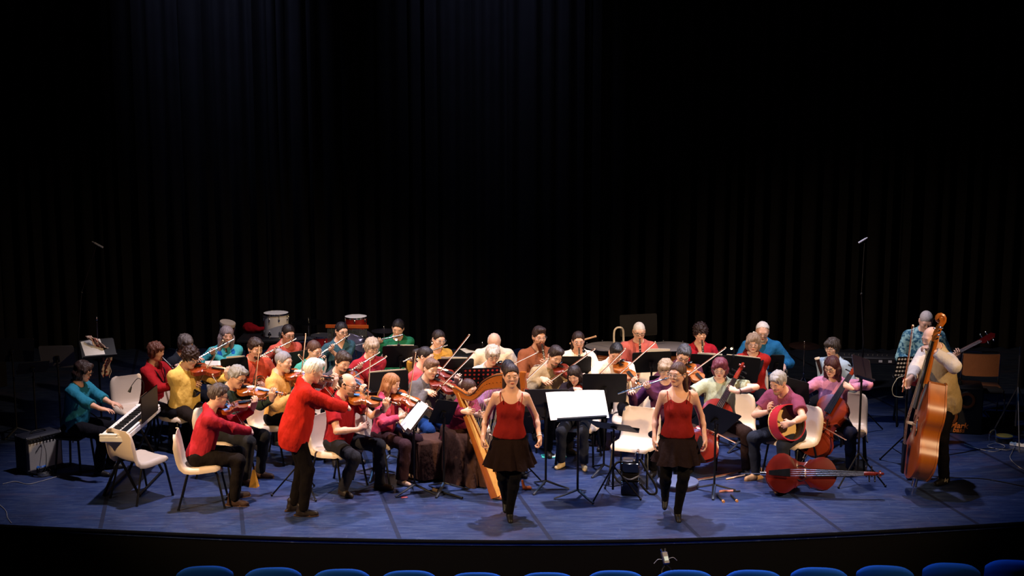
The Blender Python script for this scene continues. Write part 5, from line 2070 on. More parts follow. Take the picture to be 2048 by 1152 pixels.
obj('string_rib', m.mesh('string_rib', HWOOD), sb)
NS = 32
for k in range(NS):
    f = (k + .5) / NS
    bpt = t0 + (t1 - t0) * (.06 + .86 * f) + bn * .014
    uu = bpt[0] + .05 + .16 * f
    j = min(range(n), key=lambda i: abs(lower[i][0] - uu))
    tpt = A(lower[j][0], -.02, lower[j][1] + .02)
    m = MB()
    m.tube([bpt, tpt], .0011 + .0006 * f, 4)
    obj('string', m.mesh('string', mat('harp_string', '#d8cfc0', .4)), harp)
    m = MB()
    m.ball(bpt, .0055, seg=6, rings=4)
    obj('eyelet', m.mesh('eyelet', EBONY), sb)
    m = MB()
    m.cyl((tpt[0], -.03, tpt[2] + .05), (tpt[0], .045, tpt[2] + .05), .004, 6)
    obj('tuning_pin', m.mesh('tuning_pin', CHROME), harp)
m = MB()
m.tube([(.255, 0, 1.42), (.24, 0, 1.2), (.17, 0, .6), (.09, 0, .08)], [.034, .027, .027, .034], 12)
obj('pillar', m.mesh('pillar', HWOOD), harp)
m = MB()
m.box((.03, 0, .025), (.20, .24, .05), None, .015)
obj('base', m.mesh('base', HWOOD), harp)

# ------------------------------------------------------------------ double bass and bow
bass_c = CTX['the double bass player']
foot = at(1823, 992, 0)
topp = at_y(1903, 640, foot[1] + .10)
D_ = unit(topp - foot)
fr_ = unit(A(-1, .07, .12))
fr_ = unit(fr_ - D_ * (fr_ @ D_))
BM = M4(frame(np.cross(D_, fr_), D_, fr_), foot + D_ * .20)
bass = thing('double_bass', 'glossy honey brown double bass with a big scroll, side turned to the audience', 'double bass', BM)
inst(bass, VW['bass'])
bow_a, bow_b = at_y(1810, 772, foot[1] - .12), at_y(1818, 717, foot[1] - .05)
ud = unit(bow_b - bow_a)
up_ = unit(A(-1, 0, 0) - ud * (-ud[0]))
bb = thing('bass_bow', 'double bass bow pointing up from the bass player\'s lower hand', 'bow', M4(frame(np.cross(ud, up_), ud, up_), bow_a - ud * .05))
inst(bb, CBOW)

# ------------------------------------------------------------------ bass guitar
bg_c = CTX['the bass guitarist']
gm = bg_c['RM']
gd = unit(A(.86, -.05, .50))
gf = unit(A(.0, -1, .2))
gf = unit(gf - gd * (gf @ gd))
GM = gm @ M4(frame(np.cross(gd, gf), gd, gf), A(-.16, -.24, .93), .9)
bgt = thing('bass_guitar', 'dark red bass guitar with chrome tuners held by the man behind the double bass', 'bass guitar', GM)
gw = mat('guitar_red', '#5c1216', .25, coat=.5)
m = MB()
outl = [(math.cos(t) * (.165 + .03 * math.cos(2 * t)) * (1 if math.sin(t) < 0 else .92), .10 + .24 * math.sin(t) + .05 * abs(math.cos(t)) * (1 if math.sin(t) > 0 else 0)) for t in np.linspace(0, 2 * math.pi, 29)[:-1]]
m.prism(outl, -.02, .02)
obj('guitar_body', m.mesh('guitar_body', gw), bgt)
m = MB()
m.box((0, .62, .026), (.05, .72, .022), None, .006)
nk = obj('guitar_neck', m.mesh('guitar_neck', mat('rosewood', '#4a2620', .4)), bgt)
for k in range(14):
    m = MB()
    m.box((0, .34 + .62 * (1 - .93 ** (k + 1)) * 1.0, .0385), (.05, .003, .003))
    obj('fret', m.mesh('fret', SILVER), nk)
m = MB()
m.prism([(-.025, .97), (.025, .97), (.05, 1.02), (.045, 1.17), (.0, 1.20), (-.035, 1.16)], .012, .03)
hd = obj('headstock', m.mesh('headstock', gw), bgt)
for k in range(4):
    m = MB()
    sx = 1 if k % 2 else -1
    m.cyl((sx * .03, 1.03 + k * .038, .03), (sx * .055, 1.03 + k * .038, .03), .006, 8)
    m.ball((sx * .07, 1.03 + k * .038, .03), (.016, .012, .008), seg=8, rings=5)
    obj('tuner', m.mesh('tuner', CHROME), hd)
    m = MB()
    m.tube([((k - 1.5) * .011, .0, .034), ((k - 1.5) * .009, 1.0, .044)], .0012, 4)
    obj('string', m.mesh('string', SILVER), bgt)

# ------------------------------------------------------------------ frame drum player
fd_c = CTX['the frame drum player']


def frame_drum(M, label, rim_c, head_c, r=.205, depth=.10, studs=True):
    t = thing('frame_drum', label, 'drum', M, 'frame drums')
    m = MB()
    m.lathe([(r, 0), (r, depth), (r - .012, depth), (r - .012, .004), (r, 0)], 48)
    obj('rim', m.mesh('rim', mat('drum_rim', rim_c, .4)), t)
    m = MB()
    m.lathe([(r - .0125, depth - .002), (r - .0125, .006)], 48)
    m.f = [f for f in m.f if len(f) == 4]
    m.mi = m.mi[:len(m.f)]
    obj('rim_lining', m.mesh('rim_lining', mat('rim_inside', '#3a2117', .6)), t)
    m = MB()
    m.lathe([(.0001, -.001), (r * .98, -.001), (r + .002, .004), (r + .002, .016), (r - .001, .016)], 48)
    m.lathe([(.0001, .003), (r - .013, .003)], 48)
    obj('drum_skin', m.mesh('drum_skin', mat('drum_hide', head_c, .6, var=.15, scale=6)), t)
    if studs:
        for k in range(24):
            a = 2 * math.pi * k / 24
            m = MB()
            m.ball((r * math.cos(a) * 1.008, r * math.sin(a) * 1.008, .024), .006, seg=6, rings=4)
            obj('stud', m.mesh('stud', SILVER), t)
    return t


dz = unit(A(.46, -.80, .30))
dc = at_y(1572, 846, fd_c['root'][1] - .34)
dx = unit(np.cross(A(0, 0, 1), dz))
frame_drum(M4(frame(dx, np.cross(dz, dx), dz), dc - dz * .06), 'red rimmed frame drum with a tan skin on the knee of the man in plum', '#a81e2c', '#cfa96a', depth=.15)
p = at(1355, 972, 0)
frame_drum(M4(Rx(math.pi) , (p[0], p[1], .062)), 'dark frame drum lying flat on the floor behind the right dancer', '#2a1712', '#4a5474', .235, .06, False)  # blue-grey head colour paints in the reflection of the floor
tb = at_y(1566, 848, fd_c['root'][1] - .42)
m = MB()
m.tube([(-.07, 0, 0), (0, 0, .0), (.07, 0, 0)], [.011, .008, .011], 8)
thing('drum_beater', 'small dark wooden beater in the frame drum player\'s hand', 'beater', M4(Ry(rad(25)), tb), None, m.mesh('drum_beater', wood('dark_wood', '#3a2114')))

# ------------------------------------------------------------------ cello lying on the floor
lc = at(1535, 990, 0)
ld = unit(A(1, -.10, .02))
lf = unit(A(-.1, -.93, .38))
lf = unit(lf - ld * (lf @ ld))
LM = M4(frame(np.cross(ld, lf), ld, lf), A(lc[0] - .01, lc[1] + .07, .222))
lcel = thing('cello', 'red cello lying on its side on the floor at the front right', 'cello', LM, 'cellos')
inst(lcel, VW['cellod'])
a, b = at(1483, 944, .02), at(1387, 961, .02)
d = unit(b - a)
bw = thing('cello_bow', 'cello bow lying on the floor to the left of the lying cello', 'bow', M4(frame(np.cross(d, Z3), d, Z3), a + A(0, 0, -.006)))
inst(bw, CBOW)
a, b = at(1452, 958, .012), at(1530, 942, .012)
m = MB()
m.tube([a, a + (b - a) * .5, b], [.009, .011, .008], 8)
thing('drum_stick', 'pale wooden stick lying on the floor left of the lying cello', 'stick', None, None, m.mesh('drum_stick', wood('pale_wood', '#d9b08c')))

# ------------------------------------------------------------------ empty chairs
p = at(274, 884, 0)
chair(p, 34, 'empty cream shell chair behind the pianist, its back to the dark curtain')
p = at(283, 994, 0)
chair(p, 142, 'empty cream shell chair at the front left, seen from behind beside the keyboard')
p = at(1268, 962, 0)
chair(p, -22, 'bright empty cream shell chair between the two dancers')
p = at(1262, 905, 0)
chair(p, -6, 'cream shell chair just behind the bright empty one in the middle')
p = at(1310, 868, 0)
chair(p, -8, 'cream shell chair behind the big black stand in the middle')
# padded chair on the right
p = at(1962, 842, 0)
pc = thing('chair', 'brown upholstered chrome frame chair behind the bass cabinet at the right', 'chair', M4(Rz(rad(-8)), (p[0], p[1], 0)))
brown = mat('brown_upholstery', '#8a5636', .7, bump=.2)
m = MB()
Gd = [[(u * .225, .20 + .03 * u * u - .04 * (v - .5), .56 + .30 * v) for v in np.linspace(0, 1, 6)] for u in np.linspace(-1, 1, 11)]
m.shell(np.array(Gd), -.03)
obj('backrest', m.mesh('backrest', brown), pc)
m = MB()
m.box((0, -.02, .455), (.46, .44, .06), None, .02)
obj('seat', m.mesh('seat', brown), pc)
for x in (-1, 1):
    m = MB()
    m.tube(smooth([(x * .235, -.22, .01), (x * .235, -.20, .40), (x * .235, .16, .42), (x * .24, .245, .55), (x * .235, .21, .84), (x * .19, .21, .885), (0, .18, .89)], 4), .0095, 7)
    obj('leg', m.mesh('leg', CHROME), pc)
    m = MB()
    m.tube([(x * .235, .14, .42), (x * .235, .24, .01)], .0095, 7)
    obj('leg', m.mesh('leg', CHROME), pc)
# pianist's black stool is under her already; harpist's draped stool
hc = CTX['the harpist']
bkk = hc['RR'] @ A(-.20, .20, 0)
st = thing('stool', 'stool under a brown cloth behind the harpist', 'stool', M4(Rz(rad(30)), (hc['root'][0] + bkk[0], hc['root'][1] + bkk[1], 0)))
m = MB()
m.box((0, 0, .42), (.36, .36, .05), None, .015)
obj('seat', m.mesh('seat', BLACKP), st)
for x in (-1, 1):
    for y in (-1, 1):
        m = MB()
        m.cyl((x * .14, y * .14, .40), (x * .16, y * .16, .0), .014, 8)
        obj('leg', m.mesh('leg', BLACKM), st)
pr = []
m = MB()
ring = round_rect(.42, .42, .05, 6)
rows = [[(x * .2, y * .2, .448) for x, y in ring], [(x * .97, y * .97, .448) for x, y in ring], [(x, y, .43) for x, y in ring]]
for z in (.3, .15, .03):
    rows.append([(x * (1 + .05 * (1 + math.sin(i * 1.35)) * (.45 - z) / .4), y * (1 + .05 * (1 + math.sin(i * 1.35)) * (.45 - z) / .4), z) for i, (x, y) in enumerate(ring)])
k_ = len(ring)
m.add([p for r in rows for p in r], [(i * k_ + j, i * k_ + (j + 1) % k_, (i + 1) * k_ + (j + 1) % k_, (i + 1) * k_ + j)[::-1] for i in range(len(rows) - 1) for j in range(k_)] + [tuple(range(k_))])
obj('cloth_cover', m.mesh('cloth_cover', cloth('#4a322a', 'brown_cloth'), angle=80), st)

# ------------------------------------------------------------------ music stands
ST = {}


def S_(key, *a, **k): ST[key] = stand(*a, **k)


S_('centre', (1156, 812), 1.03, 193, 'music stand with bright white sheets in the middle of the front', w=.56, h=.36, tilt=48)
S_('cleft', (1092, 806), .98, 2, 'dark grey music stand left of the bright white sheets', w=.50, tilt=16, desk_m=mat('stand_grey', '#2c2a2a', .5))
S_('cbig', (1209, 776), 1.00, 0, 'large black music stand behind the bright white sheets, before the young man in white', w=.50, h=.36, tilt=14)
S_('ctri', (1226, 853), .80, -28, 'low folding music stand with a black desk left of the bright empty chair', w=.50, h=.30, tilt=62, kind='tripod', roll=0)
S_('cl28', (1149, 736), .98, 0, 'black music stand of the clarinettist in the white blouse', w=.40, h=.34)
S_('cl31', (1303, 724), .98, 2, 'black music stand of the white-haired clarinettist', w=.48, h=.30, roll=-2)
S_('cl32', (1420, 733), .99, -2, 'black music stand of the clarinettist in the red V-neck', w=.50, h=.34, roll=3)
S_('bs36', (1483, 738), 1.0, -6, 'black music stand before the bassoonist in red', w=.42, h=.36, roll=5)
S_('v34', (1333, 776), .92, -4, 'black music stand just left of the right dancer', w=.40, h=.34)
S_('c35', (1432, 838), .84, 24, 'tilted black music stand in front of the pale green cellist', w=.46, h=.34, tilt=38, roll=24)
S_('d38', (1583, 778), .93, -30, 'black music stand behind the frame drum player', w=.42, h=.34, roll=8, tilt=30)
S_('b37', (1553, 727), .90, 0, 'black music stand of the white-haired man in blue', w=.18, h=.26)
S_('r39', (1724, 736), 1.33, 206, 'tall black music stand on a tripod right of the pink cellist', w=.27, h=.27, tilt=34, kind='tripod', roll=-20, desk_m=mat('stand_sheen', '#171019', .3))
S_('perf41', (1816, 734), 1.18, 4, 'perforated black music stand before the double bass player', w=.30, h=.30, tilt=24, kind='tripod', perf='#cfd3dc')
S_('v18', (828, 834), .86, 106, 'music stand turned side-on with white sheets, right of the girl in pink', w=.46, h=.34, tilt=40)
S_('fl16', (777, 764), .98, 8, 'black music stand with a pale edge behind the girl with long fair hair', w=.46, h=.30, desk_m=BLACKP, roll=-3)
S_('fl17', (801, 713), 1.02, 4, 'black music stand of the flutist in green', w=.44, h=.32)
S_('fl21', (911, 738), .98, 4, 'black music stand of the flutist in mustard', w=.44, h=.30)
S_('perf24', (962, 757), 1.02, 6, 'perforated music stand showing red dots behind the harp', w=.44, h=.30, perf='#b8362c')
S_('v20', (887, 824), .90, 18, 'black music stand of the boy in grey, left of the harp', w=.24, h=.34, tilt=30, roll=12)
S_('fl12', (602, 725), 1.02, 8, 'black music stand left of the flutist in turquoise', w=.36, h=.34, roll=-8)
S_('fl4', (470, 735), 1.0, 8, 'black music stand of the long-haired flutist', w=.32, h=.28, roll=-4)
S_('hn6', (745, 806), .86, 30, 'small black music stand right of the bald violinist', w=.24, h=.30)
S_('con', (596, 826), .92, 60, 'black folding music stand behind the standing fiddler', w=.42, h=.32, kind='tripod')
S_('back', (1277, 650), 1.0, 0, 'big dark music stand behind the white-haired clarinettist', w=.52, h=.32, roll=-3, tilt=10, desk_m=mat('stand_grey3', '#191819', .5))
S_('l1', (24, 700), 1.10, 20, 'dark music stand at the far left edge of the stage', w=.52, h=.34, roll=4)
S_('l2', (115, 713), 1.02, 4, 'grey music stand left of the pianist', w=.42, h=.32, desk_m=mat('stand_grey2', '#47474e', .5))
S_('l3', (66, 735), .98, 30, 'dark music stand between the two at the far left', w=.36, h=.28, tilt=50)
S_('l4', (196, 697), 1.12, 205, 'dark music stand with a sheet and a scarf behind the pianist', w=.42, h=.30, tilt=50)
S_('hp', (1036, 846), .74, 10, 'low folding music stand behind the left dancer', w=.36, h=.28, kind='tripod')
S_('va5', (424, 746), .93, 165, 'grey music stand behind the curly-haired violist', w=.22, h=.28, tilt=24)

for key, label, u, v, w, h, r in (
        ('centre', 'bright white sheet of music, left one on the middle stand', -.165, .01, .33, .36, -2), ('centre', 'bright white sheet of music, right one on the middle stand', .155, .01, .33, .36, -3),
        ('cl31', 'music sheet peeping over the stand of the white-haired clarinettist', -.08, .06, .28, .26, 3), ('cl32', 'music sheet on the stand of the clarinettist in the red V-neck', .02, .05, .3, .28, 0),
        ('bs36', 'music sheet with a pale edge on the stand of the bassoonist in red', .0, .02, .40, .34, 0),
        ('v18', 'white sheet on the side-on stand by the girl in pink, upper one', .03, .03, .30, .32, 4), ('v18', 'white sheet on the side-on stand by the girl in pink, lower one', -.06, -.02, .28, .32, -6),
        ('fl4', 'music sheet peeping over the stand of the long-haired flutist', -.02, .05, .22, .22, 2), ('fl16', 'cream music sheet on the stand behind the girl with fair hair', 0, .02, .42, .29, 0),
        ('fl17', 'music sheet on the stand of the flutist in green', 0, .03, .34, .28, 0), ('fl21', 'music sheet on the stand of the flutist in mustard', .02, .03, .32, .28, 2),
        ('cl28', 'music sheet on the stand of the clarinettist in the white blouse', 0, .02, .3, .28, 0), ('cbig', 'music sheet on the large black stand in the middle', .0, .0, .36, .30, 0),
        ('c35', 'music sheet on the tilted stand of the pale green cellist', 0, .0, .34, .30, 0), ('l4', 'grey white sheet on the stand behind the pianist', -.06, .0, .24, .28, 6),
        ('va5', 'pale sheet on the stand behind the curly-haired violist', 0, .01, .21, .28, 4)):
    t, DM, W = ST[key]
    sheet(W, DM, label, u, v, w, h, r, lift=.004 + .002 * abs(u))


def stand_lamp(key, label, u, on=True, col='#fff6e0', e=18.0, hgt=.07, out=.05):
    t, DM, W = ST[key]
    M = np.asarray(W) @ DM
    l = thing('stand_lamp', label, 'lamp', M @ M4(None, (u, .15, 0)))
    m = MB()
    m.box((0, .02, 0), (.035, .04, .03), None, .006)
    obj('clip', m.mesh('clip', BLACKP), l)
    m = MB()
    m.tube(smooth([(0, .03, 0), (0, .03 + hgt * .7, .005), (.02, .03 + hgt, .01 + out * .5), (.03, .02 + hgt * .8, out)], 4), .004, 6)
    obj('gooseneck', m.mesh('gooseneck', BLACKP), l)
    m = MB()
    m.ball((.03, .015 + hgt * .8, out), .013 if on else .02, seg=10, rings=6)
    obj('bulb', m.mesh('bulb', mat('lamp_bulb', col, .4, emit=e) if on else BLACKP), l)


stand_lamp('fl17', 'tiny lit lamp clipped to the stand of the flutist in green', .02)
stand_lamp('bs36', 'small lit lamp on the stand of the bassoonist in red', .12, col='#ffe0a0', e=12, hgt=.10)
stand_lamp('d38', 'chrome reflector lamp on the stand behind the frame drum player', .05, on=False)
stand_lamp('cl28', 'black gooseneck lamp on the stand of the clarinettist in the white blouse', -.14, on=False, hgt=.06)

# scarf on the left stand
sp = [at(188, 676, 1.25), at(199, 681, 1.22), at(208, 690, 1.16), at(218, 698, 1.10), at(226, 703, 1.05), at(226, 722, .93), at(224, 740, .80), at(225, 756, .69)]
Gd = []
dp = A(-.06, -.05, .02)
for i, q in enumerate(smooth(sp, 5)):
    Gd.append([q + dp + A(.05 * v + .012 * math.sin(i * .9 + v * 5), .02 * math.sin(v * 6 + i * .5), .02 * (1 - v * v)) for v in np.linspace(-1, 1, 9)])


def scarf_mat():
    m = mat('scarf_cloth', '#c9a79a', .85)
    nt = m.node_tree
    b = nt.nodes['Principled BSDF']
    tc = nt.nodes.new('ShaderNodeTexCoord')
    vo = nt.nodes.new('ShaderNodeTexVoronoi')
    vo.inputs['Scale'].default_value = 26
    rp = nt.nodes.new('ShaderNodeValToRGB')
    rp.color_ramp.elements[0].position = .30
    rp.color_ramp.elements[0].color = lin('#a02a2a') + (1,)
    rp.color_ramp.elements[1].position = .42
    rp.color_ramp.elements[1].color = lin('#d8bfb2') + (1,)
    nt.links.new(tc.outputs['Object'], vo.inputs['Vector'])
    nt.links.new(vo.outputs['Distance'], rp.inputs['Fac'])
    nt.links.new(rp.outputs['Color'], b.inputs['Base Color'])
    return m


m = MB()
m.shell(np.array(Gd), .006)
sc_ = thing('scarf', 'red and white patterned scarf hanging over the music stand behind the pianist', 'scarf', None, None, m.mesh('scarf', scarf_mat(), angle=80))
Gd2 = [[q + A(.03 * v, .0, 0) for v in np.linspace(-1, 1, 5)] for q in smooth([at(226, 702, 1.05) + dp, at(231, 712, .98) + dp, at(231, 722, .91) + dp], 4)]
m = MB()
m.shell(np.array(Gd2), .006)
obj('scarf_end', m.mesh('scarf_end', scarf_mat()), sc_)

# ------------------------------------------------------------------ keyboard on the left
pn = CTX['the pianist in the teal jumper']
kf = unit(A(math.sin(rad(88)), -math.cos(rad(88)), 0))
kx = unit(A(-kf[1], kf[0], 0))       # along the keys, away from the camera
k0 = at(221, 872, .74)
KW = M4(frame(kx, kf, Z3) if np.cross(kx, kf)[2] > 0 else frame(-kx, kf, Z3), (0, 0, 0))
ax_ = KW[:3, 0]
sgn = 1 if ax_ @ kx > 0 else -1
KW[:3, 3] = k0 + kx * .66 + kf * .02
kb = thing('keyboard', 'white digital piano on a stand under the pianist\'s hands', 'keyboard', KW)
WH = mat('white_lacquer', '#efe9e2', .35, var=.03)
m = MB()
m.box((0, 0, -.04), (1.32, .29, .07), None, .012)
m.box((0, .085, .006), (1.30, .11, .03), None, .008)
for x in (-1, 1):
    m.box((x * .645, -.05, .005), (.03, .19, .03), None, .006)
obj('case', m.mesh('case', WH), kb)
m = MB()
m.box((0, .035, .005), (1.25, .012, .012))
m.box((0, .085, .0215), (1.20, .075, .002))
obj('control_panel', m.mesh('control_panel', BLACKP), kb)
m = MB()
for i in range(52):
    m.box((-.625 + .024 * i, -.055, .002), (.0228, .15, .016))
o = obj('white_keys', m.mesh('white_keys', mat('key_white', '#f4f0ea', .3, var=.02)), kb)
o['kind'] = 'stuff'
m = MB()
for i in range(51):
    if i % 7 in (0, 1, 3, 4, 5):
        m.box((-.613 + .024 * i, -.028, .014), (.013, .095, .014))
o = obj('black_keys', m.mesh('black_keys', EBONY), kb)
o['kind'] = 'stuff'
zb = -.74
for x in (-1, 1):
    for y in (-1, 1):
        m = MB()
        m.tube([(x * .45, y * .11, -.075), (x * .45, -y * .20, zb + .01)], .016, 8)
        obj('leg', m.mesh('leg', BLACKM), kb)
m = MB()
m.cyl((-.45, .19, zb + .015), (.45, .19, zb + .015), .014, 8)
m.cyl((-.45, -.19, zb + .015), (.45, -.19, zb + .015), .014, 8)
obj('floor_bar', m.mesh('floor_bar', BLACKM), kb)
m = MB()
m.box((sgn * .18, .16, .14), (.62, .012, .30), None, .005)
obj('music_rest', m.mesh('music_rest', mat('music_rest_dark', '#181310', .35)), kb)
m = MB()
m.box((sgn * .05, .15, .15), (.24, .003, .27), Rx(rad(0)) is None or None)
pgk = thing('music_book', 'dark open music book leaning on the rest of the white digital piano', 'book', KW @ M4(None, (0, -.012, 0)), None, m.mesh('music_book', mat('book_page_dim', '#5a3a22', .7)))
q = at(286, 782, 1.05)
lam = thing('keyboard_lamp', 'black gooseneck lamp bending over the digital piano', 'lamp', M4(None, (q[0], q[1], 0)))
m = MB()
m.tube(smooth([(0, 0, 1.0), (0.01, 0, 1.14), (-.04, -.02, 1.20), (-.10, -.04, 1.14), (-.125, -.05, 1.09)], 5), .004, 6)
obj('gooseneck', m.mesh('gooseneck', BLACKP), lam)
m = MB()
m.tube([(-.115, -.045, 1.11), (-.14, -.055, 1.05)], [.008, .018], 10)
obj('lamp_head', m.mesh('lamp_head', BLACKP), lam)
m = MB()
m.box((0, 0, .98), (.03, .03, .05), None, .006)
obj('clip', m.mesh('clip', BLACKP), lam)

# ------------------------------------------------------------------ amplifier, bass cabinet, cables
p = at(80, 938, 0)
AM = M4(Rz(rad(50)), (p[0], p[1], 0))
amp = thing('guitar_amplifier', 'black guitar amplifier with a grey grille cloth at the front left', 'amplifier', AM)
m = MB()
m.box((0, 0, .225), (.46, .26, .43), None, .015)
m.box((0, -.125, .03), (.46, .03, .05), None, .008)
obj('cabinet', m.mesh('cabinet', mat('amp_tolex', '#0f1222', .6, bump=.3, bscale=200)), amp)
m = MB()
m.box((0, -.132, .205), (.415, .012, .31), None, .004)
obj('grille_cloth', m.mesh('grille_cloth', mat('grille_grey', '#b5b0a8', .9, var=.25, scale=150)), amp)
m = MB()
m.box((0, -.126, .395), (.42, .02, .06), None, .004)
cp = obj('control_panel', m.mesh('control_panel', BLACKP), amp)
for i in range(9):
    m = MB()
    m.cyl((-.18 + i * .042, -.136, .395), (-.18 + i * .042, -.152, .395), .011, 10)
    obj('knob', m.mesh('knob', GREYM), cp)
m = MB()
m.tube(smooth([(-.10, 0, .44), (-.06, 0, .465), (.06, 0, .465), (.10, 0, .44)], 4), .010, 6)
obj('handle', m.mesh('handle', BLACKP), amp)
for x in (-1, 1):
    for y in (-1, 1):
        for z in (.03, .42):
            m = MB()
            m.ball((x * .215, y * .115, z), .022, seg=8, rings=5)
            obj('corner', m.mesh('corner', GREYM), amp)


def coil(px, py, label, r, col, turns=7, seed=1, z=0.0, name='cable_coil'):
    p = at(px, py, z)
    rng = np.random.RandomState(seed)
    pts = []
    for i in range(turns * 16):
        t = 2 * math.pi * i / 16
        rr = r * (1 + .18 * math.sin(i * .37 + seed)) * (.8 + .25 * rng.rand() * .4)
        pts.append((p[0] + rr * math.cos(t), p[1] + rr * .9 * math.sin(t), z + .008 + .005 * (i / 16) + .004 * math.sin(i)))
    return tubething(name, label, 'cable', pts, .004, mat('cable_rubber', col, .5), 5)


coil(82, 950, 'black cable coil on the floor before the guitar amplifier', .13, '#0d0d12', 8, 2)
coil(79, 934, 'bright blue cable coil hanging on the front of the guitar amplifier', .075, '#1f6fd0', 4, 3, .06)
q = A(p[0], p[1], 0)
tubething('cable', 'thin black cable hanging down the grey grille of the amplifier', 'cable', smooth([at(80, 872, .45), at(86, 884, .36), at(92, 905, .26), at(92, 930, .12), at(88, 950, .01)], 6), .004, RUBBER)
tubething('cable', 'pale cable running from the amplifier along the floor at the far left', 'cable', smooth([at(5, 968, .006), at(30, 963, .006), at(55, 968, .006), at(80, 963, .006), at(118, 952, .006)], 6), .0045, mat('cable_pale', '#8d8c90', .5))
tubething('cable', 'black cable loop by the lower edge of the stage at the far left', 'cable', smooth([at(0, 1010, .006), at(12, 1022, .006), at(15, 1035, .006), at(23, 1046, .006)], 6), .004, mat('cable_pale', '#8d8c90', .5))

p = at(1916, 862, 0)
BCM = M4(Rz(rad(-14)), (p[0], p[1] + .1, 0))
cab = thing('bass_cabinet', 'black bass loudspeaker cabinet with orange rings behind the double bass player', 'loudspeaker', BCM)
m = MB()
m.box((0, 0, .30), (.60, .46, .60), None, .012)
obj('cabinet', m.mesh('cabinet', mat('cab_black', '#0b0c12', .55)), cab)
OR = mat('orange_dots', '#c8702a', .6)
for cx, cz in ((.10, .44), (-.10, .22)):
    m = MB()
    m.lathe([(.0001, 0), (.05, .004), (.06, .01), (.105, .006), (.112, 0)], 28, M4(Rx(rad(90)), (cx, -.231, cz)))
    sp_ = obj('speaker_cone', m.mesh('speaker_cone', BLACKP), cab)
    m = MB()
    for k in range(40):
        for rr in (.074, .086, .098):
            a = 2 * math.pi * (k + .5 * (rr > .08)) / 40
            m.box((cx + rr * math.cos(a), -.243, cz + rr * math.sin(a)), (.006, .002, .006))
    o = obj('dotted_ring', m.mesh('dotted_ring', OR), sp_)
    o['kind'] = 'stuff'


def text(name, body, size, M, matr, parent=None, shear=0.0, ext=.001):
    cu = bpy.data.curves.new(name, 'FONT')
    cu.body = body
    cu.size = size
    cu.extrude = ext
    cu.shear = shear
    cu.align_x = 'CENTER'
    cu.align_y = 'CENTER'
    cu.resolution_u = 3
    cu.offset = size * .02
    o = bpy.data.objects.new(name, cu)
    COL.objects.link(o)
    dg = bpy.context.evaluated_depsgraph_get()
    me = bpy.data.meshes.new_from_object(o.evaluated_get(dg))
    bpy.data.objects.remove(o)
    me.materials.clear()
    me.materials.append(matr)
    return obj(name, me, parent, M)


FM = Rx(rad(90))
text('logo_lettering', 'Mark', .105, M4(FM, (.02, -.2325, .105)), OR, cab, .2)
text('logo_lettering', 'bass', .085, M4(FM, (.02, -.2325, .045)), OR, cab, .2)
m = MB()
m.box((0, 0, .5), (.3, .22, .06), None, .01)
p2 = at(1908, 789, .6)
hdm = MB()
hdm.box((0, 0, .03), (.24, .2, .055), None, .008)
bh = thing('amplifier_head', 'small black amplifier head on top of the bass cabinet', 'amplifier', BCM @ M4(None, (-.08, .02, .60)), None, hdm.mesh('amplifier_head', BLACKP))
for i in range(5):
    m = MB()
    m.cyl((-.08 + .04 * i, -.10, .03), (-.08 + .04 * i, -.114, .03), .009, 8)
    obj('knob', m.mesh('knob', GREYM), bh)

p = at(2008, 886, 0)
rl = thing('cable_reel', 'cable drum with a blue and yellow top at the far right', 'cable reel', M4(None, (p[0], p[1], 0)))
m = MB()
m.lathe([(.11, 0), (.11, .012), (.06, .012), (.06, .08), (.11, .08), (.11, .092), (.0001, .094)], 24)
obj('drum', m.mesh('drum', mat('reel_top', '#3a4a78', .4)), rl)
m = MB()
m.lathe([(.061, .014), (.10, .016), (.10, .076), (.061, .078)], 24)
obj('wound_cable', m.mesh('wound_cable', RUBBER), rl)
m = MB()
m.lathe([(.045, .0945), (.10, .0945), (.10, .097), (.045, .097)], 24)
obj('yellow_ring', m.mesh('yellow_ring', mat('reel_yellow', '#c9a24a', .5)), rl)
m = MB()
m.tube(smooth([(-.19, -.02, .0), (-.19, -.02, .14), (-.12, 0, .17), (-.10, 0, .05)], 4), .008, 6)
obj('reel_frame', m.mesh('reel_frame', CHROME), rl)
p = at(2040, 893, 0)
ps = thing('power_strip', 'white power strip on the floor at the far right edge', 'power strip', M4(Rz(rad(-35)), (p[0], p[1], 0)))
m = MB()
m.box((0, 0, .022), (.24, .06, .044), None, .008)
obj('housing', m.mesh('housing', mat('white_plastic', '#e8e4de', .4)), ps)
for i in range(4):
    m = MB()
    m.cyl((-.08 + .05 * i, 0, .044), (-.08 + .05 * i, 0, .0455), .018, 12)
    obj('socket', m.mesh('socket', GREYM), ps)
cb = mat('cable_dark', '#15161c', .45)
tubething('cable', 'black cable running from the double bass player to the cable drum', 'cable', smooth([at(1880, 912, .006), at(1925, 905, .006), at(1962, 898, .006), at(2000, 897, .006), at(2035, 900, .006)], 6), .005, cb)
tubething('cable', 'pale looping cable on the floor in front of the bass cabinet', 'cable', smooth([at(1928, 888, .006), at(1955, 897, .006), at(1990, 903, .006), at(2010, 893, .006), at(1992, 886, .03), at(1975, 893, .006), at(2012, 900, .006), at(2030, 896, .006)], 6), .004,
          mat('cable_pale', '#8d8c90', .5))
tubething('cable', 'thin cable curving down to the lower right floor by the cable drum', 'cable', smooth([at(2030, 890, .006), at(2024, 905, .006), at(2020, 915, .006), at(2030, 928, .006), at(2048, 940, .006)], 6), .004, mat('cable_pale', '#8d8c90', .5))
tubething('cable', 'long thin black cable crossing the floor behind the double bass player', 'cable', smooth([at(1812, 940, .006), at(1850, 950, .006), at(1900, 955, .006), at(1970, 958, .006), at(2060, 975, .006)], 6), .005, cb)
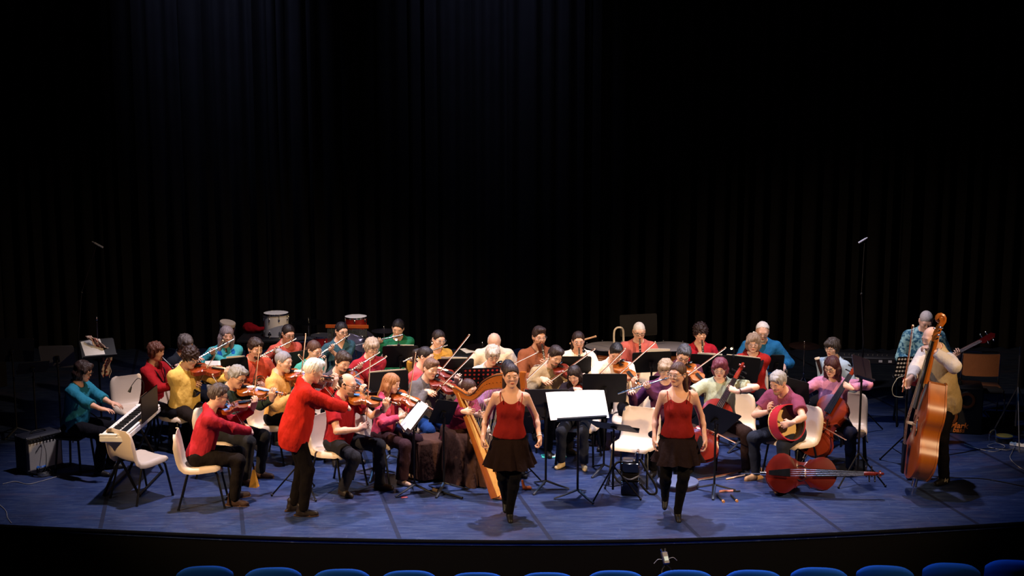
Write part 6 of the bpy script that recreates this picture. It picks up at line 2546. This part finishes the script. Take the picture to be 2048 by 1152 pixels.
tubething('cable', 'cream cable looping beside the double bass player\'s bow hand', 'cable', smooth([at_y(1807, 752, 1.7), at_y(1795, 757, 1.7), at_y(1785, 775, 1.7), at_y(1787, 790, 1.7), at_y(1797, 794, 1.7), at_y(1806, 794, 1.7)], 6), .004, mat('cable_cream', '#b8b090', .5))

# ------------------------------------------------------------------ percussion at the back


def drum(pos, r, h, shell_c, label, lugs=8, R=None, name='tom_drum', head_c='#e9e7e4', logo=None, group=None):
    t = thing(name, label, 'drum', M4(R, pos), group)
    m = MB()
    m.lathe([(r, 0), (r, h), (r - .008, h), (r - .008, 0)], 36)
    sh = obj('shell', m.mesh('shell', mat('drum_shell', shell_c, .3, var=.04, coat=.3)), t)
    m = MB()
    m.lathe([(r + .004, h + .004), (r - .004, h + .006), (.0001, h + .006)], 36)
    obj('drum_head', m.mesh('drum_head', mat('drum_head', head_c, .55, var=.04)), t)
    for z in (0, h):
        m = MB()
        m.lathe([(r + .002, z - .014), (r + .009, z - .014), (r + .009, z + .012), (r + .002, z + .012), (r + .002, z - .014)], 36)
        obj('hoop', m.mesh('hoop', CHROME), t)
    for k in range(lugs):
        a = 2 * math.pi * (k + .5) / lugs
        for z in (h * .22, h * .78):
            m = MB()
            m.ball(((r + .008) * math.cos(a), (r + .008) * math.sin(a), z), (.012, .012, .03), seg=8, rings=6)
            m.cyl(((r + .012) * math.cos(a), (r + .012) * math.sin(a), z), ((r + .012) * math.cos(a), (r + .012) * math.sin(a), h if z > h / 2 else 0), .0035, 5)
            obj('lug', m.mesh('lug', CHROME), t)
    if logo:
        b = MB()
        a0 = math.atan2(-1, -.45)
        obj('badge', (lambda mm: mm.mesh('badge', EBONY))(MB().box((0, 0, 0), (.055, .003, .022), M4(Rz(a0 + math.pi / 2), ((r + .0015) * math.cos(a0), (r + .0015) * math.sin(a0), .055)))), sh)
    return t


def cymbal(pos, r, label, col='#2e2a30', tilt=(0, 0), stand_z=True, h=None):
    t = thing('cymbal', label, 'cymbal', M4(None, (pos[0], pos[1], 0)), 'cymbals at the back')
    R = Rx(rad(tilt[0])) @ Ry(rad(tilt[1]))
    m = MB()
    m.lathe([(.008, .022), (.02, .021), (.035, .012), (.06, .006), (r * .6, .001), (r, -.012), (r, -.014), (r * .6, -.001), (.06, .004), (.03, .010), (.008, .019)], 40, M4(R, (0, 0, pos[2])))
    obj('plate', m.mesh('plate', mat('cymbal_bronze', col, .3, .85, var=.2, scale=3)), t)
    m = MB()
    m.cyl((0, 0, pos[2] - .05), (0, 0, pos[2] + .06), .005, 6)
    m.ball((0, 0, pos[2] + .045), .011, seg=8, rings=5)
    obj('wing_nut', m.mesh('wing_nut', CHROME), t)
    m = MB()
    m.tube([(0, 0, pos[2] - .03), (0, 0, pos[2] * .55), (0, 0, pos[2] * .55 - .001), (0, 0, .25)], [.007, .007, .011, .011], 8)
    m.ball((0, 0, pos[2] * .55), .018, seg=8, rings=5)
    obj('pole', m.mesh('pole', CHROME), t)
    for k in range(3):
        a = rad(30 + 120 * k)
        m = MB()
        m.tube([(0, 0, .42), (.26 * math.cos(a), .26 * math.sin(a), .012)], .008, 6)
        obj('leg', m.mesh('leg', CHROME), t)
    return t


tz = .66
tp0 = at(545, 676, tz)
tbl = thing('table', 'black covered equipment table under the white drum at the back', 'table', M4(None, (tp0[0] - .05, tp0[1] + .1, 0)))
m = MB()
m.box((0, 0, tz - .02), (.9, .55, .04), None, .008)
obj('tabletop', m.mesh('tabletop', mat('table_black', '#141418', .5)), tbl)
for x in (-1, 1):
    for y in (-1, 1):
        m = MB()
        m.cyl((x * .40, y * .23, tz - .03), (x * .40, y * .23, 0), .018, 8)
        obj('leg', m.mesh('leg', BLACKM), tbl)
drum((at(551, 676, tz)[0], at(551, 676, tz)[1] + .10, tz + .014), .178, .335, '#d9d3ca', 'white drum with chrome hoops standing on the black table at the back', logo=True)
q = at(500, 668, tz)
S = SDF()
S.ell((0, 0, .06), (.12, .09, .07)).ell((.10, -.02, .05), (.09, .06, .035)).ell((.17, 0, .06), (.06, .05, .025)).ell((-.04, 0, .10), (.08, .07, .06))
S.plane((0, 0, -1), (0, 0, .001))
thing('cap', 'crumpled dark red cloth cap lying on the black table left of the white drum', 'cap', M4(None, (q[0], q[1] + .1, tz)), None, S.build('red_cap', cloth('#8e141a', 'red_cloth'), .010, noise=(.008, 40, 1)))
q = at(445, 668, .80)
hd_ = thing('hand_drum', 'orange wooden hand drum with a tilted pale skin behind the long-haired flutist', 'drum', M4(Ry(rad(13)) @ Rx(rad(8)), (q[0], q[1], .58)))
m = MB()
m.lathe([(.08, 0), (.075, .12), (.095, .28), (.108, .40)], 24)
obj('shell', m.mesh('shell', wood('orange_wood', '#b8651c')), hd_)
m = MB()
m.lathe([(.112, .37), (.116, .40), (.112, .42), (.0001, .425)], 24)
obj('drum_skin', m.mesh('drum_skin', mat('drum_head', '#b9aba0', .6)), hd_)
m = MB()
m.lathe([(.113, .355), (.119, .362), (.113, .37)], 24)
obj('ring', m.mesh('ring', CHROME), hd_)
for k in range(8):
    a = 2 * math.pi * k / 8
    m = MB()
    m.cyl((.118 * math.cos(a), .118 * math.sin(a), .37), (.09 * math.cos(a), .09 * math.sin(a), .15), .004, 5)
    obj('tension_rod', m.mesh('tension_rod', CHROME), hd_)
m = MB()
m.tube([(0, 0, .02), (0, 0, -.56)], .02, 8)
obj('pole', m.mesh('pole', BLACKM), hd_)

q = at(605, 700, .50)
drum((q[0], q[1], .36), .17, .30, '#7d1216', 'dark red tom drum behind the flutist in coral, left one', head_c='#3a3a40')
q = at(634, 698, .50)
drum((q[0] + .06, q[1] + .1, .34), .16, .34, '#8a1418', 'dark red tom drum left of the chime bar, right one', head_c='#3a3a40')
cymbal(at(617, 643, 1.0), .24, 'large dark cymbal above the two red drums at the back', '#1a191e')
cymbal(at(725, 680, .88), .21, 'dark tilted cymbal below the chime bar, catching a highlight', '#6a6678', (36, 20))
cymbal(at(768, 660, .92), .18, 'small dark cymbal left of the flutist in green', '#5a5664')
cymbal(at(965, 692, .84), .24, 'dark flat cymbal left of the bald man in cream', '#2e2a30')
cymbal(at(1609, 690, .86), .21, 'thin brown cymbal right of the white-haired man in blue', '#4a342e', (4, 0))

cbp = at_y(694, 653, 5.1)
ch = thing('bar_chimes', 'wooden bar with a row of hanging metal chimes at the back', 'chimes', M4(Rz(rad(-4)), (cbp[0], cbp[1], 0)))
cz_ = cbp[2]
OW = wood('chime_wood', '#a84e1e')
m = MB()
m.box((0, 0, cz_), (.60, .035, .05), None, .006)
obj('bar', m.mesh('bar', OW), ch)
for i in range(34):
    L_ = .10 + .20 * (1 - i / 33)
    m = MB()
    x = -.27 + .54 * i / 33
    m.cyl((x, 0, cz_ - .035), (x, 0, cz_ - .035 - L_), .0055, 6)
    obj('chime_tube', m.mesh('chime_tube', SILVER), ch)
m = MB()
m.cyl((-.22, .03, cz_), (-.22, .03, .02), .012, 8)
m.cyl((.26, .03, cz_), (.26, .03, .02), .012, 8)
m.box((-.22, .03, .012), (.05, .45, .024))
m.box((.26, .03, .012), (.05, .45, .024))
obj('stand', m.mesh('stand', CHROME), ch)
q = at_y(712, 655, 5.35)
drum((q[0], q[1], q[2] - .02), .15, .17, '#8a1a14', 'red drum with a white head behind the chime bar', head_c='#f2f2f4', lugs=6)
m = MB()
dst = thing('drum_stand', 'chrome stand under the red drum with the white head', 'stand', M4(None, (q[0], q[1], 0)))
m.cyl((0, 0, q[2] - .036), (0, 0, .3), .012, 8)
obj('pole', m.mesh('pole', CHROME), dst)
for k in range(3):
    a = rad(90 + 120 * k)
    m = MB()
    m.tube([(0, 0, .4), (.27 * math.cos(a), .27 * math.sin(a), .01)], .01, 6)
    obj('leg', m.mesh('leg', CHROME), dst)


def timpani(px, py, label):
    q = at(px, py, .80)
    t = thing('timpani', label, 'timpani', np.diag([1, 1, .905, 1]) * 1.0 @ M4(None, (q[0], q[1], 0)), 'timpani at the back')
    w = wood('timpani_wood', '#8a4a22', .4)
    r = .335
    m = MB()
    prof = [(.14, .40)]
    for i in range(9):
        z = .46 + i * .036
        rr = .20 + .118 * math.sin(min(1, i / 5) * math.pi / 2)
        prof += [(rr, z), (rr + .006, z + .008), (rr + .006, z + .026), (rr, z + .034)]
    prof += [(r - .01, .80), (r - .01, .81)]
    m.lathe(prof, 40)
    obj('bowl', m.mesh('bowl', w), t)
    m = MB()
    m.lathe([(r, .81), (r + .012, .815), (r + .012, .872), (r, .878), (r - .012, .874), (r - .012, .81), (r, .81)], 40)
    sp = mat('sparkle_rim', '#10141f', .25, .6, var=.9, scale=90)
    obj('rim', m.mesh('rim', sp), t)
    m = MB()
    m.lathe([(r - .004, .879), (r - .02, .884), (.0001, .886)], 40)
    obj('drum_head', m.mesh('drum_head', mat('timpani_skin', '#8d8990', .5, var=.05)), t)
    for k in range(8):
        a = 2 * math.pi * (k + .25) / 8
        m = MB()
        m.cyl(((r + .02) * math.cos(a), (r + .02) * math.sin(a), .885), ((r + .004) * math.cos(a), (r + .004) * math.sin(a), .66), .007, 6)
        m.box(((r + .02) * math.cos(a), (r + .02) * math.sin(a), .892), (.02, .02, .02), None, .004)
        obj('tension_rod', m.mesh('tension_rod', CHROME), t)
    for k in range(3):
        a = rad(90 + 120 * k)
        m = MB()
        m.tube([(.2 * math.cos(a), .2 * math.sin(a), .47), (.33 * math.cos(a), .33 * math.sin(a), .25), (.30 * math.cos(a), .30 * math.sin(a), .01)], .016, 7)
        obj('leg', m.mesh('leg', BLACKM), t)
    return q


timpani(1218, 692, 'timpani with a grey skin and ridged wooden bowl, left of the white-haired clarinettist')
timpani(1342, 692, 'timpani with a grey skin and ridged wooden bowl, right of the white-haired clarinettist')
q = at(1229, 688, .9)
tf = MB()
tf.tube(smooth([at_y(1231, 730, 4.62), at_y(1229, 700, 4.62), at_y(1228, 668, 4.62), at_y(1232, 657, 4.62), at_y(1241, 655, 4.62), at_y(1246, 660, 4.66), at_y(1247, 675, 4.70), at_y(1247, 700, 4.70), at_y(1247, 730, 4.70)], 5), .013, 8)
thing('tube_frame', 'bent cream metal tube rising beside the left timpani', 'tube frame', None, None, tf.mesh('tube_frame', mat('cream_tube', '#cfc4b4', .35)))
m = MB()
a_, b_ = at(1140, 687, 1.02), at(1191, 673, 1.06)
m.tube([a_, b_], .012, 8)
m.ball(b_, .016, seg=8, rings=5)
mal = thing('mallet', 'pale wooden mallet on a thin black holder behind the clarinettist in white', 'mallet', None, None, m.mesh('mallet', wood('pale_wood', '#d9b08c')))
m = MB()
mm_ = (a_ + b_) / 2
m.tube([(mm_[0], mm_[1], mm_[2] - .008), (mm_[0], mm_[1], .02)], .008, 7)
m.lathe([(.14, 0), (.14, .012), (.02, .03)], 20, M4(None, (mm_[0], mm_[1], 0)))
obj('holder', m.mesh('holder', BLACKM), mal)
# black desk with a paper, percussion table
q = at(915, 708, .80)
pt = thing('table', 'black percussion table with a sheet of paper left of the bald man in cream', 'table', M4(Rz(rad(-6)), (q[0], q[1] + .05, 0)))
m = MB()
m.box((0, 0, .785), (.62, .40, .03), None, .006)
obj('tabletop', m.mesh('tabletop', mat('table_black', '#141418', .5)), pt)
for x in (-1, 1):
    for y in (-1, 1):
        m = MB()
        m.cyl((x * .28, y * .17, .77), (x * .28, y * .17, 0), .014, 7)
        obj('leg', m.mesh('leg', BLACKM), pt)
q = at(941, 700, .815)
sheet(M4(Rz(rad(20)), (q[0], q[1], .802)), np.eye(4), 'blue white sheet of paper lying on the black percussion table', 0, 0, .21, .30, 0)

# synthesizer on the right at the back
q = at(1742, 722, .86)
sy = thing('synthesizer', 'black synthesizer on a stand at the back right', 'keyboard', M4(Rz(rad(-8)), (q[0], q[1] + .15, 0)))
m = MB()
m.box((0, 0, .86), (1.05, .30, .09), None, .012)
obj('case', m.mesh('case', mat('synth_black', '#101014', .4)), sy)
text('lettering', 'ADLER', .055, M4(FM, (-.40, -.152, .865)), mat('pale_print', '#8d8b86', .6), sy)
for x in (.14, .26):
    m = MB()
    m.box((x, -.151, .86), (.045, .004, .03))
    obj('display', m.mesh('display', mat('display_grey', '#8f8f96', .4)), sy)
for i in range(10):
    m = MB()
    m.cyl((-.30 + i * .06, .0, .905), (-.30 + i * .06, .0, .918), .011, 8)
    obj('knob', m.mesh('knob', GREYM), sy)
for x in (-1, 1):
    m = MB()
    m.tube([(x * .38, -.13, .815), (x * .38, .16, .012)], .014, 7)
    obj('leg', m.mesh('leg', BLACKM), sy)
    m = MB()
    m.tube([(x * .38, .13, .815), (x * .38, -.16, .012)], .014, 7)
    obj('leg', m.mesh('leg', BLACKM), sy)

# ------------------------------------------------------------------ tall microphone stands


def mic_stand(base_px, pts_px, mic_a, mic_b, y, label):
    b = at_y(base_px[0], base_px[1], y)
    t = thing('microphone_stand', label, 'microphone stand', M4(None, (b[0], y, 0)))
    off = A(b[0], y, 0)
    top = at_y(pts_px[0][0], pts_px[0][1], y) - off
    m = MB()
    m.tube([(0, 0, .30), (0, 0, 1.2), top], [.012, .011, .008], 8)
    obj('pole', m.mesh('pole', BLACKM), t)
    for k in range(3):
        a = rad(30 + 120 * k)
        m = MB()
        m.tube([(0, 0, .36), (.40 * math.cos(a), .40 * math.sin(a), .012)], .009, 6)
        obj('leg', m.mesh('leg', BLACKM), t)
    m = MB()
    tip = at_y(pts_px[1][0], pts_px[1][1], y) - off
    m.tube([top, tip], .006, 6)
    m.ball(top, .02, seg=8, rings=5)
    obj('boom', m.mesh('boom', BLACKM), t)
    m = MB()
    a_, b_ = at_y(mic_a[0], mic_a[1], y) - off, at_y(mic_b[0], mic_b[1], y) - off
    m.tube([a_, a_ + (b_ - a_) * .2, a_ + (b_ - a_) * .22, b_], [.007, .009, .012, .012], 8)
    obj('microphone', m.mesh('microphone', mat('microphone_glint_grey', '#c3c8dc', .35, .3)), t)  # pale colour stands in for light reflected off the chrome
    return t


mic_stand((163, 820), ((163, 585), (192, 492)), (184, 483), (206, 495), 3.4, 'very tall black microphone stand with a silver microphone at the left')
mic_stand((1721, 820), ((1723, 588), (1729, 486)), (1735, 475), (1717, 486), 3.4, 'very tall black microphone stand with a silver microphone at the right')
q0 = at(203, 840, 0)
ms = thing('microphone_stand', 'short chrome stand rising behind the scarf at the left', 'microphone stand', M4(None, (q0[0], q0[1], 0)))
m = MB()
m.cyl((0, 0, .03), (0, 0, 1.32), .008, 8)
m.ball((0, 0, 1.36), (.018, .018, .03), seg=8, rings=6)
obj('pole', m.mesh('pole', CHROME), ms)
m = MB()
m.lathe([(.13, 0), (.13, .012), (.02, .03)], 20)
obj('base', m.mesh('base', BLACKM), ms)
q0 = at(2030, 905, 0)
ts = thing('tripod_stand', 'grey tripod stand at the far right edge', 'stand', M4(None, (q0[0] + .1, q0[1] + .3, 0)))
m = MB()
m.cyl((0, 0, .25), (0, 0, 1.25), .012, 8)
obj('pole', m.mesh('pole', GREYM), ts)
for k in range(3):
    a = rad(20 + 120 * k)
    m = MB()
    m.tube([(0, 0, .75), (.33 * math.cos(a), .33 * math.sin(a), .012)], .009, 6)
    obj('leg', m.mesh('leg', GREYM), ts)

# ------------------------------------------------------------------ things on the floor
# button accordion
p = at(1262, 992, 0)
ac = thing('accordion', 'black button accordion with chrome keys and a strap standing on the floor', 'accordion', M4(Rz(rad(-8)), (p[0], p[1] + .09, 0)))
GB = mat('gloss_black', '#08080a', .12, var=.02, coat=.6)
m = MB()
m.box((0, 0, .085), (.20, .19, .17), None, .014)
obj('bass_casing', m.mesh('bass_casing', GB), ac)
for i in range(7):
    m = MB()
    m.box((0, 0, .178 + i * .011), (.188 - .01 * (i % 2), .178 - .01 * (i % 2), .009), None, .003)
    obj('bellows_fold', m.mesh('bellows_fold', mat('bellows', '#171310', .5)), ac)
m = MB()
m.box((0, 0, .315), (.20, .19, .12), None, .014)
obj('treble_casing', m.mesh('treble_casing', GB), ac)
m = MB()
m.box((-.03, 0, .380), (.12, .15, .02), None, .006)
obj('grille', m.mesh('grille', mat('grille_dark', '#23222a', .4, .5, var=.5, scale=120)), ac)
m = MB()
m.box((.075, 0, .425), (.03, .15, .13), None, .006)
fbd = obj('fingerboard', m.mesh('fingerboard', GB), ac)
for i in range(10):
    for j in range(2):
        m = MB()
        m.ball((.054 - .004 * j, -.06 + .013 * i, .40 + .05 * j), .0065, seg=6, rings=4)
        obj('button', m.mesh('button', SILVER), fbd)
m = MB()
m.box((.078, -.06, .46), (.018, .015, .10), None, .003)
obj('end_cap', m.mesh('end_cap', mat('pink_wood', '#c09a90', .5)), fbd)
m = MB()
m.tube(smooth([(-.095, -.10, .225), (0, -.135, .20), (.095, -.10, .235)], 6), .008, 6, flat=(.4, (0, -1, 0)))
obj('bellows_strap', m.mesh('bellows_strap', mat('strap_grey', '#6a6a70', .4)), ac)
for px_, pz in ((-.085, .13), (.088, .14)):
    m = MB()
    m.box((px_, -.098, pz), (.008, .006, .045), None, .002)
    obj('metal_corner', m.mesh('metal_corner', CHROME), ac)
m = MB()
m.tube(smooth([(-.09, 0, .36), (-.16, -.02, .34), (-.19, -.04, .25), (-.15, -.05, .17), (-.10, -.06, .13)], 6), .013, 6, flat=(.35, (0, -1, 0)))
obj('shoulder_strap', m.mesh('shoulder_strap', RUBBER), ac)
m = MB()
m.tube(smooth([(.10, 0, .40), (.17, -.02, .28), (.27, -.03, .12), (.285, -.03, .03), (.22, -.03, .012), (.16, -.02, .06), (.11, -.02, .12)], 6), .013, 6, flat=(.35, (0, -1, 0)))
obj('shoulder_strap', m.mesh('shoulder_strap', RUBBER), ac)


def floor_box(name, label, cat, px, py, size, rot, matr, parts=None, bev=.004):
    p = at(px, py, 0)
    m = MB()
    m.box((0, 0, size[2] / 2), size, None, bev)
    return thing(name, label, cat, M4(Rz(rad(rot)), (p[0], p[1], 0)), None, m.mesh(name, matr))


bk_ = floor_box('music_folder', 'turquoise and white folder lying on the floor under the middle stands', 'folder', 1108, 913, (.30, .13, .012), 3, mat('turquoise_card', '#35c2b4', .6))
m = MB()
m.box((.02, 0, .0135), (.10, .11, .003))
m.box((.115, 0, .0135), (.06, .11, .003))
obj('white_sheet', m.mesh('white_sheet', PAPER), bk_)
p = at(507, 975, 0)
wd = thing('yellow_wedge', 'orange yellow folded card wedge on the floor behind brown shoes', 'wedge', M4(Rz(rad(-15)), (p[0], p[1] + .02, 0)))
m = MB()
m.add([(-.045, -.03, 0), (.045, -.03, 0), (.018, .0, .20), (-.012, .0, .20), (-.045, .05, 0), (.045, .05, 0)], [(0, 1, 2, 3), (5, 4, 3, 2), (1, 5, 2), (4, 0, 3), (0, 4, 5, 1)])
obj('card', m.mesh('card', mat('orange_card', '#d9901a', .6)), wd)
floor_box('red_tag', 'small dark red tag lying on the floor left of the side-on stand', 'tag', 809, 996, (.07, .035, .012), 20, mat('red_plastic', '#7a1a24', .4))
p = at(1050, 979, 0)
S = SDF()
S.cone((0, 0, .02), (.06, -.01, .018), .022, .018, .01).cone((-.01, 0, .02), (-.03, .01, .10), .02, .012, .01).cone((.0, 0, .02), (.05, .05, .015), .02, .014, .01)
S.plane((0, 0, -1), (0, 0, .001))
thing('orange_toy', 'small bright orange rubber foot shape on the floor right of the left dancer', 'toy', M4(None, (p[0], p[1], 0)), None, S.build('orange_toy', mat('orange_rubber', '#d9691e', .5), .007))
a_, b_ = at(866, 979, .02), at(925, 996, .02)
m = MB()
m.tube([a_, a_ + (b_ - a_) * .18], .020, 10)
pip = thing('rubber_ended_bar', 'black bar with a brown rubber end lying on the floor before the harpist', 'bar', None, None, m.mesh('rubber_end', mat('brown_rubber', '#4a3a2c', .8)))
m = MB()
m.tube([a_ + (b_ - a_) * .15, b_], .014, 10)
obj('bar', m.mesh('bar', BLACKM), pip)
p = at(1457, 984, 0)
ck = thing('pink_clip', 'pink and black shoulder rest clip lying on the floor below the cello bow', 'clip', M4(Rz(rad(4)), (p[0], p[1], 0)))
m = MB()
m.tube(smooth([(-.10, 0, .01), (-.05, .012, .012), (0, 0, .012), (.05, .005, .012)], 5), [.012] * 16, 8)
obj('pink_body', m.mesh('pink_body', mat('pink_plastic', '#d98f86', .5)), ck)
m = MB()
m.tube([(.05, .005, .01), (.09, -.01, .01), (.13, .0, .01)], .008, 6)
obj('black_end', m.mesh('black_end', RUBBER), ck)
for i, (pa, pb, lb) in enumerate((((1434, 990), (1446, 1002), 'left'), ((1462, 990), (1473, 1001), 'right'))):
    a_, b_ = at(*pa, .012), at(*pb, .012)
    m = MB()
    m.tube([a_, b_], .010, 10)
    e = thing('shoulder_rest_foot', 'short black peg with a cork end on the front floor, %s one of two' % lb, 'peg', None, None, m.mesh('peg', RUBBER))
    m = MB()
    m.tube([b_ - (b_ - a_) * .02, b_ + (b_ - a_) * .12], .015, 10)
    obj('cork_end', m.mesh('cork_end', mat('cork', '#b07a4a', .8)), e)

# small recorder on a mini tripod before the stage
p = at_y(1331, 1118, -1.25)
rc = thing('audio_recorder', 'small blue grey recorder on a tripod in front of the stage edge', 'recorder', M4(Rz(rad(20)), p))
m = MB()
m.box((0, 0, .01), (.065, .035, .12), M4(Rx(rad(-35))), .008)
obj('housing', m.mesh('housing', mat('recorder_body', '#2c3050', .4)), rc)
m = MB()
m.box((0, -.019, .0), (.042, .003, .04), M4(Rx(rad(-35))))
obj('display', m.mesh('display', mat('recorder_display', '#8fb4b8', .3, emit=.12)), rc)
for x in (-1, 1):
    m = MB()
    m.cyl((x * .015, 0, .07), (x * .02, 0, .10), .009, 8, M4(Rx(rad(-35))))
    obj('capsule', m.mesh('capsule', SILVER), rc)
    m = MB()
    m.tube(smooth([(x * .035, 0, 0), (x * .08, 0, .005), (x * .12, 0, -.03)], 5), .003, 5)
    obj('cable_end', m.mesh('cable_end', mat('cable_pale', '#8d8c90', .5)), rc)
for k in range(3):
    a = rad(90 + 120 * k)
    m = MB()
    zf = -.80 - p[2]
    m.tube([(0, 0, -.05), (.05 * math.cos(a), .05 * math.sin(a), -.09), (.22 * math.cos(a), .22 * math.sin(a), zf + .0)], .006, 6)
    obj('leg', m.mesh('leg', BLACKM), rc)
# print on the brown jumper
bc = CTX['the long-bearded clarinettist']
m = MB()
tpv = bc['tp']
for pts in ([(-.09, .33), (-.05, .338), (.0, .336)], [(-.09, .318), (-.05, .312), (.0, .320)], [(-.07, .345), (-.06, .305)], [(-.04, .345), (-.03, .307)], [(-.01, .342), (.005, .31)]):
    m.tube([tpv(x, -.132 - .02 * (1 - abs(x) * 6), z) for x, z in pts], .0035, 5)
obj('jumper_print', m.mesh('jumper_print', mat('print_white', '#d8cfc6', .8)), bc['obj'])
# stripes on the bass player's trainers
for sd, ch_ in zip('LR', [c for c in bass_c['obj'].children if c.name.startswith('shoe')]):
    for i in range(3):
        for x in (-1, 1):
            m = MB()
            m.box((x * .040, -.055 + .022 * i, .048), (.004, .009, .055), M4(Rx(rad(-18)), (0, 0, 0)))
            obj('stripe', m.mesh('stripe', mat('cream_stripe', '#e3d3b4', .6)), ch_)
